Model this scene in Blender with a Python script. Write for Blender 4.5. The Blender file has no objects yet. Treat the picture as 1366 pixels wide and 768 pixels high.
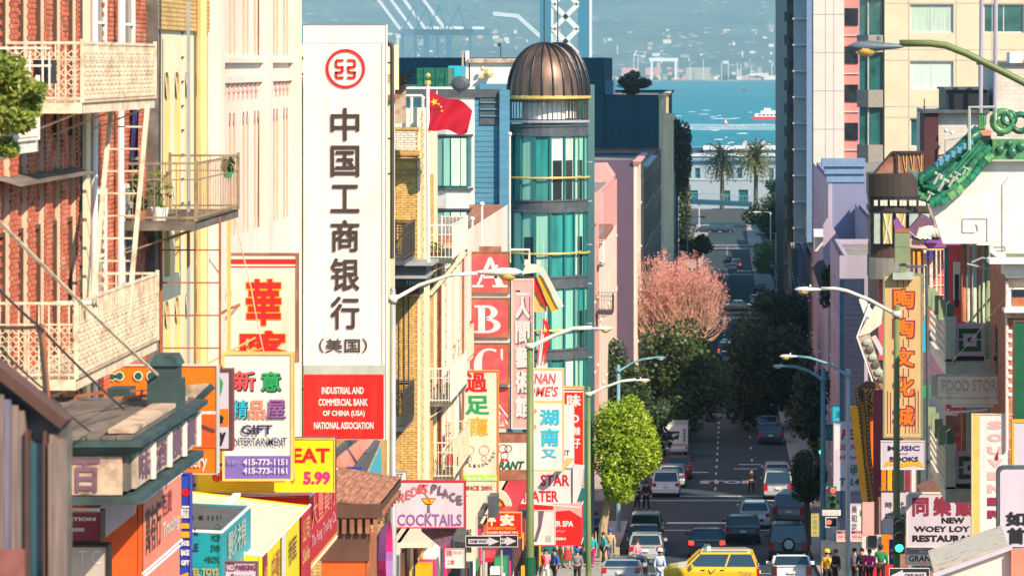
import bpy,math,random
from math import sin,cos,pi,radians,sqrt,floor,tan,atan2,hypot
from mathutils import Vector,Matrix,noise
random.seed(7)
R=random.random
def RU(a,b):return a+(b-a)*random.random()
S=bpy.context.scene
COL=S.collection
# ---------------------------------------------------------------- camera
# the street runs along +Y; eye level is z = 0; F, VX, HY: focal length and vanishing point of the photograph
F,VX,HY=4300.0,975.0,84.0
cam=bpy.data.cameras.new('camera');camo=bpy.data.objects.new('camera',cam);COL.objects.link(camo)
cam.sensor_width=36;cam.lens=F/1366*36
cam.shift_x=(683-VX)/1366;cam.shift_y=-(384-HY)/1366
camo.location=(0,0,0);camo.rotation_euler=(radians(90),0,0)
cam.clip_start=1;cam.clip_end=40000
cam.dof.use_dof=True;cam.dof.focus_distance=95;cam.dof.aperture_fstop=3.6
S.camera=camo
# ---------------------------------------------------------------- daylight
SUN_AZ,SUN_EL=42,38 # degrees to the right of straight behind the camera, height
w=bpy.data.worlds.new('World');S.world=w;w.use_nodes=True
nt=w.node_tree;bg=nt.nodes['Background']
sky=nt.nodes.new('ShaderNodeTexSky');sky.sky_type='NISHITA';sky.sun_disc=False
sd=Vector((sin(radians(SUN_AZ))*cos(radians(SUN_EL)),-cos(radians(SUN_AZ))*cos(radians(SUN_EL)),sin(radians(SUN_EL))))
sky.sun_elevation=radians(SUN_EL);sky.sun_rotation=atan2(sd.x,sd.y)
sky.air_density=1.0;sky.dust_density=0.3;sky.ozone_density=2.5
tint=nt.nodes.new('ShaderNodeMix');tint.data_type='RGBA';tint.blend_type='MULTIPLY';tint.inputs['Factor'].default_value=1;tint.inputs['B'].default_value=(.74,1.0,1.02,1)
nt.links.new(sky.outputs[0],tint.inputs['A']);nt.links.new(tint.outputs['Result'],bg.inputs[0]);bg.inputs[1].default_value=0.125
sl=bpy.data.lights.new('sun','SUN');so=bpy.data.objects.new('sun',sl);COL.objects.link(so)
sl.energy=4.9;sl.angle=radians(0.5);sl.color=(1.0,0.82,0.61)
so.rotation_euler=sd.to_track_quat('Z','Y').to_euler();so.location=(60,-60,80)
S.view_settings.view_transform='Standard';S.view_settings.look='None'
S.view_settings.exposure=0.72;S.view_settings.gamma=1
S.render.engine='CYCLES'
S.cycles.max_bounces=6;S.cycles.diffuse_bounces=3;S.cycles.glossy_bounces=3
S.cycles.transmission_bounces=4;S.cycles.volume_bounces=0;S.cycles.transparent_max_bounces=6
# ---------------------------------------------------------------- helpers
def PX(px,Y):return(px-VX)*Y/F
def PZ(py,Y):return(HY-py)*Y/F
def P(px,py,Y):return Vector((PX(px,Y),Y,PZ(py,Y)))
def YW(px,X):return X*F/(px-VX) # depth at which the wall line x = X crosses column px
GP=[(-60,7),(0,-1.6),(150,-24.4),(170,-26.4),(184,-27.3),(200,-27.8),(225,-28.9),(245,-29.8),(320,-33.3),(420,-36.2),
  (480,-37.8),(700,-43.4),(860,-46.2),(1200,-48.2),(1290,-48.6),(1300,-54)]
def gz(Y):
 for(a,b),(c,d)in zip(GP,GP[1:]):
  if a<=Y<=c:return b+(d-b)*(Y-a)/(c-a)
 return GP[-1][1]
def row_y(py):
 Y=140
 while Y<1290 and HY-gz(Y)*F/Y>py:Y+=.5
 return Y
class MB:
 def __init__(s):s.v=[];s.f=[];s.i=[];s.m=0
 def add(s,vs,fs):
  n=len(s.v);s.v+=[tuple(p)for p in vs]
  for f in fs:s.f.append(tuple(n+k for k in f));s.i.append(s.m)
  return s
 def box(s,x0,x1,y0,y1,z0,z1):
  return s.add([(x,y,z)for x in(x0,x1)for y in(y0,y1)for z in(z0,z1)],
      [(0,1,3,2),(4,6,7,5),(0,4,5,1),(2,3,7,6),(0,2,6,4),(1,5,7,3)])
 def quad(s,*p):return s.add(p,[tuple(range(len(p)))])
 def prism(s,pts,ax,a,b):
  g={'x':lambda p,t:(t,p[0],p[1]),'y':lambda p,t:(p[0],t,p[1]),'z':lambda p,t:(p[0],p[1],t)}[ax]
  n=len(pts);vs=[g(p,a)for p in pts]+[g(p,b)for p in pts]
  return s.add(vs,[tuple(range(n)),tuple(range(2*n-1,n-1,-1))]+[(k,(k+1)%n,n+(k+1)%n,n+k)for k in range(n)])
 def obox(s,c,u,v,w_,du,dv,dw):
  c=Vector(c);u=Vector(u).normalized()*du/2;v=Vector(v).normalized()*dv/2;w_=Vector(w_).normalized()*dw/2
  return s.add([c+a*u+b*v+d*w_ for a in(-1,1)for b in(-1,1)for d in(-1,1)],
      [(0,1,3,2),(4,6,7,5),(0,4,5,1),(2,3,7,6),(0,2,6,4),(1,5,7,3)])
 def bar(s,a,b,t,t2=None):
  a=Vector(a);b=Vector(b);d=b-a
  if d.length<1e-6:return s
  up=Vector((0,0,1))if abs(d.normalized().z)<.9 else Vector((0,1,0))
  u=d.cross(up).normalized();v=u.cross(d).normalized()
  return s.obox((a+b)/2,d,u,v,d.length,t,t2 or t)
 def tube(s,path,r,n=8,rr=None):
  path=[Vector(p)for p in path];m=len(path)
  if rr is None:rr=[r]*m
  vs=[];pu=None
  for k,p in enumerate(path):
   d=(path[min(k+1,m-1)]-path[max(k-1,0)]).normalized()
   if pu is None:pu=d.orthogonal().normalized()
   u=(pu-d*pu.dot(d)).normalized();pu=u;w_=d.cross(u)
   vs+=[p+(u*cos(2*pi*j/n)+w_*sin(2*pi*j/n))*rr[k]for j in range(n)]
  fs=[(k*n+j,k*n+(j+1)%n,(k+1)*n+(j+1)%n,(k+1)*n+j)for k in range(m-1)for j in range(n)]
  return s.add(vs,fs+[tuple(range(n)),tuple((m-1)*n+j for j in range(n))])
 def lathe(s,pr,c=(0,0,0),n=16,a0=0,a1=2*pi,sx=1,sy=1):
  full=abs(a1-a0-2*pi)<1e-6;k_=n if full else n+1;vs=[]
  for r,z in pr:
   vs+=[(c[0]+sx*r*cos(a0+(a1-a0)*j/n),c[1]+sy*r*sin(a0+(a1-a0)*j/n),c[2]+z)for j in range(k_)]
  fs=[(i*k_+j,i*k_+(j+1)%k_,(i+1)*k_+(j+1)%k_,(i+1)*k_+j)for i in range(len(pr)-1)for j in range(n)]
  return s.add(vs,fs)
 def cyl(s,c,r,h,n=12,r1=None,ax='z'):
  r1=r if r1 is None else r1;vs=[]
  for rr,t in((r,0),(r1,h)):
   for j in range(n):
    a,b=rr*cos(2*pi*j/n),rr*sin(2*pi*j/n)
    vs.append({'z':(c[0]+a,c[1]+b,c[2]+t),'y':(c[0]+a,c[1]+t,c[2]+b),'x':(c[0]+t,c[1]+a,c[2]+b)}[ax])
  return s.add(vs,[(j,(j+1)%n,n+(j+1)%n,n+j)for j in range(n)]+[tuple(range(n)),tuple(range(n,2*n))])
 def ball(s,c,r,n=10,sq=(1,1,1)):
  vs=[];m=n//2
  for i in range(m+1):
   t=pi*i/m
   for j in range(n):vs.append((c[0]+sq[0]*r*sin(t)*cos(2*pi*j/n),c[1]+sq[1]*r*sin(t)*sin(2*pi*j/n),c[2]+sq[2]*r*cos(t)))
  return s.add(vs,[(i*n+j,i*n+(j+1)%n,(i+1)*n+(j+1)%n,(i+1)*n+j)for i in range(m)for j in range(n)])
 def grid(s,nu,nv,fn):
  vs=[fn(i/nu,j/nv)for i in range(nu+1)for j in range(nv+1)];k=nv+1
  return s.add(vs,[(i*k+j,(i+1)*k+j,(i+1)*k+j+1,i*k+j+1)for i in range(nu)for j in range(nv)])
def mesh_of(mb,name,mats,off=(0,0,0),smooth=False):
 me=bpy.data.meshes.new(name);o=off
 me.from_pydata([(p[0]-o[0],p[1]-o[1],p[2]-o[2])for p in mb.v],[],mb.f)
 for m in(mats if isinstance(mats,(list,tuple))else[mats]):me.materials.append(M[m]if isinstance(m,str)else m)
 if any(mb.i):me.polygons.foreach_set('material_index',mb.i)
 if smooth:me.polygons.foreach_set('use_smooth',[True]*len(me.polygons))
 return me
ORG={}
def tag(o,label=None,cat=None,group=None,kind=None):
 if label:o['label']=label
 if cat:o['category']=cat
 if group:o['group']=group
 if kind:o['kind']=kind
 return o
def thing(name,label,cat,loc=(0,0,0),group=None):
 o=bpy.data.objects.new(name,None);o.empty_display_size=.3;COL.objects.link(o);o.location=loc
 ORG[o]=tuple(loc);return tag(o,label,cat,group)
def part(name,mb,mats,parent,smooth=False,label=None,kind=None):
 off=ORG.get(parent,(0,0,0))
 o=bpy.data.objects.new(name,mesh_of(mb,name,mats,off,smooth));COL.objects.link(o);o.parent=parent
 ORG[o]=off
 return tag(o,label,kind=kind)
def share(name,me,loc,parent,rot=None,scale=None):
 o=bpy.data.objects.new(name,me);COL.objects.link(o);o.parent=parent;q=ORG.get(parent,(0,0,0))
 o.location=(loc[0]-q[0],loc[1]-q[1],loc[2]-q[2])
 if rot:o.rotation_euler=rot
 if scale:o.scale=scale
 return o
def single(name,mb,mats,label,cat=None,group=None,kind=None,smooth=False,loc=None):
 if loc is None:
  xs=[p[0]for p in mb.v];ys=[p[1]for p in mb.v];zs=[p[2]for p in mb.v]
  loc=((min(xs)+max(xs))/2,(min(ys)+max(ys))/2,min(zs))
 o=bpy.data.objects.new(name,mesh_of(mb,name,mats,loc,smooth));COL.objects.link(o);o.location=loc;ORG[o]=tuple(loc)
 return tag(o,label,cat,group,kind)
def struct(name,mb,mats,smooth=False,label=None):return single(name,mb,mats,label,kind='structure',smooth=smooth,loc=(0,0,0))
def dup(root,loc,rz=None,label=None,group=None,mats=None,sc=None):
 def cp(o,par):
  c=o.copy();COL.objects.link(c)
  if par is not None:c.parent=par;ORG[c]=ORG.get(o,(0,0,0))
  if mats and c.type=='MESH' and any(s_.material and s_.material.name in mats for s_ in c.material_slots):
   for s_ in c.material_slots:
    if s_.material.name in mats:s_.link='OBJECT';s_.material=M[mats[s_.material.name]]
  for ch in list(o.children):cp(ch,c)
  return c
 r=cp(root,None);r.location=loc
 if rz is not None:r.rotation_euler=(0,0,rz)
 if label:r['label']=label
 if group:r['group']=group
 if sc:r.scale=sc
 return r
# ---------------------------------------------------------------- materials
M={}
def mat(name,c,rough=.7,metal=0,var=.18,scale=3.0,bump=.0,dirt=None,dscale=1.2,damt=.5,emit=None,es=1,spec=None,trans=0,stretch=None,coat=0,detail=4):
 m=bpy.data.materials.new(name);m.use_nodes=True;t=m.node_tree;b=t.nodes['Principled BSDF']
 b.inputs['Roughness'].default_value=rough;b.inputs['Metallic'].default_value=metal
 if spec is not None:b.inputs['Specular IOR Level'].default_value=spec
 if trans:b.inputs['Transmission Weight'].default_value=trans
 if coat:b.inputs['Coat Weight'].default_value=coat;b.inputs['Coat Roughness'].default_value=.06
 N=t.nodes.new;L=t.links.new
 tc=N('ShaderNodeTexCoord');vec=tc.outputs['Object']
 if stretch:
  mp=N('ShaderNodeMapping');mp.inputs['Scale'].default_value=stretch;L(vec,mp.inputs[0]);vec=mp.outputs[0]
 cur=None
 if var:
  n1=N('ShaderNodeTexNoise');n1.inputs['Scale'].default_value=scale;n1.inputs['Detail'].default_value=detail;L(vec,n1.inputs['Vector'])
  rp=N('ShaderNodeValToRGB');L(n1.outputs[0],rp.inputs[0])
  rp.color_ramp.elements[0].position=.3;rp.color_ramp.elements[1].position=.7
  rp.color_ramp.elements[0].color=[x*(1-var)for x in c]+[1];rp.color_ramp.elements[1].color=[min(1,x*(1+var*.6))for x in c]+[1]
  cur=rp.outputs[0]
  if bump:
   bp=N('ShaderNodeBump');bp.inputs['Strength'].default_value=bump;bp.inputs['Distance'].default_value=.02;L(n1.outputs[0],bp.inputs['Height']);L(bp.outputs[0],b.inputs['Normal'])
 else:b.inputs['Base Color'].default_value=tuple(c)+(1,)
 if dirt:
  n2=N('ShaderNodeTexNoise');n2.inputs['Scale'].default_value=dscale;n2.inputs['Detail'].default_value=6;L(vec,n2.inputs['Vector'])
  r2=N('ShaderNodeValToRGB');L(n2.outputs[0],r2.inputs[0]);r2.color_ramp.elements[0].position=.48;r2.color_ramp.elements[1].position=.72
  r2.color_ramp.elements[0].color=(0,0,0,1);r2.color_ramp.elements[1].color=(damt,damt,damt,1)
  mx=N('ShaderNodeMix');mx.data_type='RGBA';L(r2.outputs[0],mx.inputs['Factor'])
  if cur:L(cur,mx.inputs['A'])
  else:mx.inputs['A'].default_value=tuple(c)+(1,)
  mx.inputs['B'].default_value=tuple(dirt)+(1,);cur=mx.outputs['Result']
 if cur:L(cur,b.inputs['Base Color'])
 if emit:b.inputs['Emission Color'].default_value=tuple(emit)+(1,);b.inputs['Emission Strength'].default_value=es
 M[name]=m;return m
def brickmat(name,c1,c2,mortar,bw=.22,bh=.075,ms=.012,plane='yz',noise_=.5,rough=.85):
 m=bpy.data.materials.new(name);m.use_nodes=True;t=m.node_tree;b=t.nodes['Principled BSDF'];b.inputs['Roughness'].default_value=rough
 N=t.nodes.new;L=t.links.new;tc=N('ShaderNodeTexCoord');sp=N('ShaderNodeSeparateXYZ');L(tc.outputs['Object'],sp.inputs[0])
 ad=N('ShaderNodeMath');ad.operation='ADD';L(sp.outputs[0],ad.inputs[0]);L(sp.outputs[1],ad.inputs[1])
 cb=N('ShaderNodeCombineXYZ');L(ad.outputs[0],cb.inputs[0]);L(sp.outputs[2],cb.inputs[1])
 br=N('ShaderNodeTexBrick');L(cb.outputs[0],br.inputs['Vector']);br.inputs['Scale'].default_value=1
 br.inputs['Brick Width'].default_value=bw;br.inputs['Row Height'].default_value=bh;br.inputs['Mortar Size'].default_value=ms
 br.inputs['Color1'].default_value=c1+(1,);br.inputs['Color2'].default_value=c2+(1,);br.inputs['Mortar'].default_value=mortar+(1,)
 n=N('ShaderNodeTexNoise');n.inputs['Scale'].default_value=1.7;n.inputs['Detail'].default_value=6;L(tc.outputs['Object'],n.inputs['Vector'])
 rp=N('ShaderNodeValToRGB');L(n.outputs[0],rp.inputs[0]);k=1-noise_*.6
 rp.color_ramp.elements[0].position=.3;rp.color_ramp.elements[1].position=.65;rp.color_ramp.elements[0].color=(k,k,k,1);rp.color_ramp.elements[1].color=(1,1,1,1)
 mx=N('ShaderNodeMix');mx.data_type='RGBA';mx.blend_type='MULTIPLY';mx.inputs['Factor'].default_value=1;L(br.outputs[0],mx.inputs['A']);L(rp.outputs[0],mx.inputs['B'])
 L(mx.outputs['Result'],b.inputs['Base Color'])
 bp=N('ShaderNodeBump');bp.inputs['Strength'].default_value=.5;bp.inputs['Distance'].default_value=.02;bp.invert=True;L(br.outputs['Fac'],bp.inputs['Height']);L(bp.outputs[0],b.inputs['Normal'])
 M[name]=m;return m
def fol(name,c,c2,c3=None,trans=.25):
 m=bpy.data.materials.new(name);m.use_nodes=True;t=m.node_tree;b=t.nodes['Principled BSDF']
 b.inputs['Roughness'].default_value=.5
 N=t.nodes.new;L=t.links.new;g=N('ShaderNodeNewGeometry');rp=N('ShaderNodeValToRGB');L(g.outputs['Random Per Island'],rp.inputs[0])
 rp.color_ramp.elements[0].color=tuple(c)+(1,);rp.color_ramp.elements[1].color=tuple(c2)+(1,)
 if c3:e=rp.color_ramp.elements.new(.5);e.color=tuple(c3)+(1,)
 L(rp.outputs[0],b.inputs['Base Color'])
 if trans:
  tr=N('ShaderNodeBsdfTranslucent');L(rp.outputs[0],tr.inputs[0]);mx=N('ShaderNodeMixShader');mx.inputs[0].default_value=trans
  L(b.outputs[0],mx.inputs[1]);L(tr.outputs[0],mx.inputs[2]);L(mx.outputs[0],t.nodes['Material Output'].inputs[0])
 M[name]=m
def glassmat(name,c,rough=.08,var=.5,scale=.8,spec=.6):
 return mat(name,c,rough=rough,var=var,scale=scale,spec=spec,coat=.3)
# walls and paints
mat('cream',(.76,.64,.44),var=.1,dirt=(.5,.38,.22),damt=.35,dscale=.5,stretch=(1,1,.25))
mat('cream_yellow',(.72,.52,.22),var=.1)
mat('pinkwhite',(.78,.64,.55),var=.08,dirt=(.56,.38,.28),damt=.45,dscale=.4,stretch=(1,1,.3))
mat('peach',(.72,.42,.30),var=.1)
mat('offwhite',(.76,.72,.66),var=.06,dirt=(.42,.38,.33),damt=.35,dscale=.8)
mat('white',(.80,.79,.77),var=.03,rough=.45)
mat('whitewash',(.74,.71,.66),var=.1,dirt=(.45,.4,.35),damt=.5,dscale=2.2)
mat('signwhite',(.64,.63,.62),var=.05,scale=1.2,rough=.35,dirt=(.42,.38,.33),damt=.38,dscale=1.5,stretch=(2.5,2.5,.35))
mat('signcream',(.68,.62,.50),var=.06,rough=.45,dirt=(.42,.34,.24),damt=.4,dscale=1.5,stretch=(2.5,2.5,.35))
mat('red',(.68,.015,.012),var=.08,rough=.4)
mat('brightred',(.80,.01,.008),var=.1,rough=.4,dirt=(.5,.05,.03),damt=.35,dscale=2,stretch=(2.5,2.5,.35))
mat('crimson',(.48,.01,.03),var=.12,rough=.45)
mat('rose',(.66,.07,.08),var=.1,rough=.45,dirt=(.5,.2,.18),damt=.3,dscale=3)
mat('maroon',(.22,.02,.05),var=.12,rough=.5)
mat('darkbrown',(.10,.045,.03),var=.2,rough=.6)
mat('inkbrown',(.045,.028,.022),var=.1,rough=.5)
mat('black',(.012,.012,.013),var=.15,rough=.5)
mat('navy',(.02,.02,.10),var=.12,rough=.45)
mat('blue',(.02,.07,.45),var=.12,rough=.4)
mat('royal',(.03,.05,.38),var=.12,rough=.45)
mat('cyan',(.02,.42,.58),var=.12,rough=.4)
mat('teal',(.01,.30,.36),var=.14,rough=.45,dirt=(.01,.12,.16),damt=.4)
mat('yellow',(.85,.62,.01),var=.08,rough=.4,dirt=(.8,.8,.0),damt=.2)
mat('amber',(.82,.38,.01),var=.12,rough=.4)
mat('gold',(.72,.46,.14),var=.15,rough=.35)
mat('orange',(.85,.17,.005),var=.08,rough=.45)
mat('deeporange',(.70,.10,.01),var=.14,rough=.5)
mat('salmon',(.80,.22,.15),var=.1,rough=.5)
mat('pink',(.74,.36,.34),var=.1,rough=.6,dirt=(.5,.25,.22),damt=.45,dscale=1,stretch=(1.5,1.5,.3))
mat('pinkwall',(.68,.34,.30),var=.12,rough=.8,dirt=(.4,.2,.18),damt=.4)
mat('magenta',(.62,.02,.16),var=.1,rough=.5)
mat('purple',(.24,.08,.30),var=.15,rough=.5)
mat('violet',(.15,.10,.38),var=.1,rough=.45)
mat('lilac',(.54,.49,.58),var=.06,rough=.5,dirt=(.4,.34,.36),damt=.3,dscale=1.5,stretch=(2.5,2.5,.35))  # white sign faces use this lavender, the shade put into their colour
mat('purplewall_shade',(.095,.068,.12),var=.12,rough=.85,scale=1,dirt=(.08,.06,.11),damt=.6,dscale=.5,stretch=(1,1,.3))  # dark shade of the side wall is put into this purple
mat('shadewhite',(.30,.37,.42),var=.06)  # white walls with their bluish shade put into the colour
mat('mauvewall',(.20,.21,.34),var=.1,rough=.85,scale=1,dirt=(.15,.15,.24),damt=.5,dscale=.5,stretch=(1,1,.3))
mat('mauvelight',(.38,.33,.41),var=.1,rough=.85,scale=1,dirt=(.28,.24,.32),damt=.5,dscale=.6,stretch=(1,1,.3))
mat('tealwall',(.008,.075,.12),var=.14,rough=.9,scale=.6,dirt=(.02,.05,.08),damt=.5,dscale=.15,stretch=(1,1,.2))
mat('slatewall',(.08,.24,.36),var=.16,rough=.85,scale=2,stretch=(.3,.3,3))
mat('green',(.02,.30,.10),var=.15,rough=.4)
mat('lime',(.35,.68,.04),var=.08,rough=.4)
mat('darkgreen',(.01,.10,.045),var=.2,rough=.4)
mat('glaze',(.006,.13,.075),var=.6,scale=5,rough=.4,coat=.15,dirt=(.05,.12,.06),damt=.6,dscale=6)
mat('glaze_light',(.07,.26,.10),var=.5,scale=6,rough=.4,coat=.15,dirt=(.25,.32,.15),damt=.5,dscale=7)
mat('sage',(.20,.26,.14),var=.18,rough=.6)
mat('sagegrey',(.36,.42,.36),var=.15,rough=.7,dirt=(.2,.24,.2),damt=.4)
mat('olive_pole',(.13,.18,.06),var=.15,rough=.5,scale=1.5)
mat('grey_pole',(.38,.40,.42),var=.18,rough=.5,scale=1.5,metal=.2)
mat('blue_pole',(.14,.32,.40),var=.15,rough=.5)
mat('lamp_shell',(.62,.62,.58),var=.12,rough=.4)
mat('lamp_glass',(.62,.42,.08),var=.2,rough=.2,coat=.5)
mat('lampgrey',(.11,.15,.19),var=.25,rough=.45)
mat('iron',(.05,.045,.04),var=.25,rough=.5)
mat('lightiron',(.74,.62,.46),var=.15,rough=.55,dirt=(.3,.14,.06),damt=.6,dscale=5)
mat('paleiron',(.78,.74,.66),var=.15,rough=.55,dirt=(.3,.2,.14),damt=.5,dscale=5)
mat('rust',(.36,.12,.05),var=.3,rough=.8)
mat('brownroof',(.26,.10,.06),var=.25,rough=.75,scale=2,stretch=(1,3,1),dirt=(.42,.24,.16),damt=.6,dscale=2)
mat('woodgrey',(.12,.10,.085),var=.35,rough=.85,scale=4,stretch=(1,.3,1),dirt=(.26,.24,.2),damt=.6,dscale=3)
mat('verdigris',(.035,.075,.08),var=.5,rough=.7,scale=6,dirt=(.015,.02,.024),damt=.9,dscale=3)
mat('peeling',(.50,.38,.28),var=.2,rough=.9,dirt=(.12,.08,.06),damt=.9,dscale=4)
mat('oldpurple',(.16,.08,.13),var=.3,rough=.8,scale=8)
mat('concrete',(.42,.38,.33),var=.14,rough=.9,bump=.3,dirt=(.2,.18,.16),damt=.5)
mat('pavement',(.36,.34,.31),var=.14,rough=.9,scale=2,dirt=(.18,.17,.16),damt=.5)
mat('roofing',(.24,.22,.20),var=.25,rough=.95,scale=.8,dirt=(.12,.11,.1),damt=.6)
mat('beigeconc',(.66,.54,.38),var=.06,rough=.85,scale=.7,dirt=(.5,.4,.28),damt=.25,dscale=.3)
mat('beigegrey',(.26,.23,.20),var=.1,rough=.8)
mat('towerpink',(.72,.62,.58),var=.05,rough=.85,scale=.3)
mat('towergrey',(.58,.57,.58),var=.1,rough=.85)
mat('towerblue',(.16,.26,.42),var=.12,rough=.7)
mat('coral',(.72,.24,.22),var=.1,rough=.7)
mat('slate',(.07,.085,.10),var=.25,rough=.6)
mat('bronze',(.20,.125,.09),var=.45,rough=.38,scale=2,metal=.55,stretch=(1,1,.3))
mat('bronzedark',(.03,.03,.035),var=.2,rough=.4,metal=.4)
mat('brass',(.72,.52,.14),var=.1,rough=.35,metal=.3)
mat('tealframe',(.015,.15,.15),var=.15,rough=.4)
mat('tealglass',(.03,.26,.25),var=.5,scale=1.5,rough=.1,coat=.6,stretch=(2,2,.2))
mat('curtain',(.24,.52,.43),var=.3,rough=.35,scale=9,stretch=(3,3,.05),coat=.4)
mat('curtainpale',(.55,.72,.60),var=.25,rough=.4,scale=9,stretch=(3,3,.05),coat=.3)
mat('blinds',(.45,.58,.48),var=.5,rough=.5,scale=14,stretch=(3,1,.02),coat=.2)
glassmat('glass',(.02,.03,.04));glassmat('glassblue',(.03,.10,.14));glassmat('glassteal',(.02,.11,.11))
glassmat('carglass',(.012,.03,.045),rough=.05,var=.2,spec=.9)
mat('tyre',(.015,.015,.015),rough=.85,var=.2);mat('chrome',(.6,.6,.6),rough=.2,metal=.9,var=.05)
mat('rim',(.5,.5,.5),rough=.3,metal=.6,var=.05)
mat('trim',(.02,.02,.022),rough=.6,var=.15)
mat('tail',(.45,.01,.012),rough=.2,var=.1,coat=.6)
mat('tail_on',(.8,.02,.02),rough=.3,var=0,emit=(1,.03,.02),es=2.2)
mat('headlamp',(.75,.75,.7),rough=.15,var=.05,coat=.7)
mat('plate',(.7,.68,.62),rough=.5,var=.1)
for n_,c_ in dict(taxi=(.82,.48,.01),carblack=(.008,.009,.011),carsilver=(.40,.42,.43),carwhite=(.72,.72,.70),carblue=(.14,.26,.36),
     cargrey=(.16,.17,.18),carred=(.22,.02,.02),cardark=(.02,.03,.05),cargreen=(.20,.24,.22)).items():
 mat('paint_'+n_,c_,rough=.28,var=.04,coat=.8,metal=0.0 if n_ in('taxi','carwhite')else.25)
mat('go_on',(.05,.8,.45),var=0,emit=(.05,1,.5),es=2.0);mat('stop_on',(.9,.05,.04),var=0,emit=(1,.06,.04),es=2.2)
mat('lensoff',(.06,.02,.015),rough=.3,var=.1)
mat('skin',(.55,.30,.20),rough=.55,var=.08);mat('skin_dark',(.25,.13,.08),rough=.55,var=.08)
mat('hair_black',(.012,.01,.01),rough=.6,var=.2);mat('hair_brown',(.08,.04,.02),rough=.6,var=.2)
for n_,c_ in dict(teal_cloth=(.02,.38,.42),magenta_cloth=(.55,.02,.22),blue_cloth=(.03,.10,.40),red_cloth=(.5,.03,.03),pink_cloth=(.75,.28,.35),black_cloth=(.015,.015,.02),
     grey_cloth=(.22,.22,.24),tan_cloth=(.5,.38,.22),green_cloth=(.01,.20,.06),white_cloth=(.7,.7,.68),lightblue_cloth=(.4,.5,.7),yellow_cloth=(.75,.5,.03),mustard_cloth=(.5,.26,.04),plaid_cloth=(.7,.35,.35)).items():
 mat(n_,c_,rough=.9,var=.2,scale=12)
mat('bark',(.10,.075,.055),var=.35,rough=.9,scale=6,stretch=(2,2,.4));mat('palebark',(.44,.32,.20),var=.35,rough=.9,scale=5,stretch=(2,2,.4))
mat('twig',(.66,.42,.30),var=.3,rough=.9);mat('terracotta',(.42,.13,.05),var=.15,rough=.8)
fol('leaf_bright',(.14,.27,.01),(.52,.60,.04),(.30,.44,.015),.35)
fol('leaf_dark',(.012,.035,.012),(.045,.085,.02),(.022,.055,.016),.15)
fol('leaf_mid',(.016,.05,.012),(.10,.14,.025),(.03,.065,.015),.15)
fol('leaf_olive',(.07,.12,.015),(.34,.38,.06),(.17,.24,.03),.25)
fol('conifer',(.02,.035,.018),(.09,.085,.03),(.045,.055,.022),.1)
fol('blossom',(.66,.24,.20),(.90,.58,.42),(.74,.28,.32),.4)
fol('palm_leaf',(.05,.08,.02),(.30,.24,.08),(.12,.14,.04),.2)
fol('palm_shade',(.015,.035,.015),(.05,.07,.025),(.03,.05,.02),.1)  # darker copy of the palm green with shade put into the colour
brickmat('redbrick',(.58,.14,.06),(.42,.08,.035),(.72,.50,.38))
mat('redbrick_face',(.52,.12,.055),var=.5,scale=5,rough=.9,dirt=(.62,.35,.25),damt=.6,dscale=3)
mat('mortar',(.68,.48,.36),var=.15,rough=.95)
mat('yellowbrick_face',(.66,.42,.14),var=.3,scale=7,rough=.9,dirt=(.5,.26,.08),damt=.5,dscale=4)
mat('yellowmortar',(.38,.22,.08),var=.2,rough=.95)
mat('whitebrick_face',(.72,.66,.56),var=.15,scale=7,rough=.9)
mat('brownbrick_face',(.46,.17,.09),var=.3,scale=9,rough=.9,dirt=(.6,.34,.24),damt=.6,dscale=3)
brickmat('darkbrick',(.12,.035,.04),(.09,.025,.03),(.05,.02,.02))
brickmat('brickfar',(.40,.12,.07),(.30,.08,.05),(.40,.30,.22))
brickmat('blockwall',(.62,.56,.50),(.58,.52,.46),(.48,.43,.38),bw=.45,bh=.2,ms=.01,noise_=.3)
brickmat('yellowbrick',(.68,.46,.18),(.58,.36,.12),(.36,.22,.08))
# ---------------------------------------------------------------- lettering
_TX={}
def glyphs(s_,bold,shear):
 k=(s_,bold,shear)
 if k not in _TX:
  cu=bpy.data.curves.new('lettering','FONT');cu.body=s_;cu.size=1;cu.offset=bold;cu.shear=shear;cu.resolution_u=2;cu.fill_mode='FRONT'
  ob=bpy.data.objects.new('lettering',cu);me=bpy.data.meshes.new_from_object(ob)
  vs=[tuple(v.co)for v in me.vertices];fs=[tuple(p.vertices)for p in me.polygons]
  bpy.data.objects.remove(ob);bpy.data.meshes.remove(me);bpy.data.curves.remove(cu)
  x0=min(v[0]for v in vs);x1=max(v[0]for v in vs);y0=min(v[1]for v in vs);y1=max(v[1]for v in vs)
  _TX[k]=([((v[0]-x0)/max(1e-6,x1-x0),(v[1]-y0)/max(1e-6,y1-y0))for v in vs],fs)
 return _TX[k]
def write(mb,s_,o,u,v,bold=.02,shear=0,rot=False):
 """lettering fitted into the rectangle with lower-left corner o and edge vectors u, v (rot: reads upwards)"""
 o=Vector(o);u=Vector(u);v=Vector(v)
 if bold>0 and any(ord(c)>0x2e80 for c in s_): # heavy Chinese strokes: shifted copies, each a hair above the last
  n_=u.cross(v).normalized();e=bold*.75/max(1,len(s_));f=bold*.75
  for k,(a,b)in enumerate(((0,0),(e,0),(-e,0),(0,f),(0,-f),(e,f),(-e,-f),(e,-f),(-e,f))[:5 if bold<.03 else 9]):
   write(mb,s_,o+u*(a*.8+.0)+v*(b*.8)+n_*.0004*k,u,v,0,shear,rot)
  return
 vs,fs=glyphs(s_,bold,shear)
 if rot==1:mb.add([o+u*(1-b)+v*a for a,b in vs],fs)
 elif rot==2:mb.add([o+u*b+v*(1-a)for a,b in vs],fs)
 else:mb.add([o+u*a+v*b for a,b in vs],fs)
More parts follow.
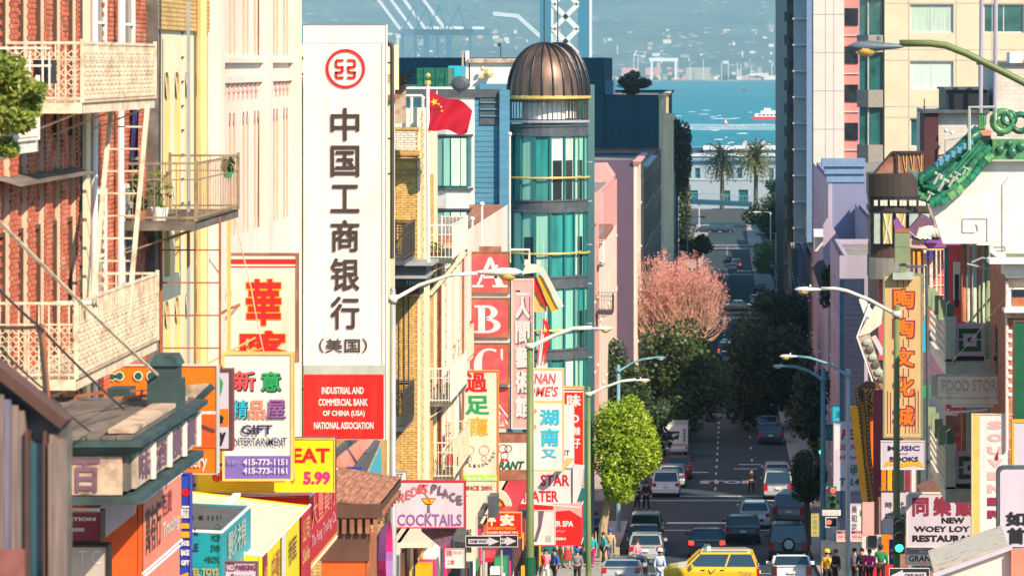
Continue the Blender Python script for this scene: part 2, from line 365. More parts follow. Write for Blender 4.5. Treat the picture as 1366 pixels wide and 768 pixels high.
# ---------------------------------------------------------------- signs
class Plane:
 def __init__(s,O,U,V,N):s.O,s.U,s.V,s.N=Vector(O),Vector(U),Vector(V),Vector(N)
 def pt(s,x,y,k=0):return s.O+s.U*x+s.V*y+s.N*k
def face_cam(Y):return Plane((PX(0,Y),Y,PZ(0,Y)),(Y/F,0,0),(0,0,-Y/F),(0,-1,0))
def art(pl,items,root,k0=.012):
 """flat print: each item lies a few millimetres proud of the one before it"""
 k=k0;cur=None;mb=None;nm=None
 def flush():
  if mb is not None:part(nm,mb,cur,root)
 for it in items:
  m_=it[-2]if isinstance(it[-1],dict)else it[-1]
  n_={'t':'lettering','r':'stripe','p':'emblem','l':'emblem','c':'emblem'}[it[0]]
  if isinstance(it[-1],dict)and 'name' in it[-1]:n_=it[-1]['name']
  if m_!=cur or n_!=nm:
   flush();mb=MB();cur=m_;nm=n_;k+=.004
  if it[0]=='t':
   o_=it[-1]if isinstance(it[-1],dict)else{}
   _,s_,x0,y0,x1,y1=it[:6]
   O=pl.pt(x0,y1,k);write(mb,s_,O,pl.U*(x1-x0),pl.V*(y0-y1),o_.get('bold',.02),o_.get('shear',0),o_.get('rot',False))
  elif it[0]=='r':
   _,x0,y0,x1,y1=it[:5];mb.quad(pl.pt(x0,y0,k),pl.pt(x1,y0,k),pl.pt(x1,y1,k),pl.pt(x0,y1,k))
  elif it[0]=='p':mb.quad(*[pl.pt(x,y,k)for x,y in it[1]])
  elif it[0]=='c':
   _,x,y,r0,r1=it[:5];n=28;vs=[]
   for j in range(n):
    a=2*pi*j/n
    vs+=[pl.pt(x+r0*cos(a),y+r0*sin(a),k),pl.pt(x+r1*cos(a),y+r1*sin(a),k)]
   mb.add(vs,[(2*j,2*j+1,(2*j+3)%(2*n),(2*j+2)%(2*n))for j in range(n)])
  elif it[0]=='l':
   _,pts,wd=it[:3]
   for(a,b),(c,d)in zip(pts,pts[1:]):
    L_=hypot(c-a,d-b)or 1;nx,ny=-(d-b)/L_*wd/2,(c-a)/L_*wd/2
    mb.quad(pl.pt(a+nx,b+ny,k),pl.pt(c+nx,d+ny,k),pl.pt(c-nx,d-ny,k),pl.pt(a-nx,b-ny,k))
 flush()
def board(pl,x0,y0,x1,y1,root,face,frame=None,fw=0,depth=.22,side=None,fd=.03):
 """sign cabinet: body, panel and a raised frame"""
 def bx(mb,a,b,c,d,k0,k1):
  vs=[pl.pt(x,y,k)for x in(a,c)for y in(b,d)for k in(k0,k1)]
  mb.add(vs,[(0,1,3,2),(4,6,7,5),(0,4,5,1),(2,3,7,6),(0,2,6,4),(1,5,7,3)])
 mb=MB();bx(mb,x0,y0,x1,y1,-depth,-.004);part('cabinet',mb,side or frame or face,root)
 mb=MB();bx(mb,x0+fw*.8,y0+fw*.8,x1-fw*.8,y1-fw*.8,-.01,.008);part('panel',mb,face,root)
 if fw:
  mb=MB();bx(mb,x0,y0,x1,y0+fw,-.008,fd);bx(mb,x0,y1-fw,x1,y1,-.008,fd);bx(mb,x0,y0+fw,x0+fw,y1-fw,-.008,fd);bx(mb,x1-fw,y0+fw,x1,y1-fw,-.008,fd)
  part('frame',mb,frame,root)
def sign(label,Y,x0,y0,x1,y1,face,items=(),frame=None,fw=0,depth=.22,side=None,name='shop_sign',cat='sign',group=None,wall=None):
 r=thing(name,label,cat,P((x0+x1)/2,y1,Y),group or 'shop signs along the street');pl=face_cam(Y)
 board(pl,x0,y0,x1,y1,r,face,frame,fw,depth,side)
 art(pl,items,r)
 if wall is not None: # brackets back to the wall line
  mb=MB()
  for t in(.12,.88):
   z=PZ(y0+(y1-y0)*t,Y);mb=MB();mb.box(min(wall,PX(x0,Y))if wall<0 else PX(x1,Y)-.02,PX(x0,Y)+.02 if wall<0 else wall,Y+.08,Y+.12,z-.025,z+.025);part('bracket',mb,'iron',r)
 return r
# ---------------------------------------------------------------- walls with real openings
def facade(root,O,U,N,W,H,holes,wm,depth=.22,frame='offwhite',pane='glassblue',nx=1,nz=2,wname='window',back=True,ft=.06,sill=None,cols=None):
 """wall sheet from lower-left corner O along U, outward normal N; holes = (x0, z0, x1, z1); real reveals, frames and panes"""
 O=Vector(O);U=Vector(U).normalized();N=Vector(N).normalized();Z=Vector((0,0,1))
 q=lambda x,z,k=0:O+U*x+Z*z+N*k
 xs=sorted({0,W,*[h[0]for h in holes],*[h[2]for h in holes]});zs=sorted({0,H,*[h[1]for h in holes],*[h[3]for h in holes]})
 mb=MB()
 for a,b in zip(xs,xs[1:]):
  for c,d in zip(zs,zs[1:]):
   mx,mz=(a+b)/2,(c+d)/2
   if not any(h[0]<mx<h[2]and h[1]<mz<h[3]for h in holes):mb.quad(q(a,c),q(b,c),q(b,d),q(a,d))
 for a,c,b,d in holes:
  mb.quad(q(a,c),q(a,d),q(a,d,-depth),q(a,c,-depth));mb.quad(q(b,c),q(b,d),q(b,d,-depth),q(b,c,-depth))
  mb.quad(q(a,c),q(b,c),q(b,c,-depth),q(a,c,-depth));mb.quad(q(a,d),q(b,d),q(b,d,-depth),q(a,d,-depth))
 wo=part('wall',mb,wm,root)
 for i,(a,c,b,d)in enumerate(holes):
  f=MB()
  def fb(x0,z0,x1,z1,k=.05):f.obox((q(x0,z0,-depth+.01)+q(x1,z1,-depth+.01+k))/2,U,Z,N,abs(x1-x0),abs(z1-z0),k)
  fb(a,c,b,c+ft);fb(a,d-ft,b,d);fb(a,c+ft,a+ft,d-ft);fb(b-ft,c+ft,b,d-ft)
  for k in range(1,nx):x=a+(b-a)*k/nx;fb(x-ft*.4,c+ft,x+ft*.4,d-ft,.04)
  for k in range(1,nz):z=c+(d-c)*k/nz;fb(a+ft,z-ft*.4,b-ft,z+ft*.4,.03)
  if sill:f.obox(q((a+b)/2,c-.05,.06),U,Z,N,b-a+.16,.1,.16)
  fo=part(wname,f,frame,root)
  g=MB();g.quad(q(a,c,-depth+.012),q(b,c,-depth+.012),q(b,d,-depth+.012),q(a,d,-depth+.012))
  part('pane',g,pane if isinstance(pane,str)else pane[i%len(pane)],fo)
 return wo
def mass(root,x0,x1,y0,y1,z0,z1,wm,roof='roofing',par=.4,pt=.25,parm=None):
 """body of a building behind its facades, with a roof and a parapet round it"""
 mb=MB();mb.box(x0,x1,y0,y1,z0,z1);part('body',mb,wm,root)
 mb=MB();mb.quad((x0+pt,y0+pt,z1+.02),(x1-pt,y0+pt,z1+.02),(x1-pt,y1-pt,z1+.02),(x0+pt,y1-pt,z1+.02));ro=part('roof',mb,roof,root)
 if par:
  mb=MB();mb.box(x0,x1,y0,y0+pt,z1+.001,z1+par);mb.box(x0,x1,y1-pt,y1,z1+.001,z1+par);mb.box(x0,x0+pt,y0+pt,y1-pt,z1+.001,z1+par);mb.box(x1-pt,x1,y0+pt,y1-pt,z1+.001,z1+par)
  part('parapet',mb,parm or wm,root)
# ---------------------------------------------------------------- ground, road, water, hills
def strip(x0,x1,ys,dz,name,m,label=None):
 mb=MB()
 for a,b in zip(ys,ys[1:]):mb.quad((x0,a,gz(a)+dz),(x1,a,gz(a)+dz),(x1,b,gz(b)+dz),(x0,b,gz(b)+dz))
 return struct(name,mb,m,label=label)
KL,KR,WLX,WRX=-6.2,4.4,-9.5,7.5
def yr(a,b,st=6):
 n=max(1,int((b-a)/st));return[a+(b-a)*k/n for k in range(n+1)]
mat('asphalt',(.018,.046,.062),var=.25,rough=.9,scale=1.2,bump=.3,dirt=(.012,.028,.038),damt=.6,dscale=.25,stretch=(1.6,.25,1))
mat('asphalt_side',(.075,.075,.078),var=.22,rough=.9,scale=1.2,dirt=(.04,.04,.042),damt=.6,dscale=.3)
mat('roadpaint',(.72,.72,.70),var=.3,rough=.6,scale=6)
mat('earth',(.10,.10,.085),var=.3,rough=1,scale=.02)
mb=MB()
ys_=[-60,0,60,100,150,170,184,200,225,245,280,320,370,420,480,560,640,700,780,860,1000,1200,1290]
for a,b in zip(ys_,ys_[1:]):mb.quad((-700,a,gz(a)-.3),(700,a,gz(a)-.3),(700,b,gz(b)-.3),(-700,b,gz(b)-.3))
mb.quad((-700,1290,-48.9),(700,1290,-48.9),(700,1291,-52),(-700,1291,-52))
struct('ground',mb,'earth')
strip(KL,KR,yr(-40,1180,5),0,'road','asphalt')
CROSS=[(146,157.5),(193.5,206.5),(296,308),(494,508),(640,652),(780,795)] # side streets
segs=[];p0=-40
for a,b in CROSS:segs.append((p0,a));p0=b
segs.append((p0,1180))
def slab(x0,x1,a,b,name='pavement',m='pavement',h=.14):
 mb=MB();ys=yr(a,b)
 for p,q in zip(ys,ys[1:]):
  mb.quad((x0,p,gz(p)+h),(x1,p,gz(p)+h),(x1,q,gz(q)+h),(x0,q,gz(q)+h))
  for x in(x0,x1):mb.quad((x,p,gz(p)+h),(x,q,gz(q)+h),(x,q,gz(q)-.2),(x,p,gz(p)-.2))
 for y in(a,b):mb.quad((x0,y,gz(y)+h),(x1,y,gz(y)+h),(x1,y,gz(y)-.2),(x0,y,gz(y)-.2))
 return struct(name,mb,m)
for a,b in segs:
 slab(WLX-.4,KL-.16,a,b);slab(KL-.155,KL,a,b,'kerb','concrete',.15)
 slab(KR+.16,WRX+.4,a,b);slab(KR,KR+.155,a,b,'kerb','concrete',.15)
for a,b in CROSS:
 mb=MB();
 for x0,x1 in((-120,KL-.01),(KR+.01,120)):mb.quad((x0,a,gz(a)-.004),(x1,a,gz(a)-.004),(x1,b,gz(b)-.004),(x0,b,gz(b)-.004))
 struct('side_road',mb,'asphalt_side')
mk=MB()
def paint(x0,x1,a,b):
 for p,q in zip(yr(a,b),yr(a,b)[1:]):mk.quad((x0,p,gz(p)+.006),(x1,p,gz(p)+.006),(x1,q,gz(q)+.006),(x0,q,gz(q)+.006))
for y in(193.2,):paint(KL+.3,KR-.4,y,y+.75)
for y in(189.6,157.9,161.4,144.5):paint(KL+.3,KR-.4,y,y+.3)
for y in(207.2,210.4,292,295.2,308.6,312):paint(KL+.3,KR-.3,y,y+.35)
for y in(490,493,509,512.5,636,639,653,656.5,776,779.5,796,800):paint(KL+.3,KR-.3,y,y+1.1)
for k in range(22): # lane dots and parking ticks
 y=160+k*6.1
 if 190<y<210:continue
 paint(-3.75,-3.6,y,y+.5)
 if y>212:paint(-1.1,-.98,y,y+2.2)
 if y>225 and k%2:paint(1.5,1.62,y,y+2.2)
paint(.2,1.9,232,232.6);paint(.6,2.2,236,236.6);paint(-3.2,-1.6,229,229.6)
for k in range(60,110):paint(-1.0,-.8,k*7.2,k*7.2+3)
part_road=struct('road_marking',mk,'roadpaint')
mb=MB();write(mb,'STOP',(-2.15,219.6,gz(219.6)+.03),(3.7,0,0),(0,2.6,gz(222.2)-gz(219.6)),.05);struct('road_marking',mb,'roadpaint')
# sea: real ripples in the normal
m=mat('sea',(.006,.22,.29),rough=.5,var=.35,scale=.012,stretch=(.35,3,1),detail=8,spec=.25)
t=m.node_tree;N=t.nodes.new;L=t.links.new;tc=N('ShaderNodeTexCoord');mp=N('ShaderNodeMapping');mp.inputs['Scale'].default_value=(.03,.14,1);L(tc.outputs['Object'],mp.inputs[0])
nn=N('ShaderNodeTexNoise');nn.inputs['Scale'].default_value=1;nn.inputs['Detail'].default_value=8;L(mp.outputs[0],nn.inputs['Vector']);bp=N('ShaderNodeBump');bp.inputs['Strength'].default_value=1;bp.inputs['Distance'].default_value=6
L(nn.outputs[0],bp.inputs['Height']);L(bp.outputs[0],t.nodes['Principled BSDF'].inputs['Normal'])
mb=MB();mb.quad((-4000,1289,-50),(4000,1289,-50),(4000,8800,-50),(-4000,8800,-50));struct('water',mb,'sea')
mat('foam',(.8,.85,.86),var=.2,rough=.8)
mb=MB()
for k in range(26):
 Y=RU(1900,3600);x=PX(RU(895,1046),Y);wd=RU(1,5)*Y/2500
 mb.lathe([(0,.35),(.7,.3),(1,0)],(x,Y,-50),7,sx=wd,sy=wd*.8)
for k in range(4):
 Y=2600-k*60;x0=PX(905,Y)
 mb.grid(24,1,lambda u,v:(x0+u*78,Y+v*(2.6+2*sin(u*17))+5*sin(u*9+k),-49.95+.3*v))
single('wave_foam',mb,'foam','broken white wave crests and a boat wake on the teal bay',kind='stuff')
# far shore and hills
mat('farland',(.16,.22,.22),var=.5,scale=.01,dirt=(.45,.42,.38),damt=.8,dscale=.02)
mb=MB();mb.box(-4000,4000,8790,9900,-55,-46.5);struct('far_shore',mb,'farland')
m=bpy.data.materials.new('hillside');m.use_nodes=True;M['hillside']=m;t=m.node_tree;N=t.nodes.new;L=t.links.new;b=t.nodes['Principled BSDF'];b.inputs['Roughness'].default_value=1
tc=N('ShaderNodeTexCoord');mp=N('ShaderNodeMapping');mp.inputs['Scale'].default_value=(.012,.012,.03);L(tc.outputs['Object'],mp.inputs[0])
n1=N('ShaderNodeTexNoise');n1.inputs['Scale'].default_value=.35;n1.inputs['Detail'].default_value=8;L(mp.outputs[0],n1.inputs['Vector'])
r1=N('ShaderNodeValToRGB');L(n1.outputs[0],r1.inputs[0]);r1.color_ramp.elements[0].position=.35;r1.color_ramp.elements[0].color=(.03,.07,.07,1);r1.color_ramp.elements[1].position=.7;r1.color_ramp.elements[1].color=(.10,.14,.12,1)
v1=N('ShaderNodeTexVoronoi');v1.inputs['Scale'].default_value=1.6;L(mp.outputs[0],v1.inputs['Vector'])
v2=N('ShaderNodeTexNoise');v2.inputs['Scale'].default_value=.5;v2.inputs['Detail'].default_value=3;L(mp.outputs[0],v2.inputs['Vector'])
sb=N('ShaderNodeMath');sb.operation='LESS_THAN';L(v1.outputs['Distance'],sb.inputs[0]);sb.inputs[1].default_value=.27
r2=N('ShaderNodeValToRGB');L(v2.outputs[0],r2.inputs[0]);r2.color_ramp.elements[0].position=.50;r2.color_ramp.elements[1].position=.60
mu=N('ShaderNodeMath');mu.operation='MULTIPLY';L(sb.outputs[0],mu.inputs[0]);L(r2.outputs[0],mu.inputs[1])
mx=N('ShaderNodeMix');mx.data_type='RGBA';L(mu.outputs[0],mx.inputs['Factor']);L(r1.outputs[0],mx.inputs['A']);mx.inputs['B'].default_value=(.5,.42,.38,1);L(mx.outputs['Result'],b.inputs['Base Color'])
mb=MB()
def hill(u,v):
 x=-2900+5800*u;y=9800+5200*v;h=560*v**1.05+60*v*noise.fractal(Vector((x/900,y/900,3)),1,2,5)
 return(x,y,-46+max(0,h))
mb.grid(110,70,hill);struct('hills',mb,'hillside',smooth=True)
# low city on the far shore: nobody could count it
for nm,mt,cnt,seed in(('far_city','offwhite',260,3),('far_city','concrete',200,5),('far_city','pinkwall',120,8)):
 random.seed(seed);mb=MB()
 for k in range(cnt):
  y=8850+2600*R()**2.2;x=PX(RU(380,1120),y);v=max(0,(y-9800)/5200);z=-46+(560*v**1.05 if y>9800 else 0);s_=RU(5,24)*(1.3 if y<9700 else.6)
  mb.box(x,x+s_*RU(.6,2.2),y,y+14,z-8,z+RU(4,12)+(RU(0,28)if R()<.08 else 0))
 single(nm,mb,mt,{'offwhite':'haze-faded pale buildings spread over the far shore and its slopes','concrete':'haze-faded grey blocks spread over the far shore and its slopes','pinkwall':'haze-faded pinkish buildings spread over the far shore and its slopes'}[mt],kind='stuff')
random.seed(11);mb=MB()
for k in range(900):
 y=RU(8860,9700);x=PX(RU(780,1060),y);mb.ball((x,y,-44),RU(5,13),6,(1.7,1,.8))
single('far_tree_belt',mb,'conifer','dark belt of trees along the far shore',kind='stuff')
mb=MB();Y=8820
for px in(846,851,868,905,921,938,963,972,984,989,1003,1030):x=PX(px+RU(-1,1),Y);mb.box(x-.7,x+.7,Y,Y+1.4,-46,-46+RU(35,66))
single('light_mast',mb,'white','row of thin tall light masts along the far port',kind='stuff')
def truss(mb,a,b,h,n,t):
 a=Vector(a);b=Vector(b);up=Vector((0,0,h));mb.bar(a,b,t);mb.bar(a+up,b+up,t)
 for k in range(n):p=a.lerp(b,k/n);q=a.lerp(b,(k+1)/n);mb.bar(p,q+up,t*.6);mb.bar(p,p+up,t*.6)
# rubber tyred gantry on the far quay
r=thing('gantry_crane','white gantry crane straddling the stacks on the far quay, above the teal bay','crane',(PX(885,8800),8800,-46))
mb=MB();Y=8800
for px in(868,900):
 for y in(Y,Y+30):mb.box(PX(px,Y),PX(px,Y)+5,y,y+4,-46,PZ(82,Y))
part('leg',mb,'white',r);mb=MB()
for y in(Y,Y+30):mb.box(PX(866,Y),PX(904,Y),y,y+4,PZ(82,Y),PZ(80,Y)+5)
part('beam',mb,'white',r)
# container cranes of the port
mat('craneblue',(.0,.10,.20),var=.1);mat('cranewhite',(.8,.72,.76),var=.1)
def port_crane(px,label,boom_up=True,cx=0):
 Y=8700;r=thing('container_crane',label,'crane',(PX(px,Y),Y,-50),'container cranes of the far port');k=Y/F;x=PX(px,Y);zb=PZ(108,Y);zt=PZ(44,Y)
 mb=MB()
 for dx in(0,30*k):
  for dy in(0,24):mb.bar((x+dx,Y+dy,zb),(x+dx,Y+dy,zt),4.6)
  mb.bar((x+dx,Y,zb+40),(x+dx,Y+24,zb+40),3.4);
 mb.bar((x,Y,zb+38),(x+30*k,Y,zb+38),4);mb.bar((x,Y,zb+38),(x+30*k,Y,zt),3);mb.bar((x+30*k,Y,zb+38),(x,Y,zb+6),3);mb.bar((x,Y,zb+84),(x+30*k,Y,zb+84),2)
 part('portal_frame',mb,'craneblue',r)
 mb=MB();truss(mb,(x-4,Y,zt-4),(x+62*k,Y,zt-4),11,12,4.4);part('rear_girder',mb,'craneblue',r)
 mb=MB();ap=(x+16*k,Y,PZ(9,Y));mb.bar((x,Y,zt),ap,3.6);mb.bar((x+26*k,Y,zt),ap,3.6);mb.bar(ap,(x+60*k,Y,zt),1.2);part('mast',mb,'craneblue',r)
 mb=MB()
 e=(x-46*k,Y,PZ(-18,Y))
 for dy in(0,16):truss(mb,(x,Y+dy,zt),(e[0],Y+dy,e[2]),7,14,2.6)
 part('boom',mb,'cranewhite',r)
 mb=MB();mb.box(x+34*k,x+50*k,Y,Y+16,zt+5,zt+17);part('machinery_house',mb,'white',r)
port_crane(536,'leftmost blue container crane with its pale boom raised, right of the bank sign top')
port_crane(553,'second blue container crane from the left, pale boom raised beside its neighbours')
port_crane(570,'third blue container crane with raised boom, rising over the teal roof tank')
port_crane(596,'rightmost blue container crane, its rear girder and white machinery house reaching furthest right')
# bent white boom left of the bridge tower
r=thing('container_crane','white articulated crane boom cut off behind the bronze dome','crane',P(690,108,8600));Y=8600
mb=MB();truss(mb,P(658,20,Y),P(690,23,Y),6,6,3.4);truss(mb,P(690,23,Y),P(722,52,Y),8,7,3.4);truss(mb,P(722,52,Y),P(760,60,Y),8,7,3.4);part('boom',mb,'white',r)
mb=MB()
for px in(722,752):mb.bar(P(px,52,Y),P(px,108,Y),6)
part('leg',mb,'craneblue',r)
# suspension bridge tower
Y=2700;mat('bridgepaint',(.02,.15,.25),var=.06,rough=.6);mat('bridgelit',(.62,.62,.60),var=.05)
r=thing('bridge_tower','steel suspension bridge tower with crossed bracing standing in the bay behind the bronze domes','bridge tower',P(755,84+50*F/Y,Y))
zb,zt=-52,PZ(-70,Y)
for a,b in((720,735),(771,786)):
 mb=MB();mb.box(PX(a,Y),PX(b,Y),Y,Y+9,zb,zt);lg=part('leg',mb,'bridgepaint',r)
 mb=MB();mb.box(PX(b,Y),PX(b+3.2,Y),Y-.5,Y+9.5,zb,zt);part('lit_edge',mb,'bridgelit',lg)  # pale strip paints the sunlit edge of the leg
mb=MB()
for t_ in range(-1,3):
 y0,y1=-60+t_*66,6+t_*66
 mb.bar(P(738,y0,Y),P(771,(y0+y1)/2,Y),2.6,4);mb.bar(P(771,(y0+y1)/2,Y),P(738,y1,Y),2.6,4)
 mb.bar(P(771,y0,Y),P(738,(y0+y1)/2,Y),2.6,4);mb.bar(P(738,(y0+y1)/2,Y),P(771,y1,Y),2.6,4)
part('cross_bracing',mb,'bridgelit',r)
# ferry and buoy
def ferry():
 Y=2830;x=PX(1001,Y);k=Y/F;r=thing('ferry','white and red sightseeing ferry crossing the bay, half behind the tall tower','ferry',(x+17,Y,-50))
 mb=MB();mb.prism([(x,-47.4),(x+3,-50),(x+40,-50),(x+42,-47.6)],'y',Y,Y+9);part('hull',mb,'red',r)
 mb=MB();mb.box(x+4,x+40,Y+.6,Y+8.4,-47.39,-44.4);mb.box(x+9,x+38,Y+1,Y+8,-44.39,-42);de=part('deckhouse',mb,'white',r)
 mb=MB()
 for k_ in range(9):mb.box(x+7+k_*3.5,x+9.4+k_*3.5,Y+.5,Y+.62,-46.4,-45.2)
 part('window',mb,'glass',de)
 mb=MB();mb.box(x+12,x+18,Y+2,Y+7,-41.99,-39.8);part('bridge_house',mb,'white',r)
 mb=MB();mb.bar((x+30,Y+4,-42),(x+30,Y+4,-33),.35);mb.bar((x+26,Y+4,-36),(x+34,Y+4,-36),.25);part('mast',mb,'white',r)
 mb=MB();mb.cyl((x+24,Y+4,-41.9),1.1,2.6);part('funnel',mb,'red',r)
ferry()
Y=2600;r=thing('buoy','small red and white buoy floating left of the ferry','buoy',P(968,166,Y));b_=P(968,166,Y)
mb=MB();mb.cyl((b_.x,Y,-50.2),1.9,1.8,12);part('float',mb,'red',r);mb=MB();mb.cyl((b_.x,Y,-48.4),1.3,3,8,.3);part('tower',mb,'offwhite',r);mb=MB();mb.ball((b_.x,Y,-45.2),.7,8);part('lamp',mb,'red',r)
r=thing('boat','tiny dark boat far out on the pale band of water','boat',P(1024,110,7000));Y=5600;p_=P(993,84+50*F/Y,Y)
mb=MB();mb.prism([(p_.x-6,-48),(p_.x-4,-50),(p_.x+4,-50),(p_.x+6,-48)],'y',Y,Y+4);part('hull',mb,'slate',r);mb=MB();mb.box(p_.x-3,p_.x+1,Y+.5,Y+3.5,-48,-45);part('cabin',mb,'slate',r)
random.seed(21)
# ================================================================ LEFT SIDE, near buildings
def bricks(root,wall,face,lo,hi,z0,z1,x_at,axis='y',L_=.205,H_=.058,pitch=.0715,dep=.03,solo=0,skip=(),seed=1):
 """laid courses of single bricks standing proud of the mortar; wall faces +x/-x (axis y) or the camera (axis x)"""
 rr=random.Random(seed);mb=MB();n=0;me=None
 nz_=int((z1-z0)/pitch)
 for k in range(nz_):
  z=z0+k*pitch;s_=lo+(L_+.012)*(-.5 if k%2 else 0)
  while s_<hi-.02:
   a=max(s_,lo);b=min(s_+L_,hi)
   if b-a>.03 and not any(c<(a+b)/2<d and e<z+.03<f for c,e,d,f in skip):
    d_=dep+rr.uniform(-.008,.008)
    if solo and n<solo and b-a>L_*.9:
     if me is None:
      q=MB();q.box(0,dep,0,L_,0,H_)if axis=='y' else q.box(0,L_,-dep,0,0,H_);me=mesh_of(q,'brick',face)
     share('brick',me,(x_at,a,z)if axis=='y' else(a,x_at,z),root,scale=(d_/dep,1,1)if axis=='y' else(1,d_/dep,1));n+=1
    elif axis=='y':mb.box(x_at-.01,x_at+d_*wall,a,b,z,z+H_)
    else:mb.box(a,b,x_at-d_,x_at+.01,z,z+H_)
   s_+=L_+.012
 if mb.v:part('brickwork',mb,face,root,kind='stuff')
def pipe(root,pts,r,m='lightiron',name='pipe',n=8):mb=MB();mb.tube(pts,r,n);return part(name,mb,m,root)
def balcony(label,x0,x1,y0,y1,zf,h,m,gap=.13,lace=False,plate=None,wallx=None,bars=.016,slope=0,name='fire_escape_balcony',cat='balcony',group=None):
 """x0 wall side, x1 street side"""
 r=thing(name,label,cat,((x0+x1)/2,y0,zf),group or 'fire escape balconies')
 mb=MB();n=int((y1-y0)/.12);lo,hi=min(x0,x1),max(x0,x1)
 for k in range(n):y=y0+k*.12;mb.box(lo,hi,y,y+.09,zf-.035,zf)
 mb.box(lo,hi,y0-.02,y0+.03,zf-.14,zf);mb.box(lo,hi,y1-.03,y1+.02,zf-.14,zf);xx=sorted((x1,x1-.05*(1 if x1>x0 else-1)));mb.box(xx[0],xx[1],y0,y1,zf-.14,zf)
 part('platform',mb,plate or m,r)
 for nm,a,b in(('end_railing',(x0,y0),(x1,y0)),('end_railing',(x0,y1),(x1,y1)),('front_railing',(x1,y0+.03),(x1,y1-.03))):
  mb=MB();A=Vector((*a,zf));B=Vector((*b,zf));Lg=(B-A).length;up=Vector((0,0,1))
  mb.bar(A+up*h,B+up*h,.035);mb.bar(A+up*h*.72,B+up*h*.72,.02);mb.bar(A+up*.06,B+up*.06,.03)
  for k in range(1,int(Lg/gap)+1):p=A.lerp(B,min(.995,k*gap/Lg));mb.bar(p,p+up*h,bars)
  for p in((A,B)if nm[0]=='e' else()):mb.bar(p,p+up*(h+.05),.045)
  if lace:
   for k in range(int(Lg/.09)):
    p=A.lerp(B,k*.09/Lg)
    for j in range(5):
     q=p+up*(.1+j*.12);d=(B-A).normalized()*.045
     mb.bar(q-d,q+d+up*.1,.013);mb.bar(q+d,q-d+up*.1,.013)
  part(nm,mb,m,r)
 mb=MB();W=x0
 for y in(y0+.2,(y0+y1)/2,y1-.2):mb.bar((x1,y,zf-.1),(x0,y,zf-.5),.025);mb.bar((x0,y,zf-.55),(x0,y,zf-.1),.025)
 part('bracket',mb,m,r)
 return r
def ladder(label,a,b,wd,m,u=(0,1,0),st=.3,r_=.03):
 A=Vector(a);B=Vector(b);u=Vector(u)*wd/2;r=thing('fire_escape_ladder',label,'ladder',(A+B)/2 if A.z>B.z else A)
 for s_ in(-1,1):mb=MB();mb.bar(A+u*s_,B+u*s_,r_*2);part('rail',mb,m,r)
 L_=(B-A).length;mb=MB();n=int(L_/st)
 for k in range(1,n):p=A.lerp(B,k/n);mb.bar(p-u,p+u,.024)
 part('rungs',mb,m,r,kind='stuff');return r
# ---- red brick building, leftmost
r=thing('brick_building','red brick building with vertical brick piers and fire escapes at the far left','building',(-12,44,-9))
mass(r,-22,-9.62,24,52.6,-12,6,'redbrick',par=0)
mb=MB();mb.box(-9.62,-9.5,30,52.6,-12,6);part('wall',mb,'mortar',r)
pier_y=[40.95+1.07*k for k in range(6)]
for i,y in enumerate(pier_y):
 mb=MB();mb.box(-9.49,-9.40,y,y+.42,-9,6);part('pier',mb,'mortar',r)
 bricks(r,1,'redbrick_face',y,y+.42,-5.2,1.2,-9.40,solo=150 if i in(1,2)else 0,seed=i,dep=.02)
wins=[]
for i,y in enumerate(pier_y[:-1]):
 for z0,z1 in((-8.2,-6.2),(-4.6,-2.2),(-1.1,1.3)):
  wins.append((y+.5,z0,y+1.0,z1))
wins+=[(47.9,-3.9,48.8,-1.9),(47.9,-.4,48.8,1.6),(50.2,-3.9,51.1,-1.9),(50.2,-.4,51.1,1.6)]
bricks(r,1,'redbrick_face',40.9,52.6,-6.3,1.2,-9.5,seed=9,dep=.025,skip=wins)
for a,z0,b,z1 in wins:
 f=MB();f.box(-9.5,-9.44,a,b,z1-.06,z1);f.box(-9.5,-9.44,a,b,z0,z0+.06);f.box(-9.5,-9.44,a,a+.05,z0+.06,z1-.06);f.box(-9.5,-9.44,b-.05,b,z0+.06,z1-.06);f.box(-9.5,-9.455,a+.05,b-.05,(z0+z1)/2-.02,(z0+z1)/2+.02)
 fo=part('window',f,'darkbrown' if b<47 else 'offwhite',r);g=MB();g.quad((-9.492,a,z0),(-9.492,b,z0),(-9.492,b,z1),(-9.492,a,z1));part('pane',g,'glass',fo)
mb=MB();mb.box(-9.49,-9.32,46.62,46.92,-9,6);part('pilaster',mb,'cream',r)
mb=MB();mb.box(-9.49,-9.33,52.2,52.55,-9,6);part('pilaster',mb,'woodgrey',r)
pipe(r,[(-9.33,47.25,-9),(-9.33,47.25,6)],.05,'white');pipe(r,[(-9.36,49.45,-9),(-9.36,49.45,6)],.05,'white');pipe(r,[(-9.38,46.5,-9),(-9.38,46.5,6)],.03,'iron')
mb=MB();mb.grid(8,1,lambda u,v:(-9.5+.42*v,41.2+u*5,-1.46-.12*v));part('window_hood',mb,'woodgrey',r)
balcony('cream iron fire escape balcony with lace panels, topmost at the left edge',-9.45,-8.45,42.0,47.3,-.52,.78,'lightiron',lace=True,group=None)
balcony('cream iron fire escape balcony with lace panels, just above the dark pagoda canopy',-9.45,-8.45,41.6,47.5,-4.08,.98,'lightiron',lace=True)
ladder('steep white iron ladder joining the two lace fire escape balconies',(-8.75,45.2,-4.05),(-8.62,46.2,-.6),.52,'lightiron',u=(1,0,0))
def pot_plant(label,loc,r_,h,pot,leafm='leaf_mid',tall=False,group='potted plants on the fire escapes',sc=1):
 r=thing('potted_plant',label,'plant',loc,group)
 mb=MB();mb.lathe([(0,0),(r_*.7,0),(r_,h),(r_*.86,h),(r_*.8,h*.9),(0,h*.88)],loc,12);part('pot',mb,pot,r)
 mb=MB();leafs(mb,(loc[0],loc[1],loc[2]+h+(.28 if tall else.1)*sc),(r_*1.3,r_*1.3,(.34 if tall else.16)*sc),90,.05);part('foliage',mb,leafm,r);return r
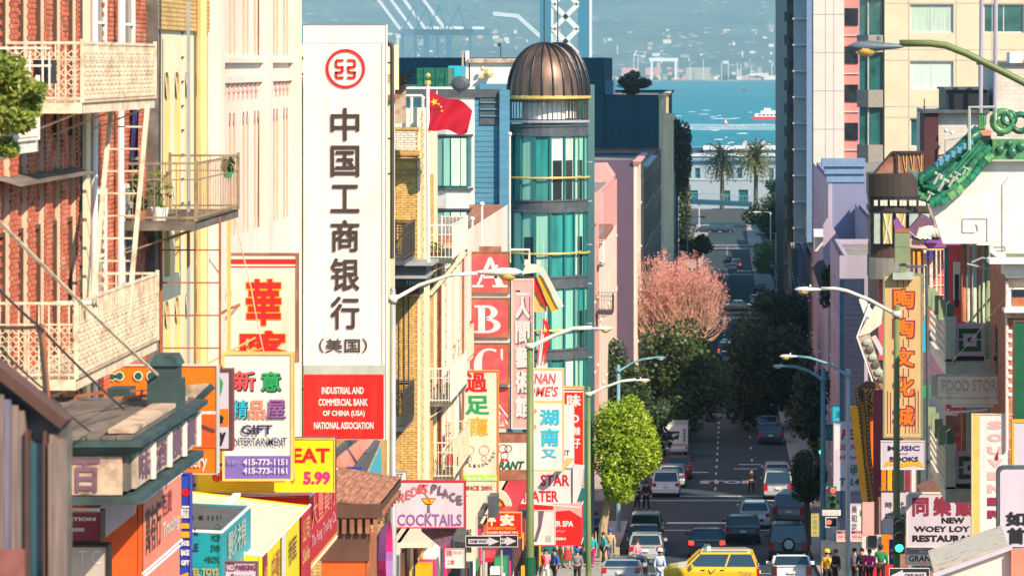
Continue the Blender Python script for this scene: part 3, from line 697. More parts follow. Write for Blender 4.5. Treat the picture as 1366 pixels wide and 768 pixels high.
def leafs(mb,c,rad,n,s_,rr=random,flat=.5,bias=0):
 for _ in range(n):
  while True:
   a,b,d=rr.uniform(-1,1),rr.uniform(-1,1),rr.uniform(-1,1)
   q=a*a+b*b+d*d
   if q<1 and q>bias*rr.random():break
  p=Vector((c[0]+a*rad[0],c[1]+b*rad[1],c[2]+d*rad[2]));u=Vector((rr.gauss(0,1),rr.gauss(0,1),rr.gauss(0,.7))).normalized();v=u.orthogonal().normalized()
  v=(v+u.cross(v)*rr.uniform(-1,1)).normalized();l=s_*rr.uniform(.7,1.4)
  mb.add([p-u*l,p+v*l*flat,p+u*l,p-v*l*flat],[(0,1,2,3)])
# hanging greenery upper left
r=thing('balcony_plant','bushy green vine spilling over a small pale balcony at the upper left edge','plant',P(15,190,38))
mb=MB();rr=random.Random(4)
for px,py,s_ in((6,90,.2),(14,110,.22),(30,125,.2),(12,135,.26),(35,145,.14),(5,155,.2),(25,160,.16),(45,128,.1),(52,118,.06),(6,195,.1),(14,200,.07)):
 c=P(px,py,36.9+rr.uniform(-.2,.1));leafs(mb,c,(s_*1.2,.25,s_),420,.045,rr)
part('foliage',mb,'leaf_olive',r)
mb=MB();mb.tube([P(-5,200,38),P(8,160,38),P(30,130,38)],.012,5);part('stem',mb,'bark',r)
balcony('small pale green balcony behind the vine at the upper left edge',-9.45,-8.3,37.2,38.6,PZ(188,38),.72,'paleiron',gap=.09)
r=thing('flower_box_rack','pale iron flower rack with dark pots under the topmost lace balcony','rack',P(30,130,40))
mb=MB();
for z in(.0,.28,.5):mb.bar(P(-6,118,40)+Vector((0,0,z)),P(68,118,40)+Vector((0,0,z)),.025)
for px in(0,22,40,57,66):mb.bar(P(px,118,40),P(px,70,40),.02)
part('frame',mb,'paleiron',r);mb=MB();mb.box(PX(42,40),PX(64,40),40.1,40.5,PZ(112,40),PZ(80,40));part('planter',mb,'black',r)
# air conditioners and pipes on the left wall
r=thing('air_duct','grey ribbed duct lying along the lower lace balcony rail','duct',P(100,405,42))
mb=MB();mb.tube([P(70,405,42),P(130,404,42)],.034,10);part('tube',mb,'paleiron',r)
for px in(70,74,92,98,102,124,128):mb=MB();mb.tube([P(px,405,42),P(px+1.6,405,42)],.05,10);part('joint_ring',mb,'woodgrey',r)
def cable(label,pts,r_,m,sag=0):
 pts=[Vector(p)for p in pts];out=[]
 for a,b in zip(pts,pts[1:]):
  for k in range(8):t_=k/8;out.append(a.lerp(b,t_)-Vector((0,0,sag*4*t_*(1-t_))))
 out.append(pts[-1]);mb=MB();mb.tube(out,r_,6);return single('cable',mb,m,label,'cable')
cable('black cable slanting down from the left edge to the dark corner post',[P(-20,366,30),P(54,437,34),P(165,545,40)],.014,'iron',.02)
cable('pale conduit slanting across the lower lace balcony',[P(-15,282,33),P(210,500,41)],.02,'lightiron',.02)
cable('thin dark cable running from the lower left edge to the canopy roof',[P(-15,448,28),P(60,520,34),P(120,575,38)],.011,'iron',.02)
cable('thin pale wire hanging down the pink white wall',[P(314,290,58),P(335,384,58.5),P(352,470,59)],.012,'lightiron',.05)
cable('dark cable running level into the post at the left edge',[P(-10,436,34),P(54,436,34)],.02,'iron',.01)
cable('dark downpipe strap dropping beside the cable post at left',[P(52,436,34),P(60,505,34),P(62,530,34)],.022,'iron')
r=thing('cable_post','short rusty double post carrying black cables at the far left','post',P(60,535,34.2))
for d in(0,4):mb=MB();mb.bar(P(53+d,432,34.2),P(61+d,535,34.2),.035);part('post',mb,'rust' if d else 'iron',r)
# ---- blurred wooden shopfront, lower left foreground
r=thing('wooden_building','weathered wooden building corner with dark sloped coping, lower left foreground','building',P(40,790,24));Y=24
mb=MB();mb.prism([(PX(-160,Y),PZ(395,Y)),(PX(-160,Y),PZ(900,Y)),(PX(78,Y),PZ(900,Y)),(PX(78,Y),PZ(571,Y)),(PX(-2,Y),PZ(508,Y))],'y',Y+.14,Y+.5);part('body',mb,'woodgrey',r)
mb=MB();a,b=P(-160,368,Y),P(86,566,Y);mb.obox((a+b)/2+Vector((0,.1,0)),b-a,(0,1,0),(b-a).cross(Vector((0,1,0))),(b-a).length,.26,.08);part('coping',mb,'darkbrown',r)
mat('plankpink',(.24,.17,.14),var=.3,scale=5,rough=.8,stretch=(6,1,.4),dirt=(.12,.08,.08),damt=.8,dscale=4);mat('planklilac',(.16,.14,.19),var=.35,scale=5,rough=.7,stretch=(6,1,.4))
mat('plankred',(.26,.09,.075),var=.3,scale=6,rough=.8,dirt=(.2,.1,.1),damt=.7)
px=-30;i=0;rr=random.Random(5)
while px<76:
 wd=rr.uniform(7,10)
 if not(34<px+wd/2<62):
  mb=MB();top=84+(508-84)+(px+wd/2+2)*.79+16;mb.box(PX(px,Y),PX(px+wd-.6,Y),Y+.02,Y+.13-rr.uniform(0,.03),PZ(800,Y),PZ(top,Y));part('plank',mb,'planklilac' if i%3==1 else 'plankpink',r)
 px+=wd;i+=1
mb=MB();mb.box(PX(36,Y),PX(60,Y),Y+.05,Y+.1,PZ(800,Y),PZ(592,Y));part('window',mb,'glassblue',r)
for a in(34,58):mb=MB();mb.box(PX(a,Y),PX(a+4,Y),Y-.02,Y+.1,PZ(800,Y),PZ(575,Y));part('window_post',mb,'darkbrown',r)
mb=MB();mb.box(PX(-20,Y),PX(34,Y),Y-.02,Y+.03,PZ(800,Y),PZ(732,Y));part('base_panel',mb,'plankred',r)
mb=MB();mb.box(PX(66,Y),PX(82,Y),Y-.05,Y+.2,PZ(800,Y),PZ(590,Y));part('corner_post',mb,'plankpink',r)
# ---- pagoda style canopy with a faded sign board
Y0,Y1,XO=38,42.4,-7.11
r=thing('pagoda_canopy','weathered pagoda style canopy with verdigris cornice and a faded purple character on its front board','canopy',(-8.4,38,-5.2))
z=lambda py:PZ(py,Y0)
mb=MB();mb.box(-9.5,XO,Y0,Y1,z(655),z(606));part('body',mb,'woodgrey',r)
mb=MB();mb.box(-8.2,XO-.06,Y0-.05,Y0-.002,z(659),z(608));fb_=part('front_board',mb,'peeling',r)
pl=face_cam(Y0-.05);art(pl,[('t','百',97,613,133,655,'oldpurple',{'bold':.05})],r)
mb=MB()
for a,b,o in((606,601,.05),(600.5,594,.12),(593.5,586,.2)):mb.box(-9.5,XO+o,Y0-o,Y1+o,z(a),z(b))
part('cornice',mb,'verdigris',r)
mb=MB();mb.box(-9.5,XO+.16,Y0-.14,Y1+.1,z(671),z(660.5));part('lower_moulding',mb,'verdigris',r)
mb=MB();n=9
for k in range(14):mb.box(-9.5+k*.175,-9.5+k*.175+.16,Y0-.1,Y1,z(585.5),z(585.5)+.035+.008*(k%3))
part('deck_board',mb,'woodgrey',r,kind='stuff')
mb=MB();mb.obox((XO-.1,(Y0+Y1)/2-.2,z(583)+.06),(0,1,0),(1,0,0),(0,0,1),Y1-Y0-.6,.3,.05);part('coping',mb,'peeling',r)
for k,(ya,ch)in enumerate(((38.35,'味'),(39.5,'酒'),(40.6,'樓'),(41.7,'餐'))):
 mb=MB();mb.box(XO,XO+.05,ya-.1,ya+.92,z(655),z(608));sp_=part('side_board',mb,'peeling',r)
 mb=MB();write(mb,ch,(XO+.056,ya+.1,z(650)),(0,.7,0),(0,0,.34),.05);part('lettering',mb,'oldpurple',r)
 mb=MB();mb.box(XO,XO+.09,ya+.93,ya+1.03,z(657),z(606));part('divider',mb,'offwhite',r)
mb=MB();mb.box(PX(196,41),PX(240,41),41,41.42,PZ(560,41),PZ(507,41));mb.box(PX(201,41),PX(236,41),41.02,41.38,PZ(506.9,41),PZ(488,41));mb.prism([(PX(198,41),PZ(488,41)),(PX(239,41),PZ(488,41)),(PX(232,41),PZ(474,41)),(PX(206,41),PZ(474,41))],'y',40.98,41.44);part('corner_post',mb,'verdigris',r)
mb=MB();mb.box(PX(143,42.5),PX(174,42.5),42.5,42.9,PZ(549,42.5),PZ(518,42.5));part('rear_post',mb,'verdigris',r)
for(a,b),(c,d),y in(((102,528),(143,522),42),((174,521),(198,520),42),((102,528),(95,552),42),((190,520),(184,545),42),((152,532),(198,527),41.6)):
 mb=MB();mb.bar(P(a,b,y),P(c,d,y),.035);part('rail',mb,'rust',r)
mb=MB();mb.tube([P(176,535,42),P(190,548,41.8),P(205,552,41.4)],.09,7);part('bracket_scroll',mb,'verdigris',r)
mb=MB();mb.prism([(PX(205,43.2),PZ(560,43.2)),(PX(205,43.2),PZ(520,43.2)),(PX(272,43.2),PZ(512,43.2)),(PX(284,43.2),PZ(516,43.2)),(PX(245,43.2),PZ(562,43.2))],'y',43.2,43.3);part('gable_board',mb,'peeling',r)
mb=MB();mb.tube([P(284,514,43.1),P(262,535,43.1),P(250,560,43.1)],.05,6);part('gable_moulding',mb,'verdigris',r)
# pale roof sheets behind the canopy
mb=MB()
for k in range(7):mb.box(-9.5+.0,-8.1+.02*(k%3),44.6+k*.62,45.2+k*.62,-4.93-k*.03,-4.89-k*.03)
single('shop_roof',mb,'peeling','low pale timber shop roof behind the pagoda canopy','roof')
# maroon sign, grey board and white fascia under the canopy
sign('maroon sign with small white lettering under the pagoda canopy',40,76,682,134.5,722,'maroon',[('r',78,677,134,683,'white'),('t','STATION',76,689,128,694,'white',{'bold':.05}),('r',78,703,113,708,'lilac')],frame='darkbrown',fw=.5,depth=.3)
r=sign('faded grey board in a black frame at the lower left, below the maroon sign',39,70,726,145,790,'concrete',[('t','T C',105,733,135,752,'lilac',{'bold':0})],frame='black',fw=3)
mb=MB();Y=41;mb.prism([(PX(134,Y),PZ(674,Y)),(PX(181,Y),PZ(668,Y)),(PX(178,Y),PZ(686,Y)),(PX(134,Y),PZ(722,Y))],'y',Y,Y+.12);single('fascia',mb,'lilac','pale triangular fascia board between the maroon sign and the orange awning','fascia board')
r=thing('shopfront_column','dark purple column beside the maroon sign under the canopy','column',P(126,722,41.5));mb=MB();mb.box(PX(115,41.5),PX(134,41.5),41.5,41.9,PZ(730,41.5),PZ(664,41.5));mb.box(PX(113,41.5),PX(136,41.5),41.4,41.95,PZ(735,41.5),PZ(728,41.5));part('shaft',mb,'oldpurple',r)
def street_plane(x,y0,z0):return Plane((x,y0,z0),(0,1,0),(0,0,-1),(1,0,0)) # units metres, facing the street from the left wall
def awning(label,xw,xo,y0,y1,zt,zb,m,items=(),end_items=(),top=None,zw=None,trim='white',name='awning'):
 """box awning: street face at xo, near end facing the camera, sloping top back to the wall"""
 zw=zt+.25 if zw is None else zw;r=thing(name,label,'awning',((xw+xo)/2,y0,zb),'shop awnings')
 mb=MB();mb.box(xo-.05,xo,y0,y1,zb,zt);part('front_panel',mb,m,r)
 mb=MB();mb.prism([(xw,zb),(xo-.06,zb),(xo-.06,zt),(xw,zw)],'y',y0,y0+.04);part('end_panel',mb,m,r)
 mb=MB();mb.prism([(xw,zb),(xo-.06,zb),(xo-.06,zt),(xw,zw)],'y',y1-.04,y1);part('end_panel',mb,m,r)
 mb=MB();mb.quad((xw,y0+.05,zw-.02),(xw,y1-.05,zw-.02),(xo-.06,y1-.05,zt-.02),(xo-.06,y0+.05,zt-.02));part('top',mb,top or m,r)
 if trim:
  mb=MB();mb.tube([(xw,y0,zw),(xo,y0,zt),(xo,y1,zt)],.025,6);part('piping',mb,trim,r)
  mb=MB();mb.tube([(xo+.01,y0,zb+(zt-zb)*.04),(xo+.01,y1,zb+(zt-zb)*.04)],.018,6);part('piping',mb,trim,r)
 art(street_plane(xo,y0,zt),items,r,.008);art(face_cam(y0),end_items,r,.008)
 return r
# ---- orange, blue and teal shop awnings
awning('orange vinyl shop awning with white piping and black Chinese lettering',-9.5,-7.6,41.6,44.55,-5.66,-6.62,'deeporange',
  [('r',.02,.02,2.9,.94,'salmon'),('t','萬有行',.18,.14,1.3,.72,'inkbrown',{'bold':.03}),('t','Trading',1.4,.48,2.7,.74,'signwhite'),('t','百貨',1.4,.1,2.1,.4,'maroon')])
r=awning('lower orange awning skirt below the white piping',-9.5,-7.62,41.62,44.5,-6.66,-7.6,'deeporange',[('r',.02,.02,2.86,.92,'salmon'),('t','茶莊',.8,.25,1.8,.6,'maroon'),('p',[(.3,.92),(.42,.72),(.55,.92)],'darkbrown'),('p',[(.6,.92),(.72,.7),(.85,.92)],'darkbrown'),('p',[(.9,.92),(1.05,.66),(1.2,.92)],'darkbrown')],zw=-6.66)
sign('tall blue shop sign with white and yellow bands between the orange and teal awnings',46,198,632,253.5,800,'royal',
  [('p',[(228,640),(253,632),(253,650),(214,655)],'blue',),('c',247.5,656,1.6,5,'brightred'),('r',243,674,253,676,'white'),('t','精品店',242,677,252.5,690,'white',{'bold':.04}),('r',242,697,253,704,'amber'),('r',242,708,253,716,'amber'),
  ('t','SHOES',242,720,253,727,'white',{'bold':.04}),('t','BAGS',242,732,253,740,'white',{'bold':.04}),('t','GIFT',242,746,253,753,'white',{'bold':.04}),('p',[(236,768),(252,762),(252,800),(236,800)],'amber'),('t','Sale',222,748,236,756,'white',{'shear':.3})],frame='royal',fw=.3)
r=awning('teal shop awning listing CD, VCD and DVD in dark letters',-9.5,-7.58,48,50.9,-6.98,-8.6,'teal',
   [('t','影視',.5,.1,2.3,.5,'sagegrey',{'bold':.03}),('t','專賣',.5,.75,2.3,1.15,'sagegrey',{'bold':.03}),('t','音樂',.5,1.2,2.3,1.5,'sagegrey',{'bold':.03})],
   [('t','L',259,703,265,713,'navy',{'bold':.04}),('t','LE',254,724,265,735,'navy',{'bold':.04}),('t','CD',287,698,294,706,'darkgreen',{'bold':.03}),('t','VCD',282,712,294,721,'darkgreen',{'bold':.03}),
   ('t','DVD',282,726,294,735,'darkgreen',{'bold':.03}),('t','+BOX',273,741,294,750,'darkgreen',{'bold':.03}),('t','YEL TOYS',252,757,292,767,'brass',{'bold':.03}),
   ('r',254,687,258.5,693,'black'),('r',265,687,271,693,'black'),('r',277,687,279,693,'black'),('r',283,687,285,693,'black'),('r',289,687,291,693,'black'),('r',294,686,295.5,692,'black')],top='slate',zw=-6.9)
# yellow canopy, open cream top
r=awning('bright yellow canopy with pale cream top and open frame beside the teal awning',-9.5,-7.3,50.2,55.9,-7.66,-8.9,'yellow',
   [('r',.02,.0,.5,1.2,'maroon'),('t','特價',.08,.2,.45,.9,'salmon'),('t','中藥',1.0,.15,1.9,.62,'rust'),('r',2.0,0,2.5,1.2,'signcream'),('t','參茸',2.9,.2,3.8,.62,'darkbrown'),('r',4.3,.0,5.6,1.2,'crimson'),('t','公司',4.5,.12,5.4,.5,'gold'),('t','Sale',4.5,.6,5.4,.85,'gold')],top='signcream',trim='white',zw=-7.40)
mb=MB();mb.bar((-8.5,52,-7.5),(-8.5,55.5,-7.42),.12,.05);mb.box(-8.9,-8.1,52.8,53.0,-7.42,-7.37);mb.bar((-8.8,51.6,-7.56),(-8.2,51.2,-7.6),.05);mb.bar((-8.2,51.6,-7.56),(-8.8,51.2,-7.55),.05);part('frame_bar',mb,'white',r)
mb=MB();mb.ball((-8.5,52.9,-7.46),.07,8);part('camera_dome',mb,'black',r)
r=awning('red shop awning with maroon front, pale brush lettering and amber border',-9.5,-7.45,56.9,60.9,-7.66,-8.98,'crimson',
   [('r',0,1.18,4.0,1.23,'amber'),('r',0,1.26,4.0,1.32,'amber'),('t','大豐藥行',.25,.08,3.7,.62,'salmon',{'bold':.02}),('t','Tin Fung Trading Co.',.25,.72,3.8,1.0,'pink',{'bold':.01})],
   [('p',[(352,661),(413,660),(413,740),(400,752),(395,700)],'brightred')],top='brightred',trim='white',zw=-7.58)
r=thing('no_parking_sign','purple grey NO PARKING sign on a post in front of the teal awning','sign',P(322,800,49));pl=face_cam(47.5)
board(pl,300,748,344,800,r,'lilac','oldpurple',1.2,.03);art(pl,[('r',302,750,313,761,'maroon'),('t','NO',303,752,312,760,'lilac',{'bold':.05}),('t','PARKING',315,752,342,760,'maroon',{'bold':.04}),('t','Street',308,764,336,772,'maroon')],r)
mb=MB();mb.box(PX(321,47.6),PX(323,47.6),47.55,47.6,gz(47.6),PZ(744,47.6));part('post',mb,'grey_pole',r)
# ---- brown tiled roof over the orange shop
r=thing('pagoda_roof_shop','brown pagoda roof with dark carved eaves over an orange shop pillar','shop canopy',(-8.5,64,-13));XO=-7.3
mat('brownslope',(.30,.13,.08),var=.28,scale=3,rough=.75,stretch=(4,.5,1),dirt=(.5,.32,.24),damt=.5,dscale=3)
n=12
for k in range(n):
 a,b=-9.5+2.3*k/n,-9.5+2.3*(k+1)/n;mb=MB();za,zb_=-8.55-.5*(k/n)**.7,-8.55-.5*((k+1)/n)**.7
 mb.add([(a,64,za),(b-.02,64,zb_+.01),(b-.02,70.6,zb_+.01),(a,70.6,za),(a,64,za-.05),(b-.02,64,zb_-.05),(b-.02,70.6,zb_-.05),(a,70.6,za-.05)],[(0,1,2,3),(4,7,6,5),(0,4,5,1),(1,5,6,2),(2,6,7,3),(3,7,4,0)]);part('roof_board',mb,'brownslope',r)
mb=MB();mb.box(-9.5,-7.14,63.9,64.05,-9.3,-9.02);mb.box(-9.5,-7.3,64.05,64.1,-9.45,-9.1);part('near_eave',mb,'darkbrown',r)
mb=MB();mb.box(-7.34,-7.22,64.06,70.7,-9.26,-9.06);part('street_eave',mb,'darkbrown',r)
for k in range(9):mb=MB();mb.cyl((-7.42,64.3+k*.75,-9.38),.08,.22,8,ax='x');part('eave_end',mb,'brownroof',r)
for k in range(14):mb=MB();mb.box(-9.4+k*.16,-9.31+k*.16,63.94,64.0,-9.62,-9.32);part('dentil',mb,'brownroof',r)
mb=MB();mb.box(-9.5,-7.42,64.12,64.5,-10.2,-9.32);part('frieze',mb,'darkbrown',r)
mb=MB();mb.box(-8.4,-7.5,64.2,66,-13,-9.72);part('pillar',mb,'deeporange',r);mb=MB();mb.box(-7.49,-7.4,64.25,66,-13,-9.8);part('poster_strip',mb,'rust',r)
mb=MB();mb.tube([(-9.0,64.6,-8.5),(-8.9,64.6,-8.2),(-8.6,64.6,-8.15),(-8.45,64.6,-8.5)],.04,7);part('roof_pipe',mb,'paleiron',r)
mb=MB();mb.box(-8.75,-8.4,64.6,64.9,-8.86,-8.66);part('roof_vent',mb,'iron',r)
mb=MB();mb.ball((-9.2,63.7,-9.0),.14,8);mb.box(-9.35,-9.0,63.6,63.8,-9.05,-8.95);part('flood_light',mb,'black',r);r.location.y=66;r.scale.y=.68
# magenta round lantern / parasol
r=thing('parasol','magenta and violet parasol standing behind the orange shop pillar','parasol',(-7.9,71.5,-12.6));c=P(494,742,71.5)
for k in range(8):
 mb=MB();mb.lathe([(.02,.05),(.35,.0),(.62,-.16),(.74,-.36)],(0,0,0),3,k*pi/4,(k+1)*pi/4)
 mb.v=[(c.x+p[2]*-.9+.1,c.y+p[0],c.z+p[1]*1.05)for p in mb.v];part('gore',mb,'magenta' if k%4<2 else 'purple',r)
mb=MB();mb.bar((c.x,c.y,c.z),(c.x-.6,c.y,c.z-.3),.03);part('shaft',mb,'darkbrown',r)
# blue and salmon awnings above the brown roof
r=thing('sloped_awning','grey and turquoise sloped shop awning above the brown pagoda roof','awning',(-8.4,74,-9.4));
mb=MB();mb.add([P(466,630,74),P(490,628,74),P(508,588,80),P(500,585,80),P(466,634,74),P(490,632,74)],[(0,1,2,3),(0,1,5,4)]);part('top',mb,'slate',r)
mb=MB();mb.add([P(490,632,74),P(508,592,80),P(509,631,80),P(490,640,74),P(491,632,74.2),P(509,592,80.1)],[(0,1,2,3),(0,4,5,1)]);part('side',mb,'cyan',r)
mb=MB();mb.prism([(PX(462,73.5),PZ(622,73.5)),(PX(483,73.5),PZ(622,73.5)),(PX(483,73.5),PZ(632,73.5)),(PX(462,73.5),PZ(632,73.5))],'y',73.4,73.5);part('lower_panel',mb,'royal',r)
r=thing('sloped_awning','salmon sloped awning with dark edge behind the turquoise awning','awning',(-8.4,84,-9));mb=MB();mb.add([P(448,645,75.5),P(470,645,75.5),P(516,580,84),P(500,560,84),P(448,600,75.5)],[(0,1,2,3,4)]);mb.v+=[(x,y+.12,z)for x,y,z in mb.v];mb.f+=[(5,6,7,8,9),(0,1,6,5),(1,2,7,6),(2,3,8,7)];mb.i+=[0]*4;part('canvas',mb,'salmon',r)
mb=MB();mb.bar(P(450,602,75.3),P(508,556,84),.12);part('edge',mb,'slate',r)
# ---- cream building with tall lancet recesses
def lancet(mb,rim,Xw,y0,y1,z0,z1,dep,n=5):
 """pointed recess cut profile (outline points for hole)"""
 c=(y0+y1)/2;h=(y1-y0)*.9
 return[(y0,z0),(y1,z0)]+[(y1-(y1-c)*(k/n)**1.5,z1-h+h*sin(pi/2*k/n))for k in range(n+1)]+[(c-(c-y0)*((n-k)/n)**1.5,z1-h+h*sin(pi/2*(n-k)/n))for k in range(1,n+1)]
def lancet_wall(root,Xw,Y0_,Y1_,Z0_,Z1_,holes,wm,rm,dep=.14):
 """street wall with pointed recesses really cut into it; holes = (y0, z0, y1, z1)"""
 rows={}
 mb=MB()
 for h in holes:rows.setdefault((h[1],h[3]),[]).append(h)
 zc=Z0_
 for(z0,z1),hs in sorted(rows.items()):
  mb.quad((Xw,Y0_,zc),(Xw,Y1_,zc),(Xw,Y1_,z0),(Xw,Y0_,z0));yc=Y0_
  for h in sorted(hs):
   mb.quad((Xw,yc,z0),(Xw,h[0],z0),(Xw,h[0],z1),(Xw,yc,z1));yc=h[2]
   out=lancet(None,None,Xw,h[0],h[2],z0,z1,dep);m_=len(out)//2
   pts=out[1:];c=(h[0]+h[2])/2;top=max(range(len(out)),key=lambda k:out[k][1])
   mb.quad(*[(Xw,a,b)for a,b in([(h[2],z1)]+out[2:top+1][::1])])
   mb.quad(*[(Xw,a,b)for a,b in([(h[0],z1)]+out[top:][::1])])
   rv=MB();L_=len(out)
   for k in range(L_):a,b=out[k],out[(k+1)%L_];rv.quad((Xw,*a),(Xw,*b),(Xw-dep,*b),(Xw-dep,*a))
   rv.quad(*[(Xw-dep+.002,a,b)for a,b in out]);part('lancet_recess',rv,rm,root)
  mb.quad((Xw,yc,z0),(Xw,Y1_,z0),(Xw,Y1_,z1),(Xw,yc,z1));zc=z1
 mb.quad((Xw,Y0_,zc),(Xw,Y1_,zc),(Xw,Y1_,Z1_),(Xw,Y0_,Z1_));part('wall',mb,wm,root)
r=thing('lancet_building','cream building with tall pointed yellow recesses next to the red brick one','building',(-14,55.6,-11))
mass(r,-22,-9.75,52.65,58.5,-13,7,'cream',par=0)
hs=[]
for y in(53.05,54.05,55.05,56.1,57.25):
 hs+=[(y,-3.6,y+.55,-.15),(y,-6.3,y+.55,-4.0)]
lancet_wall(r,-9.5,52.65,58.5,-13,7,hs,'cream','cream_yellow')
mb=MB();mb.box(-9.5,-9.44,52.66,58.4,.55,2.2);part('brick_band',mb,'yellowbrick',r)
pipe(r,[(-9.36,57.0,-13),(-9.36,57.0,7)],.09,'cream_yellow','downpipe');pipe(r,[(-9.44,53.2,-6),(-9.42,53.3,7)],.02,'iron','conduit')
mb=MB()
for k in range(9):mb.box(-9.495,-9.47,55.7,55.85,.5-k*.42,.53-k*.42)
part('wall_tie',mb,'iron',r,kind='stuff')
mat('agediron',(.30,.22,.13),var=.3,rough=.6,dirt=(.12,.09,.06),damt=.7,dscale=5)
balcony('rusty iron fire escape balcony carrying potted plants on the cream lancet building',-9.45,-8.3,50.0,54.3,-2.46,.90,'agediron',gap=.17,plate='woodgrey',bars=.012)
pot_plant('terracotta pot with a low plant on the rusty fire escape',(-9.22,50.3,-2.46),.1,.16,'terracotta');pot_plant('white printed bucket holding a bushy plant on the rusty fire escape',(-8.95,50.4,-2.46),.17,.2,'white','leaf_olive',True)
pot_plant('dark pot with a tall thin plant by the brick wall on the fire escape',(-9.36,50.7,-2.46),.09,.18,'slate','leaf_mid',True,sc=1.4)
pot_plant('small green hanging plant at the corner of the dark fire escape',(-8.3,53.2,-1.9),.08,.1,'green','leaf_mid')
ladder('thin rusty drop ladder below the dark fire escape',(-8.75,52.2,-6.2),(-8.75,52.2,-2.5),.95,'rust',u=(1,0,0),st=.5,r_=.018)
r=thing('hanging_clothes','dark jeans and shirts hung to dry beside the brick wall','laundry',P(178,222,50.8))
mb=MB();mb.grid(6,10,lambda u,v:(PX(171+14*u,50.8),50.8+.05*sin(9*u+3*v),PZ(146+80*v,50.8)));part('cloth',mb,'navy',r,smooth=True)
mb=MB();mb.bar(P(160,146,50.8),P(192,146,50.8),.015);part('line',mb,'lightiron',r)
# ---- pink white building with paired lancets
r=thing('pink_building','pink white building with paired pointed slits and projecting piers','building',(-14,64,-12))
mass(r,-22,-9.75,58.55,70.3,-14,7,'pinkwhite',par=0)
hs=[]
for y in(59.25,59.8,61.0,61.5,62.7,63.2,64.2,64.65,66.9,67.35,68.4,68.85):
 hs+=[(y,-3.3,y+.3,-.95),(y,.15,y+.3,3.0)]
for y in(59.3,59.9):hs.append((y,-7.4,y+.34,-5.1))
lancet_wall(r,-9.5,58.55,70.3,-14,7,hs,'pinkwhite','peach',.12)
for y in(59.0,65.2,69.6):
 mb=MB();mb.box(-9.495,-9.3,y-.3,y+.25,-14,7);part('pier',mb,'pinkwhite',r)
for y in(65.55,):pipe(r,[(-9.4,y,-14),(-9.4,y,7)],.045,'iron','downpipe')
mb=MB();mb.box(-9.495,-9.42,59.3,69.3,-.38,-.26);mb.box(-9.495,-9.4,59.3,69.3,.0,.1);part('string_course',mb,'pinkwhite',r)
mb=MB()
for z in(-.55,-4.35):
 for k in range(18):
  y=59.2+k*.57
  if 64.8<y<65.8:continue
  mb.box(-9.49,-9.46,y,y+.03,z-.15,z+.15);mb.box(-9.49,-9.44,y-.03,y+.065,z-.015,z+.025)
part('cross_tie',mb,'pink',r,kind='stuff')
mb=MB();mb.bar((-9.3,58.7,-4.55),(-9.3,64.8,-4.6),.04);part('spike_rail',mb,'rust',r)
mb=MB();mb.bar((-9.0,52.4,-5.35),(-9.0,62,-5.4),.05);mb.bar((-9.0,52.4,-5.15),(-9.0,62,-5.2),.03);single('sign_gantry',mb,'gold','brass coloured horizontal rails carrying the shop signs along the cream wall','rail')
mb=MB();mb.bar((-8.97,53.3,-8),(-8.97,53.3,1.0),.05);single('conduit',mb,'grey_pole','tall thin grey conduit left of the cream lancets','pipe')
mb=MB();mb.bar((-8.97,57.6,-7),(-8.97,57.6,-2.5),.06);single('conduit',mb,'gold','short brass conduit in front of the lower cream lancets','pipe')
# ---- signs of this stretch
r=sign('orange bakery sign with pepper shapes and white lettering behind the dark canopy post',49.2,145,487,290,632,'orange',
  [('r',246,548,289,552,'signwhite'),('r',246,552,289,597,'deeporange'),('c',262,566,0,6,'orange'),('l',[(250,560),(287,575)],5,'darkbrown'),('t','Bakery',236,605,277,628,'signwhite',{'bold':.02}),
  ('c',150,502,0,5.5,'signwhite'),('c',160,501,0,6.5,'signwhite'),('c',185,501,0,6.5,'signwhite'),('c',202,501,0,6.5,'signwhite'),('c',150,502,0,4,'darkgreen'),('c',160,501,0,4.8,'darkgreen'),('c',185,501,0,4.8,'darkgreen'),('c',202,501,0,4.8,'darkgreen')],frame='signwhite',fw=.8)
sign('small white box sign with a green pepper and a black letter y, brown frame',52,289,492,310,601,'lilac',
  [('p',[(292,500),(298,510),(296,522),(292,532)],'green'),('r',290,545,305,568,'orange'),('p',[(291,566),(293,552),(299,556),(297,564)],'black'),('t','y',292,576,302,594,'black',{'bold':.05})],frame='darkbrown',fw=3.2,side='maroon')
sign('white sign with red stripes and big red characters outlined in yellow on the pink wall',61,303,338,397,484,'signcream',
  [('r',306,345.5,395,352,'red'),('r',306,355,395,356.6,'red'),('t','華',330,374,374,432,'amber',{'bold':.085}),('t','喀',322,442,380,486,'amber',{'bold':.085}),('t','華',330,374,374,432,'red',{'bold':.055}),('t','喀',322,442,380,486,'red',{'bold':.055})],frame='brownroof',fw=2,wall=-9.5)
r=sign('grey white gift and entertainment sign in a gold frame with a violet phone panel',56,297,470,391,641,'signwhite',
  [('r',300,607.5,388,638,'violet'),('t','新',314,496,341,521,'black',{'bold':.06}),('t','意',350,497,375,522,'black',{'bold':.06}),('t','新',313,494.5,340,519.5,'rose',{'bold':.03}),('t','意',349,495.5,374,520.5,'green',{'bold':.04}),
  ('t','精',312,534,331,558,'black',{'bold':.05}),('t','品',333,534,354,558,'salmon',{'bold':.05}),('t','屋',358,534,381,558,'black',{'bold':.05}),('t','精',311,533,330,557,'cyan',{'bold':.02}),('t','屋',357,533,380,557,'purple',{'bold':.03}),
  ('t','GIFT',322,566,364,579,'navy',{'bold':.03}),('t','ENTERTAINMENT',308,583,383,594,'navy',{'bold':.012}),('t','415-773-1151',325,611,384,619.5,'lilac',{'bold':.03}),('t','415-773-1161',325,622.5,384,631,'lilac',{'bold':.03}),
  ('t','新華行',304,612,320,619,'mauvewall')],frame='gold',fw=3,wall=-9.5)
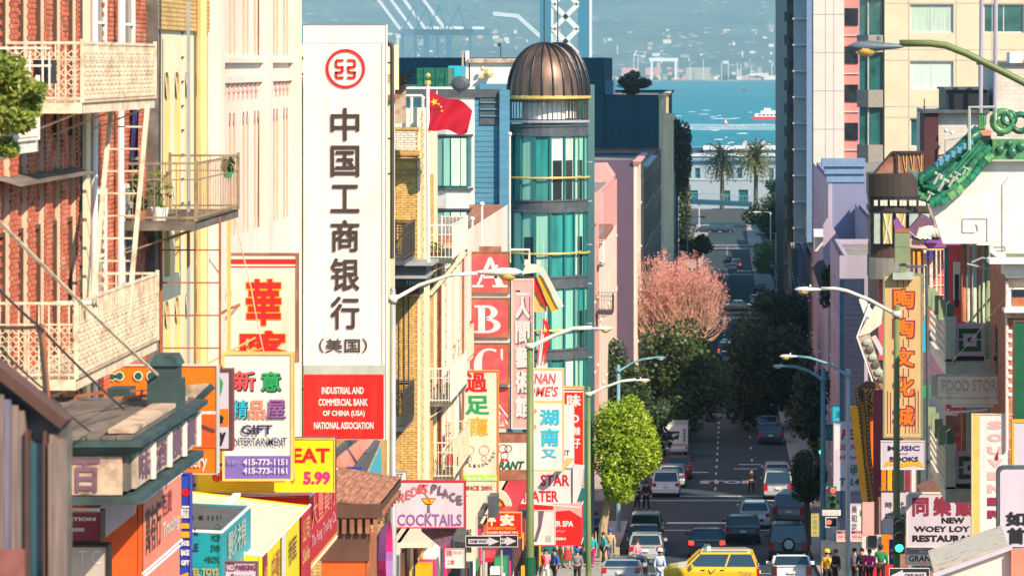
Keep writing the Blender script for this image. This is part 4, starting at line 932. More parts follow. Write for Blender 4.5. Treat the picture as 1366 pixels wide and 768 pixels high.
mb=MB();mb.box(PX(312,57.9),PX(330,57.9),57.85,57.95,PZ(470,58),PZ(467,58));mb.bar(P(297,484,57.9),P(323,472,57.9),.03);part('cable_clip',mb,'rust',r)
sign('yellow restaurant sign with red letters OPEN EAT and price 5.99',56.7,262,584,447,656,'yellow',
  [('t','OPEN EAT',306,597,440,617,'brightred',{'bold':.035}),('t','COMBO MEALS $',283,629,394,644,'brightred',{'bold':.03}),('t','5.99',405,628,441,646,'magenta',{'bold':.05}),('c',291,632,3,7,'brightred')],frame='gold',fw=1.2,side='iron',wall=-9.5)
# the tall bank sign
r=sign('giant white and red vertical bank sign with Chinese characters and a round red emblem',70,405,33,515,586,'signwhite',
  [('r',408.5,57,509,58,'lilac'),('r',509,57,510.3,488,'concrete'),('r',405.5,487,514.5,499,'sagegrey'),('r',405.5,499.5,512,585,'brightred'),('c',461,92,22.6,26.4,'brightred')]+
  [('l',p_,3.4,'brightred')for p_ in([(458.6,81),(448.6,81),(448.6,90),(458.6,90)],[(447,97),(457,97),(457,90)],[(448.6,96),(448.6,104),(458.6,104)],[(463.4,81),(473.4,81),(473.4,90),(463.4,90)],[(475,97),(465,97),(465,90)],[(463.4,104),(473.4,104),(473.4,96)])]+
  [('t',c_,442,y_,479,y_+h_,'inkbrown',{'bold':.032})for c_,y_,h_ in(('中',145,42),('国',195,40),('工',247,36),('商',294,41),('银',345,42),('行',396,42))]+
  [('t','（美国）',426,451,490,470,'inkbrown',{'bold':.02})]+
  [('t',s_,a,y_,b,y_+9.5,'signwhite',{'bold':.03})for s_,a,b,y_ in(('INDUSTRIAL AND',429.5,485.5,515.5),('COMMERCIAL BANK',425,491,531.2),('OF CHINA (USA)',431,487,546.8),('NATIONAL ASSOCIATION',419,498.5,562.2))],depth=.32,frame='white',fw=.01,wall=-9.5)
mb=MB();mb.tube([P(517,62,71),P(519,57,71),P(522.5,60,71),P(523,68,71),P(523,345,71)],.045,8);part('support_pole',mb,'iron',r)
for y in(84,185,232):mb=MB();mb.bar(P(512,y,71),P(525,y,71),.04);part('support_arm',mb,'iron',r)
for y in(78,237,396):mb=MB();mb.bar(P(396,y,70.2),P(407,y,70.2),.07);part('gold_bracket',mb,'gold',r)
# ================================================================ LEFT SIDE, middle
# ---- tall cream edge then the alley and the yellow brick building
r=thing('bank_building','yellow and cream building carrying the giant bank sign, ending at the alley','building',(-14,80,-14))
mass(r,-22,-9.8,70.35,90.2,-17,PZ(118,90),'yellowbrick',par=.5,parm='cream')
facade(r,(-9.5,70.35,-17),(0,1,0),(1,0,0),19.8,17+PZ(118,90)+.4,[(a,z_,a+1.1,z_+1.9)for a in(3,6,9,12,15.5)for z_ in(4.5,8,11.5)],'yellowbrick',frame='cream',nx=2)
mb=MB();mb.box(-9.49,-9.4,88.9,90.2,-17,PZ(112,90));part('quoin',mb,'cream',r)
mb=MB();mb.box(-12,-9.3,90.2,90.3,PZ(120,90),PZ(60,90));part('end_parapet',mb,'cream',r)
mb=MB();mb.box(-9.6,-9.28,84,90.3,PZ(132,90),PZ(126,90));part('string_course',mb,'rust',r)
# pagoda shaped roof ornament
r=thing('roof_ornament','upturned grey and red pagoda roof edge behind the bank sign pole','roof ornament',P(540,150,93))
for k,(y0,y1,x0,x1,m_)in enumerate(((97,101,500,556,'woodgrey'),(102,105,505,552,'brownroof'),(107,110,512,548,'woodgrey'),(111,116,512,546,'rust'),(117,124,514,538,'peeling'))):
 mb=MB();mb.grid(10,1,lambda u,v:(PX(x0+(x1-x0)*u,93),93+.6*v,PZ(y0+(y1-y0)*1-7*u**3,93)));n_=len(mb.v);mb.v+=[(x,y,z-.09)for x,y,z in mb.v];mb.f+=[tuple(n_+k_ for k_ in f[::-1])for f in mb.f];mb.i+=[0]*(len(mb.f)-len(mb.i));part('eave',mb,m_,r,kind='stuff' if 0 else None)
mb=MB();mb.box(PX(514,93.2),PX(540,93.2),93.2,93.6,PZ(165,93),PZ(100,93));part('wall',mb,'peeling',r)
# ---- yellow brick building with fire escapes
r=thing('yellow_brick_building','yellow brick building with blank side wall and cluttered fire escapes beyond the alley','building',(-14,105,-18))
Yc=97.7;zt=PZ(172,Yc);mass(r,-24,-9.75,Yc+.04,103.8,-20,zt,'yellowbrick',par=0);zl=PZ(345,104);mass(r,-24,-9.76,103.81,113.2,-20,zl,'yellowbrick',par=0)
mb=MB();mb.box(-24,-9.5,Yc,Yc+.2,-20,zt);part('side_wall',mb,'yellowmortar',r)
bricks(r,1,'yellowbrick_face',PX(519,Yc),-9.52,PZ(640,Yc),PZ(204,Yc),Yc,axis='x',L_=.22,H_=.062,pitch=.073,dep=.02,seed=3)
bricks(r,1,'whitebrick_face',PX(519,Yc),-9.52,PZ(203,Yc),PZ(174,Yc),Yc,axis='x',L_=.22,H_=.062,pitch=.073,dep=.02,seed=4)
for py,h_,o_ in((172,.1,.05),(204,.16,.07),(212,.05,.09),(226,.04,.06),(233,.04,.06)):mb=MB();mb.box(-12,-9.5+o_,Yc-o_,Yc,PZ(py,Yc)-h_/2,PZ(py,Yc)+h_/2);part('corbel_course',mb,'yellowbrick',r)
mb=MB();mb.box(-9.5,-9.42,Yc,98.9,-20,zt+.05);part('quoin',mb,'cream',r)
mb=MB()
for k in range(70):mb.box(-9.43,-9.39,Yc+.1+(k%2)*.2,Yc+.5+(k%2)*.3,PZ(640,Yc)+k*.16,PZ(640,Yc)+k*.16+.11)
part('quoin_block',mb,'yellowbrick_face',r,kind='stuff')
for ya,yl,zh,aa,zz in((98.9,4.9,zt,(1.2,3.2),(4.6,8.1,11.6,15.0)),(103.8,9.4,zl,(1.6,4.4,7.2),(4.6,8.1))):facade(r,(-9.5,ya,-20),(0,1,0),(1,0,0),yl,20+zh,[(a,z_,a+1.0,z_+2.0)for a in aa for z_ in zz],'cream',frame='rust',nx=1,pane=['glass','blinds','glassteal'])
for y in(100.2,102.6,105.4,108.2,111):mb=MB();mb.box(-9.49,-9.35,y-.5,y-.1,-20,zt if y<103 else zl);part('pilaster',mb,'cream' if y<104 else 'pinkwhite',r)
for y in(101.4,104.2):mb=MB();mb.box(-9.49,-9.38,y,y+.35,-20,zt-1.5 if y<103 else zl);part('rusty_strip',mb,'rust' if y>103 else 'yellowbrick',r)
pipe(r,[(PX(545,97.5),97.5,PZ(352,97.5)),(PX(545,97.5),97.5,PZ(545,97.5))],.02,'iron','conduit');pipe(r,[(PX(538,97.5),97.5,PZ(352,97.5)),(PX(538,97.5),97.5,PZ(545,97.5))],.02,'iron','conduit')
mb=MB();mb.prism([(PX(583,104),PZ(120,104)),(PX(583,104),PZ(330,104)),(PX(571,104),PZ(330,104)),(PX(560,104),PZ(172,104)),(PX(574,104),PZ(150,104))],'y',104,104.2);part('parapet_end',mb,'pinkwhite',r)
# dark cornice in the alley mouth
r=thing('alley_awning','dark slate cornice box with pale trim in front of the yellow brick wall','canopy',P(545,385,96))
mb=MB();mb.box(PX(519,96),PX(570,96),95.6,97.3,PZ(382,96),PZ(350,96));part('body',mb,'slate',r)
for py in(349,366):mb=MB();mb.box(PX(518,96),PX(580 if py==349 else 572,96),95.3,97.4,PZ(py+3.5,96),PZ(py,96));part('trim',mb,'grey_pole',r)
mb=MB();mb.box(PX(519,96),PX(560,96),95.8,97.3,PZ(394,96),PZ(382.2,96));part('dark_frieze',mb,'darkbrown',r)
for k in range(5):mb=MB();mb.box(PX(542+k*4,95.55),PX(544.5+k*4,95.55),95.5,95.6,PZ(379,95.6),PZ(373,95.6));part('modillion',mb,'blue_pole',r)
balcony('dark iron balcony beside the bank sign, on the yellow brick wall',PX(516,95),PX(541,95),94.2,97.6,PZ(345,95),.98,'iron',gap=.16,plate='slate')
balcony('dark iron balcony low on the yellow brick wall behind the grey lamp post',PX(517,95),PX(540,95),94.6,97.6,PZ(567,95),1.05,'iron',gap=.14,plate='slate')
balcony('pale railing balcony with flower boxes below the teal bay window',-9.45,-8.62,99.9,105.4,PZ(345,100),1.05,'paleiron',gap=.12,plate='slate')
balcony('rusty cream fire escape balcony crowded with poles, right of the yellow brick wall',-9.45,-8.78,101.0,107,PZ(536,101),1.05,'paleiron',gap=.1,plate='woodgrey')
balcony('lowest fire escape balcony above the cocktail sign, hung with red cloths',-9.45,-8.72,101.5,107.6,PZ(634,102),1.1,'lightiron',gap=.12,plate='woodgrey')
balcony('small cream balcony frame halfway up beside the letter B sign',-9.45,-8.95,108,112,PZ(478,110),1.0,'lightiron',gap=.12)
ladder('long pale ladder rising through the fire escapes left of the letter signs',(-9.0,103.5,PZ(640,103.5)),(-9.0,103.5,PZ(340,103.5)),.42,'paleiron',u=(1,0,0),st=.45,r_=.022)
ladder('second ladder of the fire escapes, in rusty pink paint',(-8.85,106.5,PZ(560,106.5)),(-8.85,106.5,PZ(330,106.5)),.5,'rust',u=(0,1,0),st=.5,r_=.02)
r=thing('stair_stringer','pale sloped fire stair running down from the flower balcony','stairs',P(590,380,101));
for d in(0,.7):mb=MB();mb.bar(P(573,392,101)+Vector((0,d,0)),P(619,338,101)+Vector((0,d,0)),.05,.16);part('stringer',mb,'cream',r)
for k in range(9):p_=P(573,392,101).lerp(P(619,338,101),(k+.5)/9);mb=MB();mb.box(p_.x-.12,p_.x+.12,101,101.7,p_.z-.02,p_.z+.02);part('tread',mb,'woodgrey',r)
for i,(px,py,w_,h_,m_)in enumerate(((577,592,7,14,'brightred'),(572,605,8,10,'crimson'),(597,606,8,12,'rose'),(605,610,6,12,'maroon'),(590,580,4,16,'purple'))):
 mb=MB();mb.grid(4,5,lambda u,v:(PX(px+w_*u,102.5),102.5+.04*sin(8*u+3*v),PZ(py+h_*v+1.5*sin(5*u),102.5)))
 single('hanging_cloth',mb,m_,['bright red cloth hung on the lowest fire escape','dark red cloth hanging at the left of the lowest fire escape','rose cloth on the right of the lowest fire escape','small maroon cloth at the right end of the lowest fire escape','narrow purple cloth above the red ones on the fire escape'][i],'laundry',smooth=True)
r=thing('flower_box','row of flower boxes with green and red plants on the pale railing balcony','planter',P(575,345,100));mb=MB();mb.box(PX(556,100),PX(592,100),100,100.3,PZ(344,100),PZ(337,100));part('box',mb,'darkbrown',r)
mb=MB();leafs(mb,P(577,331,100.15),(.35,.15,.2),260,.045);part('foliage',mb,'leaf_olive',r);mb=MB();leafs(mb,P(575,337,100.05),(.38,.12,.08),60,.04);part('flowers',mb,'blossom',r)
# low brick wall and clutter under
r=thing('brown_brick_building','low brown brick building behind the letter signs','building',(-14,125,-20))
mass(r,-24,-9.7,113.25,137.2,-24,PZ(330,114),'brickfar',par=.5);facade(r,(-9.5,113.25,-24),(0,1,0),(1,0,0),23.9,24+PZ(330,114)+.5,[(a,z_,a+1.1,z_+1.8)for a in(1,4,7,10,13,16,19)for z_ in(5,9,12.8)],'pinkwhite',frame='cream')
mb=MB();mb.box(-11.5,-9.52,113.1,113.24,-22,PZ(335,113));part('side_wall',mb,'brickfar',r)
# flag poles
r=thing('flag','red flag with yellow stars flying from a white pole beside the bank sign','flag',P(572,345,96))
mb=MB();mb.tube([P(571.5,350,96),P(570.5,112,96)],.055,8);part('pole',mb,'white',r);mb=MB();mb.ball(P(571,101,96),.08,10);mb.cyl(P(570.7,113,96),.09,.12,8);part('finial',mb,'brass',r)
def fl(u,v):x=572+58*u*(1-.12*v);y=118+(26*u**.8)+55*v*(1-.30*u)+6*sin(7*u+2*v)*u;return(PX(x,96),96+.10*sin(9*u+4*v),PZ(y-8*v*u,96))
mb=MB();mb.grid(26,18,fl);part('cloth',mb,'crimson',r,smooth=True)
def star(mb,cx,cy,R_,rot=0):
 pts=[(cx+(R_ if k%2==0 else R_*.4)*sin(pi*k/5+rot),cy-(R_ if k%2==0 else R_*.4)*cos(pi*k/5+rot))for k in range(10)]
 mb.quad(*[(PX(a,96),95.86,PZ(b,96))for a,b in pts])
mb=MB();star(mb,580,136,5.5,-.3);part('star',mb,'yellow',r)
for a,b in((586,139),(589,142.5),(590,148)):mb=MB();star(mb,a,b,2,.2);part('star',mb,'yellow',r)
for i,(px,y0,y1)in enumerate(((630,295,352),(643,275,340),(680,182,345))):
 Y=119;mb=MB();mb.tube([P(px,y1,Y),P(px,y0,Y)],.04,8);mb.ball(P(px,y0-3,Y),.09,8);single('flag_pole',mb,'white' if i<2 else 'lamp_shell',['short white pole at the left of the letter A sign','white pole with ball finial above the letter A sign','tall cream pole in front of the glass tower'][i],'flagpole')
# folded flags above the Hunan sign
r=thing('flag','drooping red starred flag beside a striped one on a short pole','flag',P(726,488,134));Y=134
mb=MB();mb.grid(4,10,lambda u,v:(PX(724+9*u*(.3+.7*sin(pi*min(1,v*1.1+.05))**.6),Y),Y+.05*sin(9*u+3*v),PZ(425+57*v,Y)));part('cloth',mb,'brightred',r,smooth=True)
mb=MB();mb.bar(P(729,415,Y),P(720,490,Y),.03);part('pole',mb,'white',r);mb=MB();mb.quad(*[P(a,b,Y-.12)for a,b in((728,437),(730,440),(728,443),(726,440))]);part('star',mb,'yellow',r)
r=thing('flag','drooping red and white striped flag left of the starred one','flag',P(718,490,134))
for k in range(5):mb=MB();mb.grid(1,8,lambda u,v:(PX(716+2.2*(k+u)+(1-v)*4,Y),Y+.03*sin(4*v),PZ(440+47*v,Y)));part('stripe',mb,'rose' if k%2==0 else 'signwhite',r)
# ---- signs between the fire escapes and the tower
def letter_panel(y0,y1,ch,label):
 Y=118;cut=7;it=[('p',[(629+cut,y0+4),(677-cut,y0+4),(677,y0+4+cut),(677,y1-3-cut),(677-cut,y1-3),(629+cut,y1-3),(629,y1-3-cut),(629,y0+4+cut)],'rose')]
 r=sign(label,Y,626,y0,680,y1,'rust',it,frame='brownroof',fw=1.2,group='stacked red letter panels',wall=-9.5);pl=face_cam(Y);k=.03;mb=MB()
 def q(*p):mb.quad(*[pl.pt(a,b,k)for a,b in p])
 c=653
 if ch=='A':
  t,b=y0+7,y1-8
  q((c-1,t),(c+3,t),(c+19,b-3),(c+9,b-3));q((c-1,t),(c+1.5,t+9),(c-14,b-3),(c-17,b-3));q((c-9,b-15),(c+10,b-15),(c+11,b-12),(c-10,b-12));q((c-23,b-3),(c-8,b-3),(c-8,b),(c-23,b));q((c+4,b-3),(c+24,b-3),(c+24,b),(c+4,b))
 elif ch=='B':
  t,b=y0+10,y1-6;q((c-20,t),(c-4,t),(c-4,t+3),(c-20,t+3));q((c-15,t+3),(c-6,t+3),(c-6,b-3),(c-15,b-3));q((c-20,b-3),(c-4,b-3),(c-4,b),(c-20,b))
  for yc,ry,rx in((t+(b-t)*.25,(b-t)*.25,15),(t+(b-t)*.73,(b-t)*.27,19)):
   n=12;o_=[(c-4+rx*cos(-pi/2+pi*j/n)*1.0+0,yc+ry*sin(-pi/2+pi*j/n))for j in range(n+1)];i_=[(c-4+(rx-9)*cos(-pi/2+pi*j/n),yc+(ry-3.2)*sin(-pi/2+pi*j/n))for j in range(n+1)]
   for j in range(n):q(o_[j],o_[j+1],i_[j+1],i_[j])
 else:
  t,b=y0+7,y1-1;yc=(t+b)/2;n=20;a0,a1=radians(-62),radians(-300)
  for j in range(n):
   A,B=a0+(a1-a0)*j/n,a0+(a1-a0)*(j+1)/n;w_=lambda A:3+8*max(0,-cos(A))
   q((c+21*cos(A),yc+(b-t)/2*sin(A)),(c+21*cos(B),yc+(b-t)/2*sin(B)),(c+(21-w_(B))*cos(B),yc+((b-t)/2-3)*sin(B)),(c+(21-w_(A))*cos(A),yc+((b-t)/2-3)*sin(A)))
  q((c+15,t+1),(c+18,t+1),(c+18,t+17),(c+15,t+14))
 part('lettering',mb,'signwhite',r)
letter_panel(336,391,'A','faded red sign panel with a white letter A, topmost of the stacked letters')
letter_panel(397,450,'B','faded red sign panel with a white letter B under the letter A')
letter_panel(457,512,'C','faded red sign panel with a white letter C, partly behind the reflexology sign')
sign('faded red panel with diagonal white bands under the letter C',118.3,626,516,680,571,'rose',[('l',[(650,520),(678,556)],2,'signwhite'),('l',[(650,528),(678,566)],2.4,'signwhite'),('r',650,552,673,568,'signwhite'),('t','燕',666,552,674,566,'rose',{'bold':.03})],frame='brownroof',fw=2,wall=-9.5)
for(a,b)in((391,397),(450,457),(512,516)):
 mb=MB();mb.box(PX(627,118.1),PX(680,118.1),118.1,118.2,PZ(b,118),PZ(a,118));single('sign_spacer',mb,'signwhite',{391:'white strut between the letter A and B panels',450:'white strut between the letter B and C panels',512:'white strut below the letter C panel'}[a],'strut')
mb=MB();mb.box(PX(639,118),PX(668,118),118,118.3,PZ(336,118),PZ(329,118));single('cap_block',mb,'brownroof','rusty cap block on top of the letter A panel','sign cap')
it=[]
for k,c_ in enumerate('人 間 藝 術 館'.split()):
 y=398+k*33;it+=[('t',c_,690,y,708,y+27,'oldpurple',{'bold':.07}),]
it2=[('t',c_,688,396.5+k*33,706,423.5+k*33,'signwhite',{'bold':.07})for k,c_ in enumerate('人 間 藝 術 館'.split())]
r=sign('tall pink sign with peeling white three dimensional Chinese characters',121,682,372,712,572,'pink',[('l',[(688,392),(706,392)],3,'signwhite'),('l',[(688,388),(694,388)],2,'inkbrown'),('l',[(707,395),(707,560)],1,'oldpurple')]+it+it2,frame='signcream',fw=1.5,wall=-9.5)
# pagoda shaped sign top
r=thing('sign_roof','cream and orange pagoda roof topping the pink sign','sign ornament',P(715,380,122));Y=122
mb=MB();mb.prism([(PX(a,Y),PZ(b,Y))for a,b in((697,365),(721,362),(745,408),(752,408),(727,360),(718,352),(702,352))],'y',Y-.3,Y);part('ridge',mb,'signcream',r)
mb=MB();mb.prism([(PX(a,Y),PZ(b,Y))for a,b in((716,368),(721,367),(745,413),(736,415))],'y',Y-.2,Y+.1);part('eave',mb,'amber',r)
mb=MB();mb.prism([(PX(a,Y),PZ(b,Y))for a,b in((706,370),(715,370),(732,410),(724,405))],'y',Y-.1,Y+.2);part('red_soffit',mb,'red',r)
mb=MB();mb.prism([(PX(a,Y),PZ(b,Y))for a,b in((712,372),(715,372),(728,408),(728,416),(712,416))],'y',Y,Y+.3);part('gable',mb,'gold',r)
mb=MB();mb.tube([P(680,350,Y),P(680,333,Y),P(706,333,Y),P(706,352,Y)],.05,6);part('frame',mb,'paleiron',r)
for px in(700,717):mb=MB();mb.box(PX(px,Y),PX(px+5,Y),Y-.25,Y,PZ(353,Y),PZ(346,Y));part('battlement',mb,'signcream',r)
r=sign('cream reflexology sign with coloured Chinese characters and a green band',112,616,494,665,662,'signcream',
  [('t','過',621,497,649,522,'red',{'bold':.05}),('t','足',622,528,652,552,'green',{'bold':.05}),('t','癮',620,556,651,581,'amber',{'bold':.02}),
  ('c',626,600,6,6.7,'salmon'),('c',646,600,6,6.7,'salmon'),('c',626,611,3,3.6,'salmon'),('c',646,611,3,3.6,'salmon'),
  ('r',619,633,663,641,'lime'),('t','Best in Town',623,634.5,662,640,'signwhite',{'bold':.04}),('t','SINCE 2001',619,647,656,653,'crimson',{'bold':.02})],frame='orange',fw=2,side='gold',wall=-9.5)
pl=face_cam(112);mb=MB()
for k,ch in enumerate('REFLEXOLOGY'):
 a=radians(150-k*13.5);cx,cy=636+26*cos(a),598+25*sin(a);tx,ty=sin(a),-cos(a);u=pl.U*tx*3.6+pl.V*ty*3.6;v=(pl.U*-cos(a)+pl.V*-sin(a))*4.2
 write(mb,ch,pl.pt(cx,cy,.03)-u/2,u,v,.02)
part('lettering',mb,'navy',r)
sign('white restaurant sign with a chef drawing and black italic letters RANT',125,652,577,704,641,'signwhite',
  [('r',653,578,703,590,'brownroof'),('r',653,626,703,641,'brownroof'),('c',671,598,5,6,'maroon'),('c',678,598,4,5,'maroon'),('c',673,607,4.4,5.2,'maroon'),('p',[(668,611),(673,613),(678,611),(678,616),(673,614),(668,616)],'red'),('c',656,608,2.5,3.2,'rose'),('t','RANT',665,614.5,700,625.5,'darkgreen',{'bold':.04,'shear':.3})],frame='darkbrown',fw=1,wall=-9.5)
sign('white shop sign with a red frame reading cocktails under a yellow glass',88,527,641,621,704,'lilac',
  [('c',0,0,0,.01,'lilac'),('t','COCKTAILS',530,685,616,701,'purple',{'bold':.02}),('p',[(562,664),(582,664),(576,672),(568,672)],'black'),('p',[(563,665),(581,665),(575.5,671),(568.5,671)],'amber'),('l',[(571,672),(571,683)],1,'oldpurple'),('l',[(573,672),(573,683)],1,'oldpurple'),('c',572,685,2.6,3.4,'purple'),('l',[(567,656),(574,669)],1.2,'red')]+
  [('t',c_,530+a,b,530+a+8.5,b+12,'rose' if i<5 else 'oldpurple',{'bold':.0 if i<5 else.03,'shear':-.1 if i>6 else.12})for i,(c_,a,b)in enumerate((('R',2,657),('E',11,653),('D',19,649),("'",28,645),('S',33,645),('P',45,645),('L',54,647),('A',61,651),('C',70,656),('E',79,660)))],frame='crimson',fw=1.6,wall=-9.5)
mb=MB();mb.add([P(562,704,88.2),P(610,704,88.2),P(596,730,88.2),P(586,728,88.2),P(562,708,88.5)],[(0,1,2,3,4)]);mb.v+=[(x,y+.2,z)for x,y,z in mb.v];mb.f+=[(9,8,7,6,5)]+[(k,(k+1)%5,5+(k+1)%5,5+k)for k in range(5)];mb.i+=[0]*6;single('awning',mb,'oldpurple','small purple cloth awning hanging below the cocktail sign','awning')
sign('tiny white street name sign at the alley, ending in the letter T',91,524,628,543,640,'signwhite',[('t','ST',529,631,538,637,'oldpurple',{'bold':.02})],frame='concrete',fw=.5,depth=.03)
# Hunan restaurant sign
sign('white sign with red lettering above blue Chinese characters in an orange frame',135,703,491,752.5,628,'signwhite',
  [('t','HUNAN',694,498,742,512,'rose',{'bold':.03,'shear':.2}),('t',"HOME'S",690,515,745,529,'rose',{'bold':.03,'shear':.2}),('r',703,534,751,537,'gold'),('r',704,537,718,575,'signcream'),('t','湖',721,546,745,566,'cyan',{'bold':.06}),('t','南',722,572,745,594,'cyan',{'bold':.06}),('t','又',723,599,742,610,'cyan',{'bold':.06}),
  ('c',713,548,0,3,'salmon'),('c',712,569,0,3.4,'salmon')],frame='gold',fw=1.8,side='signcream',wall=-9.5)
sign('tall red and white sign with white characters behind the blue lettered sign',142,750,515,779,650,'red',
  [('r',752,517,777,519,'signwhite'),('r',752,521,777,523,'signwhite'),('r',751,539,766,620,'signwhite'),('t','味',757,526,774,541,'signwhite',{'bold':.07}),('c',767,558,3,5.5,'signwhite'),('t','辣',765,569,774,580,'signwhite',{'bold':.05}),('t','子',766,585,774,597,'signwhite',{'bold':.05}),('t','ST',751,600,760,607,'inkbrown')],frame='amber',fw=1.3,side='gold',wall=-9.5)
r=sign('white cinema style sign with red letters STAR THEATER and green trim',140,650,624,763,674,'signwhite',
  [('t','GREAT',650,629,702,645,'crimson',{'bold':.02}),('t','STAR',721,632.5,760,648,'crimson',{'bold':.03}),('t','THEATER',682,654,745,669,'crimson',{'bold':.03})],frame='tealframe',fw=.9,side='signwhite',depth=1.6,wall=-9.5)
mb=MB();mb.prism([(PX(764,140),PZ(624,140)),(PX(778,140),PZ(626,140)),(PX(776,140),PZ(650,140)),(PX(768,140),PZ(672,140)),(PX(764,140),PZ(674,140))],'y',140,141.5);part('end_cabinet',mb,'signwhite',r)
mb=MB();mb.box(PX(690,139.8),PX(750,139.8),139.8,141,PZ(681,140),PZ(675,140));part('yellow_soffit',mb,'amber',r)
mb=MB();mb.prism([(PX(a,139),PZ(b,139))for a,b in((742,622),(752,617),(757,611),(765,613),(757,622),(750,626))],'y',139,139.4);part('star_ornament',mb,'gold',r)
r=awning('red spa awning with white lettering and a faded pink top',-9.4,PX(776,140),139.4,141.2,PZ(676,139.4),PZ(727,139.4),'brightred',(),[('p',[(738,671),(776,671),(776,690),(760,680),(738,682)],'pink'),('t','FOOT&HAIR SPA',700,694,765,702,'signwhite',{'bold':.05}),('t','415-781-8884',716,716,755,720,'signwhite',{'bold':.04}),('l',[(742,709),(746,707),(750,709),(754,707)],.9,'pink')],top='pink',zw=PZ(670,139.4))
sign('pale advertising panel with a violet stripe hanging over the red spa awning',137.5,702,680,741,726,'signwhite',[('p',[(718,680),(726,680),(722,704),(716,722),(712,722),(718,700)],'oldpurple'),('r',702,706,712,722,'pink'),('r',728,714,735,722,'sagegrey')],frame='signwhite',fw=.8,depth=.1)
sign('red jewelry sign with pale gold characters above the one way signs',115,650,683,696,717,'brightred',
  [('t','平',651,686,661,700,'signcream',{'bold':.1}),('t','安',668,686,685,700,'signcream',{'bold':.1}),('t','環球珠寶金行有限公司',650,702,688,706,'amber',{'bold':.02}),('t','GOLDEN JEWELRY MFG.',648,708,692,712,'signwhite',{'bold':.04})],frame='amber',fw=.8,wall=-9.5)
def one_way(label,Y,x0,y0,x1,y1,flip=False,small=False):
 r=thing('one_way_sign',label,'road sign',P((x0+x1)/2,y1+42,Y),'one way signs');pl=face_cam(Y);board(pl,x0,y0,x1,y1,r,'black','signwhite',.7,.03)
 w_=x1-x0;h=y1-y0;f=(lambda t:x1-t*w_)if flip else(lambda t:x0+t*w_);g=lambda t:y0+t*h
 art(pl,[('p',[(f(.08),g(.28)),(f(.66),g(.28)),(f(.66),g(.12)),(f(.96),g(.5)),(f(.66),g(.88)),(f(.66),g(.72)),(f(.08),g(.72))],'lilac'),('t','ONE WAY',min(f(.12),f(.62)),g(.36),max(f(.12),f(.62)),g(.64),'black',{'bold':.04})],r,.01)
 mb=MB();mb.cyl((PX((x0+x1)/2,Y),Y+.1,gz(Y)),.04,PZ(y0-2,Y)-gz(Y),8);part('post',mb,'grey_pole',r);return r
one_way('black ONE WAY sign with white arrow to the right, left of its twin',100,621,714,668,729)
one_way('second ONE WAY sign, half hidden behind the first one',104,646,713,691,729)
sign('small white notice with pink Chinese writing in front of the cream shop',94,594,731,620,757,'signwhite',[('t','招租',595,733,603,741,'crimson',{'bold':.02}),('t','租售',604,734,617,738,'pink'),('t','二樓',597,746,606,752,'rose')],frame='signwhite',fw=.4,depth=.04)
# shop fronts low down on the left
def shopfront(label,Y0,Y1,X_,cols,zlow=None,h=3.2,aw='crimson',seed=1):
 rr=random.Random(seed);r=thing('shopfront',label,'shop front',(X_,Y0,gz(Y0)));zb=gz((Y0+Y1)/2)
 mb=MB();mb.box(X_-.25,X_,Y0,Y1,zb-1,zb+h);part('wall',mb,'signcream',r)
 n=int((Y1-Y0)/1.1)
 for k in range(n):
  y=Y0+(k+.12)*(Y1-Y0)/n;mb=MB();mb.box(X_,X_+.06,y,y+.85,zb+.1,zb+2.3);part('door_panel',mb,rr.choice(cols),r)
  mb=MB();mb.box(X_+.3,X_+.75,y+.1,y+.6,zb+.6,zb+rr.uniform(1.2,2.0));part('goods_rack',mb,rr.choice(['magenta','green','navy','darkbrown','amber','maroon','white','slate']),r)
 mb=MB();mb.box(X_-.1,X_+.9,Y0+.2,Y1-.2,zb+h-.15,zb+h);part('canopy',mb,aw,r);return r
shopfront('cream fronted shop with dark doors and racks of goods, below the cocktail sign',90.5,100,-9.3,['darkbrown','black','gold','slate'],seed=2,aw='signcream',h=2.6)
shopfront('narrow dark shop doors behind the two one way signs',100.3,112,-9.3,['black','signcream','slate','maroon'],seed=3,aw='slate',h=2.5)
shopfront('shop front with dark recess and white pillars beside the red spa awning',113.5,137,-9.3,['black','signcream','darkbrown'],seed=5,aw='crimson')
shopfront('lit shop entrance under the red spa awning',138,145.5,-9.3,['black','slate'],seed=6,aw='brightred')
r=thing('shop_cabinet','cream shop fascia box with black Chinese writing left of the one way signs','shop fascia',P(633,745,101));Y=101
mb=MB();mb.prism([(PX(622,Y),PZ(748,Y)),(PX(622,Y),PZ(664,Y)),(PX(648,Y),PZ(664,Y)),(PX(634,Y),PZ(690,Y)),(PX(634,Y),PZ(748,Y))],'y',Y,Y+1);part('body',mb,'signcream',r);pl=face_cam(Y);art(pl,[('t','記',622.5,705,629,713,'inkbrown',{'bold':.03}),('t','麵',622.5,728,629,736,'inkbrown',{'bold':.03})],r)
mb=MB();mb.box(PX(651,Y+9),PX(663,Y+9),Y+9,Y+10,PZ(690,Y+9),PZ(662,Y+9));single('vent_box',mb,'slate','grey metal box behind the cream shop fascia','metal box')
mb=MB();Y=127
for k in range(9):a0=pi*k/9;a1=pi*(k+1)/9;mb.prism([(PX(665+20*cos(a),Y),PZ(692-38*sin(a),Y))for a in(a0,a1)]+[(PX(665+12*cos(a),Y),PZ(692-28*sin(a),Y))for a in(a1,a0)],'y',Y,Y+.4)
single('arch_ornament',mb,'signcream','cream round arch ornament left of the theater sign','arch')
mb=MB();mb.prism([(PX(665+12*cos(pi*k/10),Y),PZ(692-28*sin(pi*k/10),Y))for k in range(11)],'y',Y+.1,Y+.35);single('amber_arch_board',mb,'amber','amber panel filling the round arch left of the theater sign','panel')
